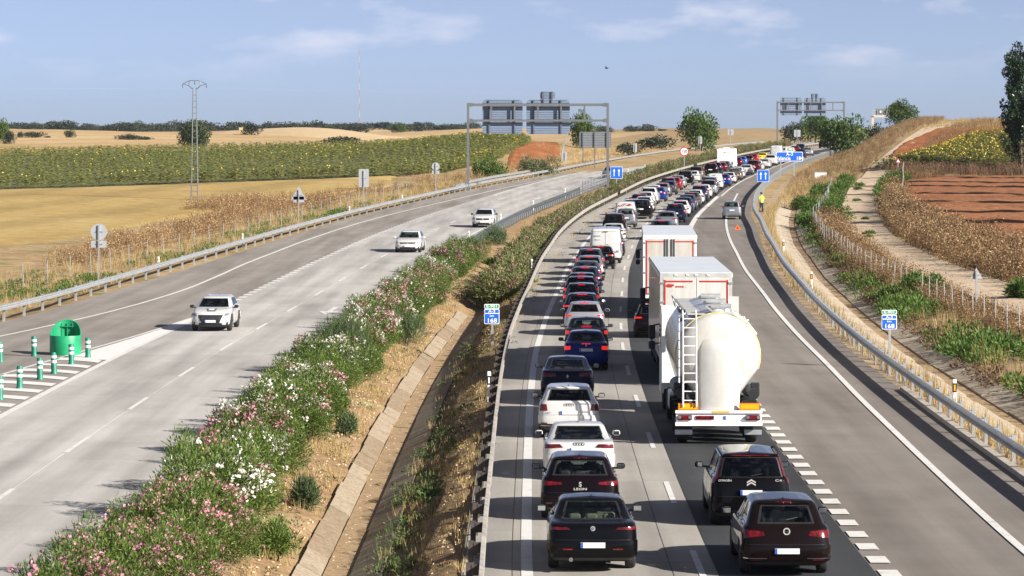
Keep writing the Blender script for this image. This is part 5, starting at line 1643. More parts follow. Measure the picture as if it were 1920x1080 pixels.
    for yy in (y0 + 1.3, y0 + 4.0, y0 + 6.8):
        mh = MB(); mh.lathe([(.30, 0), (.30, .12), (.26, .17), (0, .20)], 18, 'z', 0, (.05, yy, 3.78)); mh.build('manhole', MAT['white'], r)
        hn = MB(); hn.lathe([(.07, -.3), (.07, .3)], 8, 'x', 0, (.12, yy - .3, 3.95)); hn.build('manhole_hinge', MAT['galv'], r)
    for k in range(9):
        v = MB(); xx = .15 + .09 * k; yy = y0 + .75 + .12 * (k % 3); zz = 3.72 - .05 * max(0, k - 3)
        v.tube((xx, yy, zz - .15), (xx, yy, zz + .06 + .08 * (k % 2)), .03); v.lathe([(.06, 0), (.06, .03)], 8, 'z', 0, (xx, yy, zz + .06)); v.build('valve', MAT['galv_pale' if k % 2 else 'white'], r)
    pp = MB(); pp.path([(.0, y0 + .55, 3.78), (.45, y0 + .5, 3.76), (.85, y0 + .55, 3.5), (1.12, y0 + .7, 3.15)], .045, 8); pp.build('air_pipe', MAT['galv_pale'], r)
    fl = MB(); fl.box((-.20, y0 + .7, 3.86), (.40, .30, .05), 0, Matrix.Rotation(.7, 3, 'Y')); fl.build('hatch_lid', MAT['galv'], r)
    for q in (.0, .18): 
        lt = MB(); lt.rbox((-1.02, y0 + .8 + q, 3.82 - q * 1.5), (.20, .12, .10), .02); lt.build('work_lamp', MAT['black'], r)
    sp = MB(); sp.box((.98, y0 + 9.0, 3.55), (.34, .05, .5)); sp.build('wind_deflector', MAT['galv_pale'], r)
    # chassis, side boxes, pipes
    ch = MB(); ch.box((0, .2, .95), (1.1, L - .6, .22)); ch.build('chassis', MAT['truck_black'], r)
    for sg in (-1, 1):
        mg = MB()
        for wy in (y0 + 1.05, y0 + 2.35, y0 + 3.65):
            prof = [(wy - .62, .62), (wy - .56, .95), (wy - .25, 1.12), (wy + .25, 1.12), (wy + .56, .95), (wy + .62, .62)]
            P = np.array([[(sg * .78, a, b) for a, b in prof], [(sg * 1.24, a, b) for a, b in prof]])
            mg.grid(P)
        mg.build('mudguard', MAT['black'], r)['kind'] = 'stuff'
        bx = MB(); bx.rbox((sg * 1.02, y0 + 5.4, .85), (.40, 1.4, .55), .04); bx.build('tool_box', MAT['galv_dark'] if sg > 0 else MAT['white'], r)
        cy = MB(); cy.lathe([(.18, -1.1), (.22, -1.0), (.22, 1.0), (.18, 1.1)], 12, 'y', 0, (sg * 1.02, y0 + 3.4, 1.42)); cy.build('air_tank', MAT['galv_dark'], r)
        hs = MB(); hs.tube((sg * 1.05, y0 + .6, 1.42), (sg * 1.05, y0 + 2.6, 1.42), .16, .16, 10); hs.build('hose_tube', MAT['black'], r)
        sl = MB(); sl.rbox((sg * 1.12, y0 + 1.1, 1.52), (.26, .10, .40), .03); sl.build('control_box', MAT['black'], r)
        fp = MB(); fp.box((sg * 1.0, y0 + .22, .50), (.52, .02, .42)); fp.build('mud_flap', MAT['tyre'], r)
        fa = MB(); fa.box((sg * 1.0, y0 + .20, .36), (.50, .012, .14)); fa.build('flap_plate', MAT['galv'], r)
        op = MB(); op.box((sg * .88, y0 - .07, 1.12), (.58, .02, .20)); oo = op.build('marker_plate', MAT['orange_plate'], r)
        oi = MB(); oi.box((sg * .88, y0 - .084, 1.12), (.52, .006, .14)); oi.build('marker_field', MAT['amber'], oo)
        lf = MB(); lf.rbox((sg * .98, y0 - .09, .80), (.42, .08, .15), .02); lf = lf.build('tail_lamp', MAT['lens_red'], r)
        for q in (-.15, .15):
            w_ = MB(); w_.lathe([(.05, -.01), (.05, .0), (0, -.012)], 10, 'y', 0, (sg * .98 + q, y0 - .135, .82)); w_.build('lamp_lens', MAT['lens_clear'], lf)
    bm_ = MB(); bm_.box((0, y0 - .02, .97), (2.5, .16, .08)); bm_.box((0, y0 - .02, .62), (2.5, .16, .10)); bm_.box((0, y0 + .0, .79), (2.46, .08, .30)); bm_.build('rear_bumper', MAT['white'], r)
    pb = MB(); pb.box((-.40, y0 - .06, .80), (.52, .03, .11)); pb.build('reflector', MAT['lens_red'], r)
    yb = MB(); yb.box((.05, y0 - .105, .97), (.5, .01, .05)); yb.build('sticker', MAT['amber'], r)
    np_ = number_plate(r, y0 - .06, .80); np_.location.x = .40
    truck_wheels(r, (y0 + 1.05, y0 + 2.35, y0 + 3.65))
    cab(r, L / 2 + 1.9, MAT['white'], 3.4)
    return place(r, d, x, L)
tanker(89.0, 5.95)

# ---- motorhome
def motorhome(d, xc):
    L = 7.0; y0 = -L / 2
    r = thing('motorhome', 'tall white motorhome in the inner lane beyond the speed limit sign', 'motorhome')
    b = MB()
    prof = [(y0, .5), (y0, 2.75), (y0 + .15, 2.9), (y0 + 5.6, 2.95), (y0 + 6.2, 2.5), (y0 + 6.3, 1.6), (L / 2, 1.1), (L / 2, .45)]
    n = len(prof)
    b.add([(-1.15, p, q) for p, q in prof] + [(1.15, p, q) for p, q in prof], [tuple(range(n)), tuple(range(2 * n - 1, n - 1, -1))] + [((k + 1) % n, k, n + k, n + (k + 1) % n) for k in range(n)])
    b.build('body', MAT['white'], r)
    for sg in (-1, 1):
        l_ = MB(); l_.box((sg * .98, y0 - .02, .95), (.14, .04, .40)); l_.build('tail_lamp', MAT['lens_red'], r)
        w = MB(); w.box((sg * 1.155, y0 + 2.2, 1.85), (.02, 1.0, .55)); w.build('side_window', MAT['glass_dark'], r)
    for k, (xx, zz, w_) in enumerate([(-.55, 2.45, .22), (-.1, 2.45, .30), (.45, 2.45, .36)]):
        s_ = MB(); s_.box((xx, y0 - .012, zz), (w_, .012, .07)); s_.build('print', MAT['card'] if k != 1 else MAT['tape_red'], r)
    s_ = MB(); s_.box((.55, y0 - .012, 1.2), (.16, .012, .05)); s_.build('print', MAT['tape_red'], r)
    v = MB(); v.rbox((0, y0 + 1.6, 3.0), (.9, .7, .25), .05); v.build('roof_vent', MAT['white'], r)
    bp = MB(); bp.rbox((0, y0, .55), (2.25, .16, .28), .04); bp.build('bumper', MAT['kerb'], r)
    number_plate(r, y0 - .09, .58)
    tm, rm = wheel_meshes(.34, .22)
    for yy in (y0 + 1.7, y0 + 5.7):
        for sg in (1, -1):
            o = link('wheel', tm, r, (sg * 1.02, yy, .34)); link('rim', rm, o)
            if sg < 0: o.rotation_euler = (0, 0, pi)
    return place(r, d, (xc - 960) * d / FOCAL, L)
motorhome(436, 1360)

# dark sunroof of the navy car, dark top of the far van
# ------------------------------------------------------------------ guardrails
_pm = {}
MAT['rusty_shaded'] = plain('weathered_shaded_steel', (.085,.07,.06), .75, .1, var=.35, scale=6)  # rust brown, darkened to paint in the beam's shade on the posts
MAT['rail_worn'] = plain('worn_beam_steel', (.40,.37,.33), .55, .25, var=.22, scale=2.5)
def post_mesh(h, side, pmat='galv'):
    k = (h, side, pmat)
    if k not in _pm:
        m = MB()
        m.box((0, 0, h / 2 - .15), (.03, .12, h + .3)); m.box((-.05 * side, .055, h / 2 - .15), (.10, .03, h + .3)); m.box((-.05 * side, -.055, h / 2 - .15), (.10, .03, h + .3))
        m.box((.09 * side, 0, h - .14), (.16, .16, .20))
        _pm[k] = m.mesh('post', MAT[pmat])
    return _pm[k]
def guardrail(label, o, y0, y1, side, step, mat='galv', h=.74, dark=False, ends=True):
    """side: +1 the beam faces +x"""
    f = ofun(o)
    ym = (y0 + y1) / 2
    r = thing('guardrail', label, 'guardrail', (X0s(y0) + float(f(np.array([y0]))[0]), y0, float(zp(y0))), group='motorway guardrails')
    ox, oy, oz = r.location
    ys = np.concatenate([np.arange(y0, min(y1, 330), 3.0), np.arange(max(y0, 330), y1, 5.0), [y1]])
    xb = X0(ys) + f(ys)
    prof = [(.0, -.30), (.075, -.275), (.085, -.22), (.0, -.175), (.0, -.135), (.085, -.09), (.075, -.035), (.0, -.01), (-.006, -.01), (.066, -.04), (.076, -.09), (-.008, -.135), (-.008, -.175), (.076, -.22), (.066, -.27), (-.006, -.30), (.0, -.30)]
    z = gz(xb, ys) * 0 + zp(ys)
    zz = np.full_like(ys, h)
    P = np.stack([np.stack([xb + side * (a + .17) - ox, ys - oy, z + zz + b - oz], -1) for a, b in prof], 1)
    mb = MB(); mb.grid(P)
    mb.build('rail', MAT['rail_worn' if mat == 'galv_pale' else mat], r)
    pm = post_mesh(h, side, 'rusty_shaded' if mat == 'galv_pale' else 'galv_dark' if dark else 'galv')
    y = y0 + .5
    while y < y1:
        x = X0s(y) + float(f(np.array([y]))[0])
        link('post', pm, r, (x - ox, y - oy, float(zp(y)) - oz), -heading(y))
        y += step
    return r
RAIL_L = [(96,-34.5),(120,-30.1),(150,-25.9),(172,-25.2),(220,-23.9),(244,-23.4),(350,-21.3),(420,-19.5),(940,-19.4)]
RAIL_IN = [(-40,-1.15),(63,-1.1),(110,-1.25),(156,-1.5),(275,-2.6),(323,-2.75),(370,-3.05),(500,-2.9),(940,-2.8)]
guardrail('long guardrail along the left edge of the exit lane', RAIL_L, 96, 720, 1, 4.0)
guardrail('short second guardrail behind the left rail near the gantry foot', [(340,-22.2),(352,-22.6),(362,-23.0),(412,-21.8)], 340, 412, 1, 2.0)
guardrail('guardrail with close dark posts on the median beside the left carriageway', -7.75, 190, 334, -1, 2.0, dark=True)
guardrail('far median guardrail running beside the left carriageway towards the bend', -7.7, 392, 700, -1, 4.0, dark=True)
guardrail('near guardrail on the median side of the inner queue lane', RAIL_IN, 40, 317, 1, 3.2, 'galv_pale')
guardrail('far guardrail on the median side of the queue, past the gap', RAIL_IN, 321, 720, 1, 4.0, 'galv_pale')
guardrail('guardrail along the outer shoulder on the right', RAIL_R, 40, 600, -1, 2.6)

# parapet at the gantry foot on the median
r = thing('railing', 'tall grey post-and-bar railing on the median at the gantry foot', 'railing', (X0s(335) - 7.6, 335, float(zp(335))))
y = 335.0
prev = None
tops = []
while y < 389:
    x = X0s(y) - 7.6 - r.location.x
    m = MB(); m.box((x, y - 335, float(zp(y)) - r.location.z + .55), (.09, .12, 1.5)); m.build('post', MAT['galv_dark'], r)
    tops.append((x, y - 335, float(zp(y)) - r.location.z))
    y += 2.0
for h in (.45, .8, 1.27):
    m = MB(); m.path([(a, b, c + h) for a, b, c in tops], .045, 6); m.build('bar', MAT['galv'], r)

# ------------------------------------------------------------------ signs
def at_px(px, base_y, d=None):
    """foot of an object: terrain point under the pixel, or the point of that column at depth d"""
    if d is None: return ground_at(px, base_y)
    return (px - 960) * d / FOCAL, d
def zrow(d, row): return EYE - (row - HZ) * d / FOCAL
def circle(r, n=24): return [(r * cos(2 * pi * k / n), r * sin(2 * pi * k / n)) for k in range(n)]
def rrect(w, h, r, n=4):
    out = []
    for cx, cz, a0 in ((w/2 - r, -h/2 + r, -90), (w/2 - r, h/2 - r, 0), (-w/2 + r, h/2 - r, 90), (-w/2 + r, -h/2 + r, 180)):
        for k in range(n + 1):
            a = radians(a0 + 90 * k / n); out.append((cx + r * cos(a), cz + r * sin(a)))
    return out
def tri(w, up=True):
    h = w * .87
    return [(-w/2, -h/3), (w/2, -h/3), (0, 2*h/3)]
def shift(p, dx, dz): return [(a + dx, b + dz) for a, b in p]
def post(root, x, y, h, w=.09, mat='galv', sink=.6):
    m = MB(); m.box((x, y, h / 2 - sink / 2), (w, w * .7, h + sink)); return m.build('post', MAT[mat], root)
def back_sign(label, px, base, shapes, d=None, postw=.09, group='road signs seen from behind', top=None):
    """shapes: list of (kind, centre row, w px, h px)"""
    x, d = at_px(px, base, d)
    z0 = gzs(x, d)
    s = FOCAL / d
    r = thing('road_sign', label, 'road sign', (x, d, z0), group=group)
    hi = 0
    for kind, cy, w, h in shapes:
        zc = zrow(d, cy) - z0; W, H = w / s, h / s
        poly = circle(W / 2) if kind == 'o' else tri(W) if kind == 't' else rrect(W, H, min(W, H) * .08)
        m = MB(); m.plate(shift(poly, 0, zc), .05, .075); m.build('panel', MAT['sign_back'], r)
        hi = max(hi, zc + H * .42)
        b = MB(); b.box((0, .04, zc), (W * .45, .02, .04)); b.build('bracket', MAT['galv_dark'], r)
    post(r, 0, 0, hi, postw)
    return r
back_sign('round sign back with a small plate, leftmost beside the exit lane', 185, 523, [('o', 435, 31, 31), ('r', 458, 29, 13)], 180)
back_sign('triangular sign back with a small plate behind the left guardrail', 560, 412, [('t', 366, 29, 25), ('r', 374, 20, 11)], 266)
back_sign('tall rectangular sign back left of the gantry, behind the left guardrail', 682, 378, [('r', 334, 19, 34)], 300)
back_sign('round sign back with a small plate just left of the gantry', 817, 350, [('o', 312, 15, 15), ('r', 323, 14, 6)], 326)
back_sign('narrow rectangular sign back right of the grey bush', 1059, 308, [('r', 293, 8, 17)], 432)
back_sign('narrow sign back on the verge right of the big grey panel', 1191, 292, [('r', 277, 7, 16)], 490)
back_sign('small rectangular sign back near the pair of round trees', 1370, 266, [('r', 248, 11, 11)], 620)
back_sign('narrow sign back in front of the left round tree', 1313, 280, [('r', 263, 7, 14)], 560)
back_sign('rectangular sign back below the far gantry', 1495, 266, [('r', 250, 12, 13)], 700)
back_sign('lone triangular sign back beside the dirt track on the right', 1831, 592, [('t', 516, 24, 21)], 150, .10)
back_sign('small grey plate standing amid the white oleanders', 684, 610, [('r', 578, 27, 15)], 152)

# big grey panel on the slope
d = 446.0
x = (1116 - 960) * d / FOCAL; z0 = gzs(x, d); s = FOCAL / d
r = thing('road_sign', 'large dark grey sign back on posts on the tan slope', 'road sign', (x, d, z0), group='road signs seen from behind')
zc = zrow(d, 262) - z0
m = MB(); m.plate(shift(rrect(60 / s, 30 / s, .2), 0, zc), .1, .14); m.build('panel', MAT['galv_dark'], r)
for k in range(9):
    q = MB(); q.box((0, .085, zc - 13 / s + k * 3.2 / s), (58 / s, .03, .05)); q.build('rib', MAT['sign_back'], r)
for px in (-23, -1, 22):
    xx = px / s; zz = gzs(x + xx, d) - z0
    q = MB(); q.box((xx, .0, (zc + 14 / s + zz) / 2 - .3), (.16, .14, zc + 14 / s - zz + .6)); q.build('post', MAT['galv_dark'], r)

# kilometre posts
def km_sign(label, px0, px1, y0, y1, base, d):
    x = ((px0 + px1) / 2 - 960) * d / FOCAL
    z0 = gzs(x, d); s = FOCAL / d
    r = thing('kilometre_sign', label, 'road sign', (x, d, z0), group='kilometre signs')
    W = (px1 - px0) / s; top = zrow(d, y0) - z0; bot = zrow(d, y1) - z0; H = top - bot
    g_h = H * .235
    def panel(nm, z_lo, z_hi, mat):
        cz = (z_lo + z_hi) / 2; h = z_hi - z_lo
        w = MB(); w.plate(shift(rrect(W, h, .05), 0, cz), -.03, -.005); p = w.build(nm, MAT['white'], r)
        f = MB(); f.plate(shift(rrect(W * .91, h - W * .09, .04), 0, cz), -.036, -.028); f.build('field', MAT[mat], p)
        return p
    p1 = panel('panel', top - g_h, top, 'sign_green')
    p2 = panel('panel', bot, top - g_h - .015, 'blue')
    hb = top - g_h - .015 - bot
    b = MB(); b.box((0, -.040, bot + hb * .71), (W * .92, .006, .035)); b.build('divider', MAT['white'], p2)
    lettering('E-901', g_h * .74, MAT['white'], p1, (0, -.040, top - g_h / 2), width=W * .68)
    lettering('A-3', hb * .26, MAT['white'], p2, (0, -.040, bot + hb * .845), width=W * .46)
    lettering('km', hb * .20, MAT['white'], p2, (0, -.040, bot + hb * .55), width=W * .27)
    lettering('168', hb * .40, MAT['white'], p2, (0, -.040, bot + hb * .22), width=W * .60)
    post(r, .02, .02, top - .1, .10)
    return r
km_sign('blue and green kilometre sign on the median slope', 908, 936.5, 570, 607.5, 640, 134)
km_sign('blue and green kilometre sign behind the right guardrail', 1653, 1681.5, 581, 617.5, 697, 118)

# two-arrow blue signs
def arrows_sign(label, px, y0, y1, d):
    x = (px - 960) * d / FOCAL; z0 = gzs(x, d); s = FOCAL / d
    r = thing('lane_sign', label, 'road sign', (x, d, z0), group='blue two-arrow lane signs')
    W = 22.5 / s; top = zrow(d, y0) - z0; bot = zrow(d, y1) - z0; cz = (top + bot) / 2; H = top - bot
    m = MB(); m.plate(shift(rrect(W, H, .06), 0, cz), -.03, 0); p = m.build('panel', MAT['white'], r)
    m = MB(); m.plate(shift(rrect(W * .94, H * .94, .05), 0, cz), -.036, -.028); m.build('field', MAT['blue'], p)
    for sg in (-1, 1):
        a = [(-.035, -.30), (.035, -.30), (.035, .12), (.11, .12), (0, .32), (-.11, .12), (-.035, .12)]
        q = MB(); vs = [(sg * W * .20 + u * W, -.040, cz + v * H) for u, v in a]
        q.add(vs, [(0, 1, 2, 6), (3, 4, 5)]); q.build('arrow', MAT['white'], p)
    post(r, 0, .04, top - .1, .12)
    return r
arrows_sign('blue two-arrow sign on the median at the gantry foot', 1156, 312.5, 335, 352)
arrows_sign('blue two-arrow sign on the right verge near the stopped car', 1431, 318.5, 341, 292)

# speed limit
d = 432.0; x = (1283 - 960) * d / FOCAL; z0 = gzs(x, d); s = FOCAL / d
r = thing('speed_sign', 'round red-rimmed speed limit sign reading 120 on the median', 'road sign', (x, d, z0))
zc = zrow(d, 284) - z0
m = MB(); m.plate(shift(circle(8.6 / s), 0, zc), -.03, 0); p = m.build('panel', MAT['red'], r)
m = MB(); m.plate(shift(circle(6.8 / s), 0, zc), -.036, -.028); m.build('field', MAT['white'], p)
lettering('120', .52, MAT['black'], p, (0, -.042, zc), width=.72)
post(r, 0, .04, zc, .12)

# route sign
d = 405.0; x = (1480.5 - 960) * d / FOCAL; z0 = gzs(x, d); s = FOCAL / d
r = thing('route_sign', 'wide blue route sign with a small green number panel on top', 'road sign', (x, d, z0))
def rpanel(cx, row0, row1, w, mat):
    t, b = zrow(d, row0) - z0, zrow(d, row1) - z0
    m = MB(); m.plate(shift(rrect(w / s, t - b, .12), (cx - 1480.5) / s, (t + b) / 2), -.04, 0); p = m.build('panel', MAT['white'], r)
    m = MB(); m.plate(shift(rrect(w / s - .14, t - b - .14, .1), (cx - 1480.5) / s, (t + b) / 2), -.05, -.035); m.build('field', MAT[mat], p)
    return p, (t + b) / 2, t - b
p, cz, h = rpanel(1480.5, 284.6, 302.4, 49.5, 'blue')
lettering('A-3', .60, MAT['white'], p, (0, -.055, cz + h * .24), width=.9)
lettering('Valencia', .72, MAT['white'], p, (-.85, -.055, cz - h * .20), width=1.95)
lettering('184', .66, MAT['white'], p, (1.32, -.055, cz - h * .20), width=.85)
p, cz, h = rpanel(1481, 276.8, 284.2, 16.5, 'sign_green')
lettering('E-901', .42, MAT['white'], p, (.04, -.055, cz), width=.95)
for px in (1464, 1489):
    xx = (px - 1480.5) / s; zz = gzs(x + xx, d) - z0
    q = MB(); q.box((xx, .08, (zrow(d, 286) - z0 + zz) / 2 - .4), (.15, .12, zrow(d, 286) - z0 - zz + .8)); q.build('post', MAT['galv'], r)
# small warning sign by the track
d = 392.0; x = (1684 - 960) * d / FOCAL; z0 = gzs(x, d); s = FOCAL / d
r = thing('warning_sign', 'small red-edged triangular warning sign beside the crooked pole', 'road sign', (x, d, z0))
zc = zrow(d, 302) - z0
m = MB(); m.plate(shift(tri(10 / s), 0, zc), -.03, 0); p = m.build('panel', MAT['red'], r)
m = MB(); m.plate(shift(tri(6.4 / s), 0, zc - .02), -.036, -.028); m.build('field', MAT['white'], p)
post(r, 0, .04, zc, .10)

# ------------------------------------------------------------------ gantries over the left carriageway
def gantry(label, d, pl, pr, row_top, row_low, panels, small, post_top, w=.27):
    s = FOCAL / d
    xl, xr = (pl - 960) / s, (pr - 960) / s
    z0 = gzs(xl, d)
    r = thing('sign_gantry', label, 'gantry', (xl, d, z0), group='sign gantries over the left carriageway')
    span = xr - xl
    zt, zl = zrow(d, row_top) - z0, zrow(d, row_low) - z0
    top = zrow(d, post_top) - z0
    for xx in (0, span):
        zz = gzs(xl + xx, d) - z0
        m = MB(); m.box((xx, 0, (top + zz) / 2 - .4), (w, w, top - zz + .8)); m.build('column', MAT['gantry_steel'], r)
        for q in (zt, zl):
            c = MB(); c.box((xx + (.3 if xx == 0 else -.3), 0, q), (.4, w * .9, .42)); c.build('joint_plate', MAT['galv_dark'], r)
    for q, th in ((zt, .30), (zl, .24)):
        m = MB(); m.box((span / 2, 0, q), (span - w, w * .7, th)); m.build('beam', MAT['gantry_steel'], r)
    for k in range(5):
        xx = span * (k + 1) / 6
        m = MB(); m.box((xx, 0, (zt + zl) / 2), (.20, w * .5, zt - zl - .2)); m.build('strut', MAT['gantry_steel'], r)
    def panel(p0, p1, r0, r1, ribs):
        cx = ((p0 + p1) / 2 - pl) / s; cz = zrow(d, (r0 + r1) / 2) - z0; W, H = (p1 - p0) / s, (r1 - r0) / s
        m = MB(); m.plate(shift(rrect(W, H, min(.35, H * .25)), cx, cz), .42, .46); p = m.build('panel', MAT['panel_back'], r)
        for k in range(ribs):
            q = MB(); q.box((cx, .405, cz - H / 2 + H * (k + .5) / ribs), (W - .1 if 0 < k < ribs - 1 else W - .7, .035, .04)); q.build('rib', MAT['panel_rib'], p)
        for t in (-.33, .30):
            q = MB(); q.box((cx + W * t, .33, cz), (.16, .14, H * .97)); q.build('stiffener', MAT['panel_rib'], p)
        return p
    for p0, p1, r0, r1 in panels: panel(p0, p1, r0, r1, 15 if d < 500 else 9)
    panel(*small, 5)
    sx = ((small[0] + small[1]) / 2 - pl) / s
    for t in (-.45, .45):
        q = MB(); q.box((sx + t, .3, (zrow(d, small[2]) - z0 + zt) / 2), (.09, .1, zrow(d, small[2]) - z0 - zt)); q.build('panel_post', MAT['galv_dark'], r)
    return r
gantry('near sign gantry with two blue-grey panel backs over the left carriageway', 345, 877.5, 1139.5, 196.5, 226, [(904.5, 980, 186.5, 250.5), (987, 1068.5, 186.5, 251.5)], (1013, 1041.5, 171.5, 186), 193)
gantry('distant sign gantry with two panel backs near the bend', 725, 1457.5, 1582.5, 192, 207, [(1463, 1504, 182.5, 216.5), (1507.5, 1548.5, 183, 217.5)], (1521, 1535, 175.5, 183), 190, .38)
# beige cantilever with a message board, far right
d = 760.0; s = FOCAL / d; x = (1636 - 960) / s; z0 = gzs(x, d)
r = thing('cantilever_gantry', 'pale cantilever gantry with a message board far beyond the trees', 'gantry', (x, d, z0))
zt = zrow(d, 218) - z0
m = MB(); m.box((0, 0, zt / 2), (.6, .6, zt)); m.build('column', MAT['beige'], r)
m = MB(); m.box((2.3, 0, zt), (5.2, .6, .55)); m.build('beam', MAT['beige'], r)
m = MB(); m.box((2.6, -.1, zt + 1.1), (3.6, .3, 1.4)); m.build('message_board', MAT['pylon_steel'], r)
for k in range(5):
    m = MB(); m.box((.1 + 1.1 * k, -.4, zt + .9), (.06, .06, 1.3)); m.build('rail_post', MAT['beige'], r)
m = MB(); m.box((2.3, -.4, zt + 1.5), (5, .05, .06)); m.build('hand_rail', MAT['beige'], r)
m = MB(); m.plate(circle(.32), -.02, .02); m.build('board_lamp', MAT['white'], r, loc=(2.0, -.3, zt + 1.1))

# ------------------------------------------------------------------ lattice power pole and far mast
d = 318.0; x = (365 - 960) * d / FOCAL; z0 = gzs(x, d)
r = thing('power_pole', 'slim steel lattice power pole with a V-shaped head in the stubble field', 'power pole', (x, d, z0 - .2))
Ht = zrow(d, 165) - z0 + .2
def hw(z): return .34 - (.34 - .17) * z / Ht
for sx in (-1, 1):
    for sy in (-1, 1):
        m = MB(); m.tube((sx * hw(0), sy * hw(0), 0), (sx * hw(Ht), sy * hw(Ht), Ht), .045, .035, 5); m.build('leg', MAT['pylon_steel'], r)
z = .5; k = 0
while z < Ht - .3:
    a, b = hw(z), hw(min(Ht, z + .62))
    m = MB()
    for (ax_, ay_), (bx_, by_) in (((-1,-1),(1,-1)),((1,-1),(1,1)),((1,1),(-1,1)),((-1,1),(-1,-1))):
        m.tube((ax_ * a, ay_ * a, z), (bx_ * a, by_ * a, z), .035, .035, 4)
    m.build('lattice_brace', MAT['pylon_steel'], r)
    z += .62; k += 1
zt = zrow(d, 152) - z0 + .2
hd = MB()
for sg in (-1, 1):
    hd.tube((sg * .22, 0, Ht - .1), (sg * .62, 0, zt - .45), .05, .05, 5); hd.tube((sg * .62, 0, zt - .45), (sg * .50, 0, zt + .05), .04, .04, 5)
    hd.tube((sg * .5, 0, zt + .05), (sg * 1.25, 0, zt - .30), .035, .035, 5); hd.tube((sg * .62, 0, zt - .45), (sg * 1.25, 0, zt - .30), .035, .035, 5)
hd.tube((-.5, 0, zt + .05), (.5, 0, zt + .05), .035, .035, 5)
hd.build('cross_arm', MAT['galv_dark'], r)
for sx, zz in ((-1.22, -.32), (0, .02), (1.22, -.32)):
    m = MB(); m.lathe([(.03, -.40), (.07, -.35), (.04, -.28), (.07, -.22), (.04, -.15), (.07, -.1), (.02, 0)], 8, 'z', 0, (sx, 0, zt + zz)); m.build('insulator', MAT['galv_dark'], r)
for sx, zz in ((-1.22, -.72), (1.22, -.72)):
    w = MB(); pts = []
    for t in np.linspace(0, 1, 9): pts.append((sx + 70 * t * (1 if sx > 0 else -1) , 40 * t * (1 if sx > 0 else -1), zt + zz - .9 * t))
    w.path(pts, .005, 4); w.build('wire', MAT['galv_dark'], r)

d = 2600.0; x = (673.5 - 960) * d / FOCAL; z0 = gzs(x, d)
m = MB()
Hm = zrow(d, 91) - z0
for k in range(12):
    m.lathe([(.20 - .009 * k, Hm * k / 12), (.20 - .009 * (k + 1), Hm * (k + 1) / 12)], 6, 'z', k % 2)
o = m.build('radio_mast', [MAT['galv_pale'], MAT['tape_red']], loc=(x, d, z0))
tag(o, 'very tall thin radio mast on the far horizon', 'mast')

# ------------------------------------------------------------------ bollards, crash cushion, delineators
bp = thing('flexible_bollard', '', 'bollard')
b = MB(); b.lathe([(.13, -.1), (.13, .04), (.105, .08), (.105, .74), (.09, .79), (0, .80)], 16, 'z'); me = b.mesh('tube', MAT['teal_plastic']); smooth_by_angle(me, 40); link('tube', me, bp)
for zz in (.40, .58):
    b = MB(); b.lathe([(.108, zz), (.108, zz + .10)], 16, 'z'); me = b.mesh('white_band', MAT['line_new']); link('white_band', me, bp)
spots = [(64, 668, 'green white-banded bollard left of the green crash cushion'), (165, 671, 'green white-banded bollard right of the green crash cushion'), (134, 684, 'green white-banded bollard close in front of the crash cushion'),
         (101.5, 701, 'second green bollard in the row towards the camera from the cushion'), (75, 712, 'third green bollard in the row towards the camera from the cushion'), (37, 729, 'fourth green bollard in the row, left of the gore stripes'),
         (1, 679, 'green bollard cut by the left picture edge, beside the ramp'), (0, 750, 'green bollard cut by the left picture edge, nearest to the camera')]
for k, (px, py, lb) in enumerate(spots):
    o = bp if k == 0 else copy_tree(bp)
    d = FOCAL * EYE / (py - HZ)
    o.location = ((px - 960) * d / FOCAL, d, .01); o.rotation_euler = (radians(random.uniform(-2, 2)), radians(random.uniform(-2, 2)), random.random())
    tag(o, lb, 'bollard', 'green bollards in the gore')
d = FOCAL * EYE / (667 - HZ); x = (118.5 - 960) * d / FOCAL
r = thing('crash_cushion', 'round green plastic crash cushion with an arched back among the bollards', 'crash cushion', (x, d + .62, .01))
n = 40; R = .63
cr = MB(); ringo, ringi = [], []
def ztop(a):
    if sin(a) <= 0: return .78            # near half: low lip; far half: arched hood
    return .78 + .60 * sqrt(max(0, 1 - cos(a) ** 2)) ** .8
for k in range(n + 1):
    a = 2 * pi * k / n
    zt_ = float(ztop(a))
    ringo.append([(R * cos(a), R * sin(a), q) for q in (0, .3, zt_ - .04)] + [((R - .02) * cos(a), (R - .02) * sin(a), zt_)] + [((R - .05) * cos(a), (R - .05) * sin(a), q) for q in (zt_ - .02, .3, .05)] + [(0, 0, .05)])
cr.grid(np.array(ringo))
me = cr.mesh('shell', MAT['green_plastic']); smooth_by_angle(me, 50); link('shell', me, r)
rb = MB()
for k in (-1, 0, 1): rb.box((k * .22, .54, .72), (.04, .06, 1.0))
rb.box((0, .50, 1.1), (.55, .05, .04)); rb.build('inner_rib', MAT['green_plastic'], r)['kind'] = 'stuff'

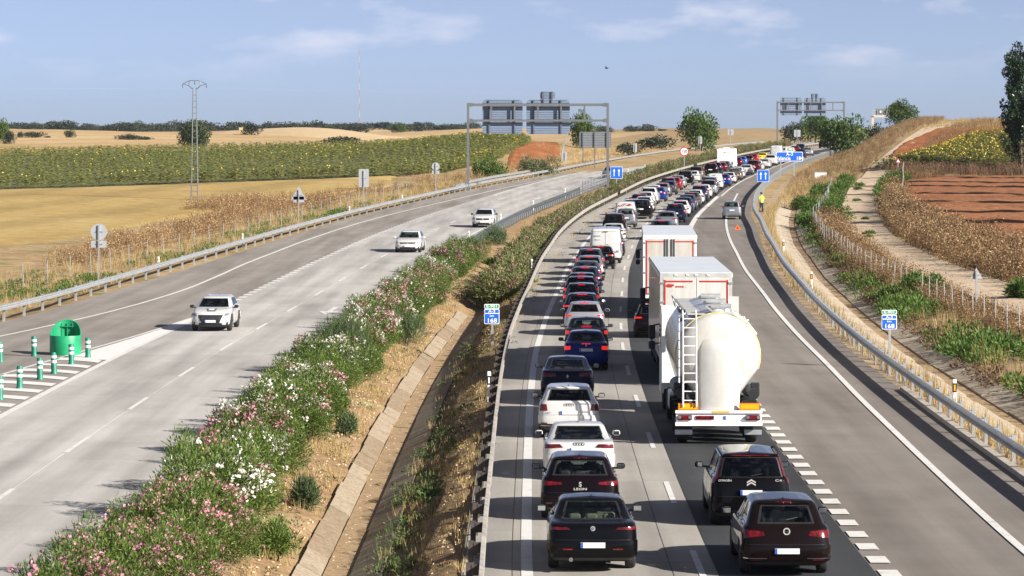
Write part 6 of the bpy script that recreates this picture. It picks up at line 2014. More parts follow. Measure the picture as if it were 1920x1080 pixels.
def delineator(label, px, base, d=None, o=None, h=.95, dark=False, z=None, group='white roadside delineators'):
    if o is not None: x = X0s(d) + o
    else: x, d = at_px(px, base, d)
    z0 = gzs(x, d) if z is None else z
    r = thing('delineator', label, 'delineator', (x, d, z0), group=group)
    m = MB(); m.rbox((0, 0, h / 2), (.13, .07, h), .02); m.build('stake', MAT['line_new'] if not dark else MAT['white'], r)
    if dark:
        k = MB(); k.box((0, -.001, h * .72), (.134, .078, .30)); k.build('black_band', MAT['black'], r)
        q = MB(); q.box((0, -.044, h * .72), (.05, .012, .2)); q.build('reflector', MAT['amber' if 'amber' in group else 'white'], r)
    else:
        q = MB(); q.box((0, -.04, h * .80), (.05, .012, .12)); q.build('reflector', MAT['galv'], r)
for lb, d in (('white delineator stake nearest to the round sign back', 192), ('white delineator stake between the round and the triangular sign backs', 223), ('white delineator stake just right of the triangular sign back', 275), ('white delineator stake near the tall rectangular sign back', 305)):
    delineator(lb, 0, 0, d, o=float(ofun(RAIL_L)(np.array([float(d)]))[0]) - .7)
for lb, d in (('nearest white delineator stake on the median rail, at the end of the hedge', 225), ('second white delineator stake on the median rail', 256), ('third white delineator stake on the median rail', 288), ('fourth white delineator stake on the median rail', 322), ('white delineator stake at the tall railing', 362),
              ('white delineator stake on the median past the railing', 402), ('white delineator stake left of the speed limit sign', 425)):
    delineator(lb, 0, 0, d, o=-8.35, h=1.05)
for lb, d, o in (('black and white delineator with amber reflector, nearest behind the right guardrail', 102, 14.0), ('black and white delineator with amber reflector, second along the right guardrail', 177, 14.4), ('black and white delineator with amber reflector near the red warning triangle', 215, 14.2)):
    delineator(lb, 0, 0, d, o=o, dark=True, h=1.0, group='amber delineators along the right verge')
for lb, d in (('black and white reflector stake on the near median rail', 103), ('black and white reflector stake on the median rail at the pink hedge', 186)):
    delineator(lb, 0, 0, d, o=float(ofun(RAIL_IN)(np.array([float(d)]))[0]) - .15, dark=True, h=1.05, z=float(zp(d)), group='reflector stakes of the inner rail')

# ------------------------------------------------------------------ wire fences
def fence(label, pts, step, h=1.5):
    pts = np.array(pts, float)
    s_ = np.concatenate([[0], np.cumsum(np.hypot(*np.diff(pts, axis=0).T))])
    n = int(s_[-1] / step)
    P = np.stack([np.interp(np.linspace(0, s_[-1], n + 1), s_, pts[:, k]) for k in (0, 1)], -1)
    x0, y0 = P[0]; z0 = gzs(x0, y0)
    r = thing('wire_fence', label, 'fence', (x0, y0, z0))
    pm = MB(); pm.tube((0, 0, -.4), (0, 0, h), .026, .026, 7); pm = pm.mesh('post', MAT['galv'])
    tops = []
    for x, y in P:
        z = gzs(x, y) - z0
        o = link('post', pm, r, (x - x0, y - y0, z)); o.rotation_euler = (random.uniform(-.03, .03), random.uniform(-.05, .05), 0)
        tops.append((x - x0, y - y0, z))
    for q in (.15, .5, .85, 1.15, 1.42):
        w = MB(); w.path([(a, b, c + q) for a, b, c in tops], .006, 3); w.build('wire', MAT['galv'], r)
def fo(d, o): return (X0s(d) + o, d)
fence('wire fence with thin grey posts between the ditch and the dirt track', [fo(70, 22), fo(110, 21), fo(148, 19.6), fo(190, 18.2), fo(228, 17.6), fo(262, 17.5), fo(270, 18.2), fo(300, 19.0), fo(345, 19.4)], 3.0)
fence('wire fence with leaning posts in the brown weeds on the left', [fo(140, -36), fo(165, -32.5), fo(195, -30), fo(230, -28), fo(280, -26.8), fo(330, -26)], 5.0)
fence('thin fence climbing the tan slope beside the red soil', [(7.5, 470), (8.6, 520), (10, 570)], 4.0, 1.3)

# ------------------------------------------------------------------ odds and ends
d = 300.0; x = (1690 - 960) * d / FOCAL; z0 = gzs(x, d)
m = MB(); pts = [(0.08, 0, -.4), (.10, 0, .6), (.0, 0, 1.5), (.16, .02, 2.4), (.10, 0, 3.3), (.20, 0, 3.9)]
for a, b in zip(pts[:-1], pts[1:]): m.tube(a, b, .13 - .01 * a[2], .13 - .01 * b[2], 8)
o = m.build('wooden_pole', MAT['wood'], loc=(x, d, z0)); smooth_by_angle(o.data, 60)
tag(o, 'crooked weathered wooden pole at the edge of the ploughed field', 'pole')
x, d = ground_at(1538, 335)
r = thing('concrete_box', 'small white concrete box beyond the wire fence', 'box', (x, d, gzs(x, d)))
m = MB(); m.rbox((0, 0, .35), (1.55, .8, .9), .03); m.build('body', MAT['white'], r)
m = MB(); m.rbox((0, 0, .83), (1.62, .88, .07), .02); m.build('lid', MAT['kerb'], r)
# warning triangle behind the stopped car
d = 247.0; x = (1383 - 960) * d / FOCAL
r = thing('warning_triangle', 'small red warning triangle standing on the asphalt behind the stopped car', 'warning triangle', (x, d, float(zp(d)) + .01))
out, inn = shift(tri(.50), 0, .20), shift(tri(.26), 0, .20)
m = MB()
vs = [(a, 0, b) for a, b in out] + [(a, 0, b) for a, b in inn]
vs += [(a, .03, b) for a, _, b in vs]
m.add(vs, [(0, 1, 4, 3), (1, 2, 5, 4), (2, 0, 3, 5), (6, 9, 10, 7), (7, 10, 11, 8), (8, 11, 9, 6)]); m.build('frame', MAT['orange_plate'], r)
m = MB(); m.plate(shift(tri(.25), 0, .2), .005, .02); m.build('inner_field', MAT['red'], r)
for sg in (-1, 1):
    m = MB(); m.box((sg * .18, .01, .02), (.04, .30, .03)); m.build('foot', MAT['galv_dark'], r)
# bird
r = thing('bird', 'small dark bird flying in the sky above the gantry', 'bird', ((1137 - 960) * 240 / FOCAL, 240, zrow(240, 128)))
b = MB(); b.lathe([(0, -.16), (.035, -.10), (.05, 0), (.035, .09), (.015, .13), (0, .15)], 8, 'x'); b.build('body', MAT['bird'], r)
for sg in (-1, 1):
    w = MB(); w.add([(.06, 0, .02), (-.07, 0, .02), (-.10, sg * .16, .10), (.0, sg * .30, .04), (.07, sg * .15, .10)], [(0, 1, 2, 4), (4, 2, 3)]); w.build('wing', MAT['bird'], r)
r.rotation_euler = (.3, .2, .6)
# buildings on the horizon
d = 1750.0; x = (782 - 960) * d / FOCAL; z0 = gzs(x, d)
r = thing('farmhouse', 'long low farmhouse with a tiled roof on the horizon', 'building', (x, d, z0))
m = MB(); m.box((0, 0, .9), (10.5, 6, 2.6)); m.build('wall', MAT['beige'], r)
m = MB(); m.add([(-5.5, -3.3, 2.2), (5.5, -3.3, 2.2), (5.5, 3.3, 2.2), (-5.5, 3.3, 2.2), (-5.5, 0, 3.4), (5.5, 0, 3.4)], [(0, 1, 5, 4), (2, 3, 4, 5), (0, 4, 3), (1, 2, 5)]); m.build('roof', MAT['roof_tile'], r)
for k in (-3, 0, 3):
    m = MB(); m.box((k, -3.02, 1.2), (.9, .06, .9)); m.build('window', MAT['galv_dark'], r)
d = 1600.0; x = (452 - 960) * d / FOCAL; z0 = gzs(x, d)
r = thing('stone_hut', 'small square yellow stone hut among the far oaks', 'building', (x, d, z0))
m = MB(); m.box((0, 0, 1.4), (2.0, 2.0, 3.4)); m.build('wall', MAT['stone_yellow'], r)
m = MB(); m.box((0, 0, 3.18), (2.2, 2.2, .18)); m.build('roof', MAT['roof_tile'], r)
# ------------------------------------------------------------------ plants
def leafcloud(n, blobs, ln, wd, up=.3, shell=.55, seed=0, droop=0.0):
    """n leaf quads spread through the outer part of a set of blobs (x,y,z,rx,ry,rz)"""
    g = np.random.default_rng(seed)
    B = np.array(blobs, float)
    w = (B[:, 3] * B[:, 4] + B[:, 4] * B[:, 5] + B[:, 3] * B[:, 5]); w /= w.sum()
    k = g.choice(len(B), n, p=w)
    d = g.normal(size=(n, 3)); d /= np.linalg.norm(d, axis=1, keepdims=True)
    r = (shell + (1 - shell) * g.random(n) ** .6) * (1 + g.normal(0, .07, n))
    P = B[k, :3] + d * B[k, 3:] * r[:, None]
    a = d * .8 + g.normal(0, .55, (n, 3)); a[:, 2] += up - droop
    a /= np.linalg.norm(a, axis=1, keepdims=True)
    s = np.cross(a, g.normal(size=(n, 3))); s /= np.maximum(np.linalg.norm(s, axis=1, keepdims=True), 1e-6)
    L = ln * g.uniform(.65, 1.25, n)[:, None]; W = wd * g.uniform(.7, 1.2, n)[:, None]
    V = np.stack([P, P + a * L * .5 + s * W * .5, P + a * L, P + a * L * .5 - s * W * .5], 1)
    V[..., 2] = np.maximum(V[..., 2], .0)
    t = np.clip(g.normal(.45, .24, n), 0, 1)
    return V.reshape(-1, 3), np.arange(4 * n).reshape(-1, 4), np.repeat(t, 4)

def cloud_mesh(name, mat, *a, **k):
    V, F, t = leafcloud(*a, **k)
    return np_mesh(name, V, F, mat, False, None, t)

# ---- oleander bushes: four shapes, shared meshes
def bush_blobs(seed, R, H, n=9):
    g = random.Random(seed)
    b = [(0, 0, H * .42, R * .62, R * .62, H * .42)]
    for k in range(n):
        a = g.uniform(0, 2 * pi); q = g.uniform(.35, .8) * R
        h = H * g.uniform(.45, 1.0)
        b.append((q * cos(a), q * sin(a), h * .55, R * g.uniform(.28, .48), R * g.uniform(.28, .48), h * .5))
    return b
OLE = []
for sd in range(4):
    bl = bush_blobs(20 + sd, 1.45, 1.95)
    leaves = cloud_mesh('foliage', MAT['oleander'], 9500, bl, .135, .034, .5, .5, 40 + sd)
    g = np.random.default_rng(60 + sd)
    def flowers(nm, mat, ncl, sd2):
        V, F, t = leafcloud(ncl, [(x, y, z, a * 1.02, b * 1.02, c * 1.04) for x, y, z, a, b, c in bl], .01, .01, .6, .93, sd2)
        C = V.reshape(-1, 4, 3)[:, 0]
        C = C[C[:, 2] > .6]
        gg = np.random.default_rng(sd2 + 5)
        cen = C[gg.integers(0, len(C), 7)]          # blossoms come in patches
        near = np.min(np.linalg.norm(C[:, None] - cen[None], axis=-1), 1)
        C = C[gg.random(len(C)) < np.exp(-(near / .38) ** 2) * .9 + .04]
        n = len(C)
        out = []
        for k in range(6):
            c = C + gg.normal(0, .055, C.shape)
            a = gg.normal(size=(n, 3)); a[:, 2] = abs(a[:, 2]) + .3; a /= np.linalg.norm(a, axis=1, keepdims=True)
            s = np.cross(a, gg.normal(size=(n, 3))); s /= np.linalg.norm(s, axis=1, keepdims=True)
            u = np.cross(a, s); q = gg.uniform(.03, .052, (n, 1))
            out.append(np.stack([c + s * q, c + u * q, c - s * q, c - u * q], 1))
        V = np.concatenate(out).reshape(-1, 3)
        return np_mesh(nm, V, np.arange(len(V)).reshape(-1, 4), mat, False, None, np.repeat(gg.random(len(V) // 4), 4))
    pk = flowers('blossom', MAT['pink'], 1000, 80 + sd)
    wh = flowers('blossom', MAT['whitepetal'], 1050, 90 + sd)
    pp = flowers('blossom', MAT['palepink'], 1100, 95 + sd)
    far = cloud_mesh('foliage', MAT['oleander_far'], 4200, bl, .26, .06, .6, .5, 70 + sd)
    st = MB()
    gr = random.Random(sd)
    for k in range(9):
        a = gr.uniform(0, 2 * pi); st.tube((.15 * cos(a), .15 * sin(a), -.15), (.7 * cos(a), .7 * sin(a), 1.1), .025, .012, 4)
    st = st.mesh('stem', MAT['bark'])
    OLE.append((leaves, pk, wh, far, st, pp))
def oleander(x, y, sc, kind, label, group, shape, zs=1.0):
    lv, pk, wh, far, st, pp = OLE[shape % 4]
    r = thing('oleander_bush', label, 'bush', (x, y, gzs(x, y) - .05), random.uniform(0, 6.28), group)
    r.scale = (sc, sc, sc * zs)
    link('foliage', far if kind == 'dull' else lv, r)['kind'] = 'stuff'
    link('stem', st, r)['kind'] = 'stuff'
    if kind in ('pink', 'mixed'): link('blossom', pk, r)['kind'] = 'stuff'
    if kind in ('white', 'mixed'): link('blossom', wh, r)['kind'] = 'stuff'
    if kind == 'dull': link('blossom', pp, r)['kind'] = 'stuff'
    return r
ORD = [ordinal(q) for q in range(1, 100)]
rr = random.Random(5)
cnt = {}
def nth(key):
    cnt[key] = cnt.get(key, 0) + 1
    return ORD[min(cnt[key] - 1, len(ORD) - 1)]
y = 49.0; k = 0
while y < 206:
    if y < 71: kind = 'pink'
    elif y < 84: kind = ('mixed', 'pink', 'white')[k % 3]
    elif y < 104: kind = ('white', 'mixed', 'green')[k % 3]
    elif y < 132: kind = ('white', 'green', 'white', 'mixed')[k % 4]
    elif y < 165: kind = ('white', 'mixed', 'white', 'pink')[k % 4]
    elif y < 196: kind = ('white', 'pink', 'white', 'green')[k % 4]
    else: kind = ('pink', 'green')[k % 2]
    fl = {'pink': 'pink-flowered', 'white': 'white-flowered', 'mixed': 'pink-and-white', 'green': 'flowerless'}[kind]
    o = -7.45 + rr.uniform(-.35, .35)
    sc = rr.uniform(.76, 1.08)
    oleander(X0s(y) + o, y, sc, kind, f'{nth(kind)} {fl} oleander bush from the camera in the left carriageway hedge', 'oleanders of the left hedge', k, rr.uniform(.85, 1.1))
    if k % 3 == 0:      # lower bushes towards the ditch
        kk = 'green' if kind != 'pink' else 'pink'
        oleander(X0s(y + 1) - 6.75 + rr.uniform(-.2, .2), y + 1, rr.uniform(.5, .78), kk, f'{nth("low" + kk)} low {"pink-flowered" if kk == "pink" else "leafy"} oleander from the camera at the hedge foot, ditch side', 'low oleanders at the hedge foot', k + 1)
    y += rr.uniform(2.3, 3.2); k += 1
for yy, oo, q in ((50.5, -7.9, .85), (53.4, -8.0, .85), (56.4, -8.1, .8), (59.6, -8.15, .85), (63.0, -8.1, .75), (66.5, -8.1, .65)):
    oleander(X0s(yy) + oo, yy, q, 'pink', f'{nth("edge")} pink-flowered oleander from the camera leaning over the left road edge', 'oleanders leaning over the road edge', k); k += 1
y = 171.0
while y < 333:
    o = float(ofun(RAIL_IN)(np.array([y]))[0]) - 1.6 + rr.uniform(-.3, .3)
    oleander(X0s(y) + o, y, rr.uniform(.80, 1.05), 'dull', f'{nth("rail")} dusty pink oleander from the camera in the row behind the inner rail', 'dusty oleanders behind the inner rail', k, .95)
    y += rr.uniform(1.9, 2.6); k += 1
y = 345.0
while y < 640:
    oleander(X0s(y) - 4.9 + rr.uniform(-.5, .5), y, rr.uniform(.85, 1.15), 'dull', f'{nth("far")} dusty oleander from the railing in the far median hedge', 'dusty oleanders of the far median', k, .95)
    y += rr.uniform(3.2, 4.4); k += 1

# ---- shrubs of other kinds
def shrub(label, x, y, R, H, mat, leaf=(.12, .05), n=3500, seed=1, up=.4, group=None, blobs=7, name='shrub'):
    r = thing(name, label, 'shrub', (x, y, gzs(x, y) - .05), 0, group)
    link('foliage', cloud_mesh('foliage', MAT[mat], n, bush_blobs(seed, R, H, blobs), leaf[0], leaf[1], up, .35, seed + 3), r)['kind'] = 'stuff'
    s = MB()
    for k in range(5):
        a = k * 1.3; s.tube((.1 * cos(a), .1 * sin(a), -.15), (R * .4 * cos(a), R * .4 * sin(a), H * .5), .03, .012, 4)
    s.build('stem', MAT['bark'], r)['kind'] = 'stuff'
    return r
def oy(o, y): return X0s(y) + o, y
shrub('feathery dark broom bush rising from the white oleanders', *oy(-7.5, 116), 1.25, 2.3, 'broom', (.42, .018), 4500, 3, 1.2)
shrub('grey-green broom bush in the hedge below the white oleanders', *oy(-6.0, 136), .9, 1.5, 'broom', (.36, .018), 3000, 4, 1.2)
shrub('round green shrub on the ditch bank below the nearest oleanders', *oy(-5.7, 69.5), .55, 1.0, 'oleander', (.12, .03), 2600, 5, .7)
shrub('small dry-bottomed green shrub on the ditch bank', *oy(-5.6, 78.5), .48, .85, 'broom', (.24, .02), 1900, 6, 1.0)
shrub('tiny dark shrub on the ditch bank near the km sign', *oy(-5.75, 97), .42, .7, 'broom', (.2, .03), 1200, 7, .9)
shrub('lone dark shrub on the median under the second rail posts', *oy(-6.4, 229), 1.0, 1.7, 'broom', (.3, .03), 2500, 8, .9)
shrub('small shrub on the median bank beyond the ditch end', *oy(-5.6, 207), .5, .6, 'weed', (.2, .05), 900, 9, .7)
shrub('dark green bush at the edge of the sunflowers left of the grey bush', (918 - 960) * 392 / FOCAL, 392, 2.6, 3.0, 'treegreen', (.3, .14), 3200, 10, .3)
shrub('wide grey-green bush below the red soil patch', (1008 - 960) * 408 / FOCAL, 408, 2.6, 2.6, 'greybush', (.32, .12), 3200, 11, .5)
shrub('bright green shrub breaking through the right wire fence', *oy(19.6, 163), 1.5, 1.5, 'weed', (.22, .07), 3000, 12, .6)
shrub('green shrub at the right picture edge beside the track', (1912 - 960) * 160 / FOCAL, 160, .9, 1.2, 'weed', (.22, .07), 1800, 13, .6)
for k, (o, y, R, H) in enumerate([(16.7, 300, 1.3, 1.5), (17.6, 282, 1.2, 1.3), (18.3, 322, 1.5, 1.7), (17.0, 262, .9, 1.0), (18.0, 245, .9, .8)]):
    shrub(['green shrub above the right ditch, nearest the arrows sign', 'green shrub second behind the right ditch end', 'tall green shrub beside the white concrete box', 'low green shrub by the fence bend', 'low yellowish shrub by the fence near the ditch'][k], *oy(o, y), R, H, 'weed', (.22, .09), 2200, 14 + k, .5)
for k, (o, y) in enumerate([(20.6, 262), (20.3, 275), (20.2, 288), (20.4, 302), (20.6, 316), (20.9, 332), (21.4, 348), (21.9, 364)]):
    shrub(f'{ORD[k]} green shrub from the camera in the row left of the dirt track', *oy(o - .8, y), 1.25, 1.35, 'weed', (.22, .08), 1700, 24 + k % 3, .6, 'green shrubs left of the track')
for k, (o, y) in enumerate([(25.0, 300), (25.2, 318), (25.6, 335), (26.2, 352), (27.0, 370)]):
    shrub(f'{ORD[k]} green shrub from the camera in the row right of the dirt track', *oy(o, y), 1.5, 1.4, 'weed', (.24, .09), 1700, 34 + k % 3, .6, 'green shrubs right of the track')
for k, (o, y, s_) in enumerate([(21.3, 236, .45), (21.0, 231, .35), (22.0, 262, .35), (22.3, 340, .5), (22.4, 352, .7), (22.0, 305, .4)]):
    shrub(['dark green clump growing in the middle of the dirt track', 'smaller pale clump in the middle of the dirt track', 'tiny clump on the dirt track below the shadow', 'clump on the dirt track near the shrubs', 'long clump at the far bend of the dirt track', 'low clump between the wheel ruts'][k], *oy(o, y), s_, s_ * .8, 'weed', (.2, .06), 600, 40 + k, .6)

# ---- scattered ground plants: real geometry joined into one object of kind stuff
def t_thistle(seed, H=1.15, stems=11, heads=7):
    g = np.random.default_rng(seed); Q = []; T = []
    for k in range(stems):
        a = g.uniform(0, 2 * pi); b = g.uniform(.05, .65)
        p0 = np.array([g.normal(0, .13), g.normal(0, .13), 0]); tip = p0 + np.array([cos(a) * b, sin(a) * b, H * g.uniform(.6, 1.1)])
        s = np.array([-sin(a), cos(a), 0]) * .010
        Q.append([p0 - s, p0 + s, tip + s * .6, tip - s * .6]); T.append(g.uniform(0, .5))
        for h in range(heads):
            c = tip + g.normal(0, .13, 3) - np.array([0, 0, h * H * .10])
            u = g.normal(size=3); u /= np.linalg.norm(u); v = np.cross(u, g.normal(size=3)); v /= np.linalg.norm(v)
            r = g.uniform(.022, .055)
            Q.append([c + u * r, c + v * r, c - u * r, c - v * r]); T.append(g.uniform(.3, 1))
    Q = np.array(Q); return Q.reshape(-1, 3), np.repeat(np.array(T), 4)
def t_grass(seed, H=.5, n=16, spread=.16, lean=.35, w=.012):
    g = np.random.default_rng(seed); Q = []; T = []
    for k in range(n):
        a = g.uniform(0, 2 * pi); p = np.array([g.normal(0, spread), g.normal(0, spread), 0]); h = H * g.uniform(.5, 1.1)
        t = p + np.array([cos(a) * lean * h, sin(a) * lean * h, h]); s = np.array([-sin(a), cos(a), 0]) * w
        Q.append([p - s, p + s, t + s * .2, t - s * .2]); T.append(g.uniform(.1, .9))
    return np.array(Q).reshape(-1, 3), np.repeat(np.array(T), 4)
def t_weed(seed, R=.4, H=.4, n=36, ln=.18, wd=.06):
    V, F, t = leafcloud(n, [(0, 0, H * .5, R, R, H * .5)], ln, wd, .6, .4, seed)
    return V, t
def scatter(name, label, cat, temps, pts, scale, mat, kind='stuff', zoff=0.0, tintvar=.12, seed=1, mats=None, zs=None):
    g = np.random.default_rng(seed)
    pts = np.asarray(pts, float); n = len(pts)
    z = gz(pts[:, 0], pts[:, 1]) + zoff - .03
    sc = g.uniform(scale[0], scale[1], n); rot = g.uniform(0, 2 * pi, n); which = g.integers(0, len(temps), n)
    Vs, Ts, Ms = [], [], []
    for k, tp in enumerate(temps):
        V, t = tp[0], tp[1]
        i = np.where(which == k)[0]
        if not len(i): continue
        c, s = np.cos(rot[i])[:, None], np.sin(rot[i])[:, None]
        X = (V[None, :, 0] * c - V[None, :, 1] * s) * sc[i][:, None] + pts[i, 0][:, None]
        Y = (V[None, :, 0] * s + V[None, :, 1] * c) * sc[i][:, None] + pts[i, 1][:, None]
        Zz = V[None, :, 2] * sc[i][:, None] + z[i][:, None]
        Vs.append(np.stack([X, Y, Zz], -1).reshape(-1, 3))
        Ts.append((t[None] + g.normal(0, tintvar, (len(i), 1))).ravel())
        if len(tp) > 2: Ms.append(np.tile(tp[2], len(i)))
    V = np.concatenate(Vs); T = np.clip(np.concatenate(Ts), 0, 1)
    F = np.arange(len(V)).reshape(-1, 4)
    o = link(name, np_mesh(name, V, F, mats or MAT[mat], False, np.concatenate(Ms) if Ms else None, T))
    tag(o, label, cat, kind=kind)
    return o
def strew(n, o0, o1, y0, y1, seed, clump=None):
    g = np.random.default_rng(seed)
    y = g.uniform(y0, y1, n); t = g.random(n)
    a = ofun(o0)(y); b = ofun(o1)(y)
    x = X0(y) + a + (b - a) * t
    if clump:
        keep = (np.sin(x / clump + 3 * np.sin(y / clump / 3.1)) + np.sin(y / clump / 2.3 + 1.3) + g.normal(0, .7, n)) > 0
        x, y = x[keep], y[keep]
    return np.stack([x, y], -1)
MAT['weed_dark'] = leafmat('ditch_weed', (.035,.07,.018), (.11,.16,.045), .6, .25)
TH = [t_thistle(s) for s in range(6)]
THL = [t_thistle(s + 10, 1.0, 9, 2) for s in range(5)]
GR = [t_grass(s) for s in range(6)]
GRT = [t_grass(s + 20, .95, 20, .2, .3, .016) for s in range(5)]
WD = [t_weed(s) for s in range(6)]
WDL = [t_weed(s + 30, .55, .55, 54, .22, .08) for s in range(5)]
# right: tall brown thistles between track and ploughed field
scatter('dry_thistles', 'tall dense brown thistles between the dirt track and the ploughed field', 'thistles', TH, np.concatenate([
    strew(1700, [(150, 25.9), (231, 23.2), (300, 24.9), (330, 25.6)], [(150, 34), (200, 31.2), (240, 27.5), (300, 26.2), (330, 27.0)], 150, 330, 1),
    strew(700, [(150, 27.2), (231, 24.5), (300, 25.5)], [(150, 33), (231, 28.2), (300, 26.4)], 150, 300, 2, 2.5)]), (.6, 1.45), 'drybrown', seed=2)
scatter('dry_thistles', 'brown thistles along the right wire fence', 'thistles', TH, strew(700, [(100, 20.5), (148, 19.3), (190, 18.0), (262, 17.6)], [(100, 22.5), (148, 21.4), (190, 20.2), (262, 19.4)], 120, 262, 3), (.7, 1.15), 'drybrown', seed=3)
scatter('dry_weeds', 'dry brown weeds covering the bank beside the climbing track', 'weeds', TH, np.concatenate([
    strew(2100, [(330, 14.5), (400, 13.6), (560, 13)], [(330, 19.5), (380, 21.5), (440, 25), (520, 31)], 335, 560, 4),
    strew(1500, [(380, 26), (440, 30), (520, 36)], [(380, 31), (440, 36), (520, 54)], 372, 540, 5)]), (.4, .85), 'drybrown', seed=4)
scatter('dry_grass', 'pale dry grass on the crest and verge to the right', 'grass', GRT, np.concatenate([
    strew(1600, 14, [(320, 17), (420, 22), (560, 30)], 300, 560, 6), strew(1200, 28, 60, 470, 560, 7), strew(500, [(100, 17.4), (330, 17.4)], [(100, 21), (330, 19.5)], 100, 330, 8), strew(700, 13.5, 14.2, 60, 300, 9)]), (.45, .9), 'drygold', seed=5)
scatter('hedge_bank', 'weedy bank at the foot of the right sunflower field, shade painted into its dark brown', 'weeds', GRT + THL, np.stack([RNG.uniform(48, 118, 1500), RNG.uniform(388, 397, 1500)], -1), (.9, 1.5), 'weed_brown', seed=6)  # dark brown tone paints the tree shade lying on this grass bank
# right: green weeds beyond the ditch
scatter('green_weeds', 'bright green weeds on the verge between right ditch and fence', 'weeds', WDL, np.concatenate([
    strew(900, 17.0, [(70, 21), (165, 19.0)], 72, 168, 11, 2.2), strew(260, 16.6, 18.2, 165, 320, 12, 3.0), strew(130, 17.0, 19, 215, 330, 13)]), (.6, 1.15), 'weed', seed=7)
scatter('withered_weeds', 'withered grey-brown weeds along the edge of the right ditch', 'weeds', WDL, np.concatenate([strew(420, 16.7, 17.7, 75, 240, 14, 1.6), strew(160, 17, 19, 160, 250, 15)]), (.4, .8), 'weed_brown', seed=8)
# left verge
scatter('dry_thistles', 'brown thistles in a thick band along the stubble field on the left', 'thistles', TH, np.concatenate([
    strew(800, [(205, -35), (240, -35), (300, -36), (345, -35)], [(205, -31.5), (240, -31), (300, -30.5), (345, -29.5)], 205, 350, 21, 3.0), strew(500, [(225, -36), (345, -36)], [(225, -31), (345, -31)], 225, 340, 22, 2.0), strew(220, -42, -36, 292, 318, 22),
    strew(200, -34, -25, 345, 400, 23, 3.0)]), (.45, 1.1), 'drybrown', seed=9)
scatter('dry_grass', 'pale dry grass tufts on the left verge behind the guardrail', 'grass', GRT, np.concatenate([
    strew(1500, [(150, -36), (250, -34), (420, -30)], [(150, -26.6), (250, -25), (420, -20.5)], 140, 430, 24), strew(400, -30, -26, 318, 360, 25)]), (.35, .9), 'drygold', seed=10)
scatter('green_weeds', 'green weeds on the left verge between guardrail and fence', 'weeds', WDL, np.concatenate([
    strew(420, [(140, -36), (185, -33)], [(140, -27.5), (185, -27)], 146, 192, 26, 2.5), strew(330, -30, [(200, -26.4), (280, -24.2)], 205, 285, 27, 2.4), strew(120, -30, -25, 285, 345, 28, 2.4)]), (.4, .9), 'weed', seed=11)
scatter('dry_shrubs', 'dry tufts on the tan slope behind the left carriageway', 'grass', GRT + THL, np.concatenate([strew(500, -40, -20.5, 420, 620, 29, 4), strew(240, -30, -20.5, 420, 560, 30)]), (.5, 1.1), 'drygold', seed=12)
# median
scatter('green_weeds', 'green weeds on the shaded bank of the median ditch', 'weeds', WD + WD + GR, np.concatenate([
    strew(300, -3.4, -2.3, 56, 84, 31, .7), strew(90, -3.3, -2.0, 84, 104, 32, .8), strew(90, -3.6, -2.2, 118, 146, 33, .9), strew(140, -6.2, -3.6, 174, 194, 34)]), (.35, .75), 'weed_dark', seed=13)
scatter('dry_grass', 'short dry grass strewn over both banks of the median ditch', 'grass', GR, np.concatenate([
    strew(1200, -6.6, -5.3, 55, 170, 35, .7), strew(500, -3.3, -1.5, 55, 170, 36), strew(900, -7.3, -3.4, 170, 330, 37, 1.5), strew(260, -1.6, -1.2, 55, 300, 38)]), (.3, .7), 'drygold', seed=14)
scatter('dull_weeds', 'grey-green tufts on the median banks', 'weeds', WD, np.concatenate([strew(120, -6.4, -5.2, 60, 170, 39), strew(160, -3.2, -1.7, 60, 160, 40), strew(140, -6.8, -3, 175, 330, 41), strew(60, -1.35, -.95, 55, 300, 42)]), (.25, .55), 'weed_dull', seed=15)
# stones and rubble on the sandy banks
def t_stone(seed):
    g = np.random.default_rng(seed)
    b = np.array([(-1,-1,0),(1,-1,0),(1,1,0),(-1,1,0),(-.6,-.6,.8),(.6,-.6,.8),(.6,.6,.8),(-.6,.6,.8)]) * g.uniform(.6, 1.2, (8, 3)) * .05
    f = [(4,5,6,7),(0,1,5,4),(1,2,6,5),(2,3,7,6),(3,0,4,7)]
    return np.concatenate([b[list(q)] for q in f]), np.full(20, g.random())
MAT['stone'] = leafmat('pale_stone', (.36,.24,.13), (.50,.38,.25), .9, 0.0)
scatter('stones', 'small stones strewn over the sandy median banks', 'stones', [t_stone(s) for s in range(5)], np.concatenate([strew(1600, -6.6, -5.3, 55, 200, 51), strew(350, -4.6, -4.0, 55, 165, 52), strew(1300, -3.2, -1.5, 55, 200, 53), strew(700, 13.5, 14.3, 60, 250, 54)]), (.25, .85), 'stone', seed=16, zoff=.02)

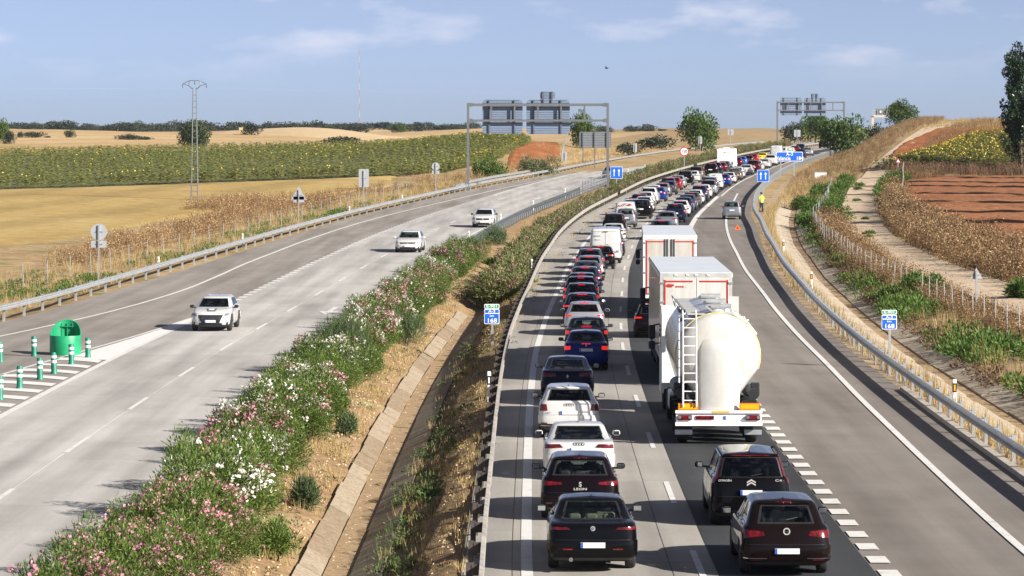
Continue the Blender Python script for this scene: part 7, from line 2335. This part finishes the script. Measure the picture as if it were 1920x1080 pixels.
# ---- sunflowers
def t_sun(seed, yellow, hs=1.0):
    g = np.random.default_rng(seed); Q = []; T = []; M_ = []
    for k in range(8):
        a = g.uniform(0, 2 * pi); z = g.uniform(.45, 1.45)
        p = np.array([0, 0, z]); e = np.array([cos(a), sin(a), -.25]) * g.uniform(.3, .5); s = np.array([-sin(a), cos(a), .1]) * .17
        Q.append([p, p + e * .5 + s, p + e, p + e * .5 - s]); T.append(g.uniform(.1, 1)); M_.append(0)
    if yellow:
        c = np.array([.0, 0, 1.55]); a = g.uniform(-.6, .6)
        n_ = np.array([.35, -.8, .5]) + g.normal(0, .25, 3); n_ /= np.linalg.norm(n_)
        u = np.cross(n_, [0, 0, 1]); u /= np.linalg.norm(u); v = np.cross(n_, u); r = g.uniform(.13, .20) * hs
        Q.append([c + u * r, c + v * r, c - u * r, c - v * r]); T.append(g.uniform(.2, 1)); M_.append(1)
        w = (u + v) * .707; q = (u - v) * .707; c2 = c + n_ * .01
        Q.append([c2 + w * r, c2 + q * r, c2 - w * r, c2 - q * r]); T.append(g.uniform(.2, 1)); M_.append(1)
    Q = np.array(Q); return Q.reshape(-1, 3), np.repeat(np.array(T), 4), np.array(M_)
def sun_rot_free(pts, seed): return pts
SF = [t_sun(s, s % 12 == 2, .5) for s in range(24)]
SFY = [t_sun(s + 20, s % 5 < 2, .62) for s in range(10)]
def fill(edge_a, edge_b, n, seed):
    g = np.random.default_rng(seed)
    A = np.array(edge_a, float); B = np.array(edge_b, float)
    def res(e, t):
        s = np.concatenate([[0], np.cumsum(np.hypot(*np.diff(e, axis=0).T))]); return np.stack([np.interp(t * s[-1], s, e[:, k]) for k in (0, 1)], -1)
    t = g.random(n); q = g.random(n)[:, None]
    return res(A, t) * (1 - q) + res(B, t) * q
sn = sun_near[:-1] + [(-13, 400), (-8, 420), (-1.5, 470), (3, 520)]
scatter('sunflower_field', 'wide green sunflower field with yellow heads on the left', 'sunflowers', SF, np.concatenate([fill(sn, sun_far, 15000, 61), fill(sn, [(a, b + 5) for a, b in sn], 2200, 62)]), (.85, 1.15), 'sunleaf', seed=17, mats=[MAT['sunleaf'], MAT['sunhead']])
scatter('sunflower_field', 'bright yellow sunflower field on the right slope beside the poplar', 'sunflowers', SFY, fill([(46, 397), (62, 397), (80, 397), (118, 397)], [(60, 424), (66, 448), (80, 470), (120, 480)], 8500, 63), (.85, 1.15), 'sunleaf', seed=18, mats=[MAT['sunleaf'], MAT['sunhead']])
# ------------------------------------------------------------------ trees
def crown_blobs(seed, R, H, base, n=14):
    g = random.Random(seed)
    b = []
    for k in range(n):
        t = g.random(); a = g.uniform(0, 2 * pi)
        z = base + (H - base) * (.15 + .75 * t)
        rad = R * (1 - abs(t - .42) * .95) * g.uniform(.35, .85)
        s = R * g.uniform(.26, .44)
        b.append((rad * cos(a), rad * sin(a), z, s, s, s * g.uniform(.7, .95)))
    b.append((0, 0, base + (H - base) * .5, R * .5, R * .5, (H - base) * .38))
    return b
def trunk_mesh(seed, H, r, base, R):
    g = random.Random(seed); m = MB()
    p = Vector((0, 0, -.3)); q = Vector((g.uniform(-.1, .1), g.uniform(-.1, .1), base * .9 + .3))
    m.tube(p, q, r, r * .75, 8)
    for k in range(6):
        a = k * 1.05 + g.uniform(-.3, .3)
        e = Vector((R * .55 * cos(a), R * .55 * sin(a), base + (H - base) * g.uniform(.35, .75)))
        mid = q.lerp(e, .5) + Vector((0, 0, .2)); m.tube(q, mid, r * .5, r * .32, 6); m.tube(mid, e, r * .32, r * .1, 5)
    m.tube(q, (0, 0, H * .85), r * .7, r * .12, 6)
    return m.mesh('trunk', MAT['bark'])
_tm = {}
def tree_proto(key, R, H, base, n, leaf, mat, seed, nb=14):
    _tm[key] = (cloud_mesh('crown', MAT[mat], n, crown_blobs(seed, R, H, base, nb), leaf, leaf * .6, .2, .45, seed), trunk_mesh(seed, H, max(.05, H * .028), base, R))
def tree(key, label, x, y, sx, sz, group=None, name='tree', rz=None, cat='tree'):
    c, t = _tm[key]
    r = thing(name, label, cat, (x, y, gzs(x, y) - .1), random.uniform(0, 6.28) if rz is None else rz, group)
    r.scale = (sx, sx, sz)
    link('crown', c, r)['kind'] = 'stuff'; link('trunk', t, r)
    return r
for s_ in range(4): tree_proto(('oakf', s_), 1.0, 1.0, .12, 1300, .14, 'oak_far', 200 + s_)
tree_proto('oak', 1.0, 1.0, .16, 5200, .09, 'oak', 210, 22)
for s_ in range(3): tree_proto(('green', s_), 1.0, 1.0, .14, 4200, .09, 'treegreen', 220 + s_, 22)
def tree_px(key, label, px0, px1, py0, base, d=None, **k):
    """tree whose crown spans columns px0..px1, top row py0, standing at row base (or at depth d)"""
    cx = (px0 + px1) / 2
    if d is None: x, d = ground_at(cx, base)
    else: x = (cx - 960) * d / FOCAL
    s = FOCAL / d
    return tree(key, label, x, d, (px1 - px0) / s / 1.42, zrow(d, py0) - gzs(x, d), **k)
tree_px('oak', 'dark holm oak standing alone at the far edge of the sunflowers', 329, 386, 234, 278, name='oak_tree')
tree_px(('oakf', 1), 'round dark oak bush on the tan field right of the pylon oak', 612, 669, 256, 273, name='oak_tree')
tree_px(('green', 0), 'pale green tree cut by the left picture edge', -18, 14, 228, 275, 690)
tree_px(('oakf', 2), 'darker bush beside the tree at the left picture edge', 6, 27, 249, 274, 680, name='oak_tree')
for k, (a, b, c, d_) in enumerate([(32, 43, 247, 259), (48, 80, 247, 259), (80, 96, 255, 259), (121, 140, 245, 259), (220, 262, 252, 263), (258, 282, 256, 263), (455, 486, 235, 254)]):
    tree_px(('oakf', k % 4), ['slim dark oak on the tan field at far left', 'wide dark oak on the tan field at far left', 'low scrub right of the wide far-left oak', 'round oak alone on the tan field left of the pylon', 'flat dark scrub on the tan field', 'small scrub at the tail of the flat scrub', 'round dark oak casting a shadow before the stone hut'][k], a, b, c, d_, name='oak_tree')
g = random.Random(12)
px = -10.0
k = 0
while px < 880:
    w = g.uniform(26, 60)
    top = 246 - g.uniform(9, 17)
    d_ = g.uniform(1620, 2050)
    tree_px(('oakf', k % 4), f'{ordinal(k + 1)} dark holm oak from the left in the horizon tree line', px, px + w, top, 0, d_, name='oak_tree', group='oaks of the left horizon')
    px += w * g.uniform(.30, .55); k += 1
tree_px(('oakf', 1), 'largest dark oak rising from the horizon tree line', 563, 612, 228, 0, 1500, name='oak_tree')
tree_px(('green', 1), 'round green tree right of the farmhouse on the horizon', 735, 765, 233, 0, 1450)
tree_px(('green', 2), 'small round tree behind the right end of the near gantry', 1073, 1111, 215, 250, 545)
for k, (a, b, c) in enumerate([(1118, 1150, 236), (1172, 1200, 236), (1200, 1230, 235)]):
    tree_px(('oakf', k), ['low oak right of the small gantry tree', 'low oak left of the yellow strip on the horizon', 'low oak on the horizon above the dark scrub'][k], a, b, c, 0, 1400, name='oak_tree')
for k, (a, b, c, d_) in enumerate([(1206, 1228, 243, 1150), (1234, 1252, 242, 1150), (1258, 1278, 244, 1150), (1198, 1258, 256, 610), (1160, 1200, 268, 520)]):
    tree_px(('oakf', (k + 1) % 4), ['leftmost of the three round bushes on the slope', 'middle of the three round bushes on the slope', 'rightmost of the three round bushes on the slope', 'long dark scrub below the three round bushes', 'low scrub beside the narrow sign back'][k], a, b, c, 0, d_, name='bush', cat='bush')
tree_px(('green', 0), 'round twin-crowned tree left of the motorhome', 1280, 1346, 214, 274, 590)
tree_px(('green', 1), 'round tree under the far gantry panels', 1504, 1552, 216, 255, 760)
tree_px(('green', 2), 'large round tree at the bend hiding the road', 1543, 1622, 223, 292, 560)
tree_px(('green', 1), 'round tree on the crest right of the message board', 1663, 1713, 195, 246, 540)
for k, (a, b, c, d_) in enumerate([(1620, 1660, 236, 700), (1655, 1700, 238, 640), (1785, 1805, 232, 560), (1468, 1510, 236, 780), (1556, 1580, 234, 780), (1830, 1875, 236, 570)]):
    tree_px(('oakf', k % 4), ['scrub below the message board', 'scrub at the foot of the crest tree', 'small bush on the crest above the red bank', 'pale scrub left of the far gantry tree', 'scrub behind the large round tree', 'bushes on the crest near the poplar'][k], a, b, c, 0, d_, name='bush', cat='bush')

# poplar at the right edge: upright limbs with narrow leaf clumps
x, d_ = (1913 - 960) * 392 / FOCAL, 392
r = thing('poplar_tree', 'tall dark poplar at the right picture edge', 'tree', (x, d_, gzs(x, d_) - .2))
Hp = zrow(d_, 70) - gzs(x, d_)
bl = []; tr = MB(); gq = random.Random(3)
tr.tube((0, 0, -.3), (.1, 0, Hp * .55), .32, .16, 8); tr.tube((.1, 0, Hp * .55), (0, 0, Hp * .95), .16, .03, 6)
for k in range(36):
    a = gq.uniform(0, 2 * pi); z0 = Hp * gq.uniform(.05, .72); ln = Hp * gq.uniform(.14, .30) * (1 if z0 < Hp * .5 else .8)
    out = gq.uniform(1.3, 3.4) * (1 - .6 * z0 / Hp)
    e = Vector((out * cos(a), out * sin(a), z0 + ln))
    tr.tube((.05, 0, z0), e, .07, .015, 5)
    for t in (.35, .6, .8, 1.0):
        p = Vector((0, 0, z0)).lerp(e, t); s = gq.uniform(.35, .62)
        bl.append((p.x, p.y, p.z, s, s, s * 1.5))
for k in range(10): bl.append((gq.uniform(-.5, .5), gq.uniform(-.5, .5), Hp * (.2 + .08 * k), .6, .6, 1.0))
tr.build('trunk', MAT['bark'], r)
link('crown', cloud_mesh('crown', MAT['poplar'], 21000, bl, .30, .2, .1, .3, 5), r)['kind'] = 'stuff'
# more poplars beyond the right edge: they throw the long shadows over the ploughed field
for k, (xx, yy) in enumerate([(64, 368), (61, 349), (59, 333), (55, 309), (51.5, 286), (47.5, 263), (44, 243)]):
    q = copy_tree(r); q.location = (xx + 6, yy, gzs(xx + 6, yy) - .2); q.rotation_euler = (0, 0, k * 1.3); q.scale = (1, 1, random.uniform(.75, 1.0))
    tag(q, f'{ordinal(k + 1)} poplar from the field\'s far end, outside the right picture edge', 'tree', 'poplar row outside the right edge')

# ------------------------------------------------------------------ the motorist in the yellow vest
d_ = 286.0; o_ = 12.95
x = X0s(d_) + o_; z = gzs(x, d_)
r = thing('person', 'person in a bright yellow vest standing behind the right guardrail', 'person', (x, d_, z), radians(25))
def skin(name, pts, edges, mat, parent, sub=1, root=0):
    me = bpy.data.meshes.new(name); me.from_pydata([p[:3] for p in pts], edges, [])
    o = link(name, me, parent)
    md = o.modifiers.new('Skin', 'SKIN'); sd = me.skin_vertices[0].data if me.skin_vertices else None
    if sd is None:
        bpy.context.view_layer.objects.active = o
    for v, p in zip(o.data.skin_vertices[0].data, pts):
        v.radius = (p[3], p[4] if len(p) > 4 else p[3])
    o.data.skin_vertices[0].data[root].use_root = True
    o.modifiers.new('Subsurf', 'SUBSURF').levels = sub
    o.modifiers['Subsurf'].render_levels = sub
    me.materials.append(mat)
    return o
body = [(0,0,.95,.15,.11), (0,0,1.18,.14,.10), (0,.0,1.38,.16,.10), (0,.0,1.49,.06), (0,.015,1.56,.065), (0,.02,1.66,.095,.10), (0,.02,1.74,.07,.08),
        (.19,0,1.42,.06), (.26,.0,1.16,.048), (.24,.12,.95,.038), (.24,.17,.87,.035),
        (-.19,0,1.42,.06), (-.27,-.02,1.16,.048), (-.27,.02,.92,.038), (-.27,.04,.83,.035),
        (.10,0,.90,.095), (.11,.02,.50,.065), (.11,.0,.09,.045), (.11,.12,.04,.04),
        (-.10,0,.90,.095), (-.11,-.02,.50,.065), (-.12,-.06,.09,.045), (-.12,.06,.04,.04)]
ed = [(0,1),(1,2),(2,3),(3,4),(4,5),(5,6),(2,7),(7,8),(8,9),(9,10),(2,11),(11,12),(12,13),(13,14),(0,15),(15,16),(16,17),(17,18),(0,19),(19,20),(20,21),(21,22)]
# five fingers on each hand
for hnd in (10, 14):
    hx, hy, hz = body[hnd][:3]; sg = 1 if hx > 0 else -1
    for k in range(4):
        n0 = len(body); q = -.03 + .02 * k
        body.append((hx, hy + q, hz - .05, .010)); body.append((hx - sg * .015, hy + q + .005, hz - .09 + .006 * abs(k - 1), .008))
        ed += [(hnd, n0), (n0, n0 + 1)]
    n0 = len(body); body.append((hx - sg * .03, hy + .04, hz - .03, .010)); ed.append((hnd, n0))
skin('body', body, ed, MAT['skin'], r)
def tubecloth(name, rings, mat, n=16):
    m = MB(); P = []
    for cx, cy, z_, rx, ry in rings: P.append([(cx + rx * cos(2*pi*k/n), cy + ry * sin(2*pi*k/n), z_) for k in range(n + 1)])
    m.grid(np.array(P)); me = m.mesh(name, mat, True); return link(name, me, r)
v = tubecloth('vest', [(0,0,.86,.205,.15), (0,0,1.05,.195,.145), (0,0,1.25,.205,.145), (0,0,1.40,.215,.13), (0,.0,1.49,.14,.10), (0,0,1.52,.085,.08)], MAT['hiviz'])
for zz in (.98, 1.14):
    m = MB(); m.lathe([(.205, zz), (.205, zz + .05)], 16, 'z'); b_ = m.build('reflective_band', MAT['galv_pale'], v); b_.scale = (1, .74, 1)
for sg in (-1, 1):
    tubecloth('sleeve', [(sg*.17,0,1.45,.075,.075), (sg*.22,0,1.32,.072,.07), (sg*.25,0,1.18,.065,.065)], MAT['hiviz'])
    tubecloth('trouser_leg', [(sg*.09,0,.95,.115,.125), (sg*.11,.0,.7,.095,.10), (sg*.112,.0,.5,.082,.085), (sg*.115,-.01,.08,.07,.07)], MAT['denim'])
    m = MB(); m.rbox((sg*.115, .06, .03), (.10, .28, .09), .03); m.build('shoe', MAT['black'], r)
m = MB(); m.lathe([(.103, 1.66), (.112, 1.72), (.105, 1.79), (.06, 1.83), (0, 1.84)], 14, 'z', 0, (0, .012, 0)); h_ = m.mesh('hair', MAT['hair'], True); link('hair', h_, r)
for sg in (-1, 1):
    m = MB(); m.lathe([(.018, -.004), (.0, .012)], 8, 'y', 0, (sg*.035, .118, 1.68)); m.build('eye', MAT['black'], r)
m = MB(); m.add([(-.015, .11, 1.67), (.015, .11, 1.67), (0, .145, 1.635), (0, .112, 1.62)], [(0, 2, 3), (2, 1, 3), (0, 1, 2)]); m.build('nose', MAT['skin'], r)
m = MB(); m.box((0, .118, 1.60), (.045, .01, .010)); m.build('mouth', MAT['red'], r)
# ------------------------------------------------------------------ thin summer haze over the whole place
hb = MB()
hb.box((0, 4400, 40), (17000, 9800, 100))
hz = hb.build('haze', [])
hz.data.materials.clear()
hm = bpy.data.materials.new('haze'); hm.use_nodes = True
hn = hm.node_tree.nodes; hn.clear()
ho = hn.new('ShaderNodeOutputMaterial'); hv = hn.new('ShaderNodeVolumePrincipled')
hv.inputs['Color'].default_value = (.80, .88, 1.0, 1)
hv.inputs['Density'].default_value = 5e-5
hv.inputs['Anisotropy'].default_value = 0.3
hm.node_tree.links.new(hv.outputs['Volume'], ho.inputs['Volume'])
hz.data.materials.append(hm)
tag(hz, 'thin pale summer haze over the far fields', 'haze', kind='stuff')
# remove the master copies of the cars
for k, (r, S) in TYPES.items():
    for ch in list(r.children):
        for g in list(ch.children): bpy.data.objects.remove(g)
        bpy.data.objects.remove(ch)
    bpy.data.objects.remove(r)
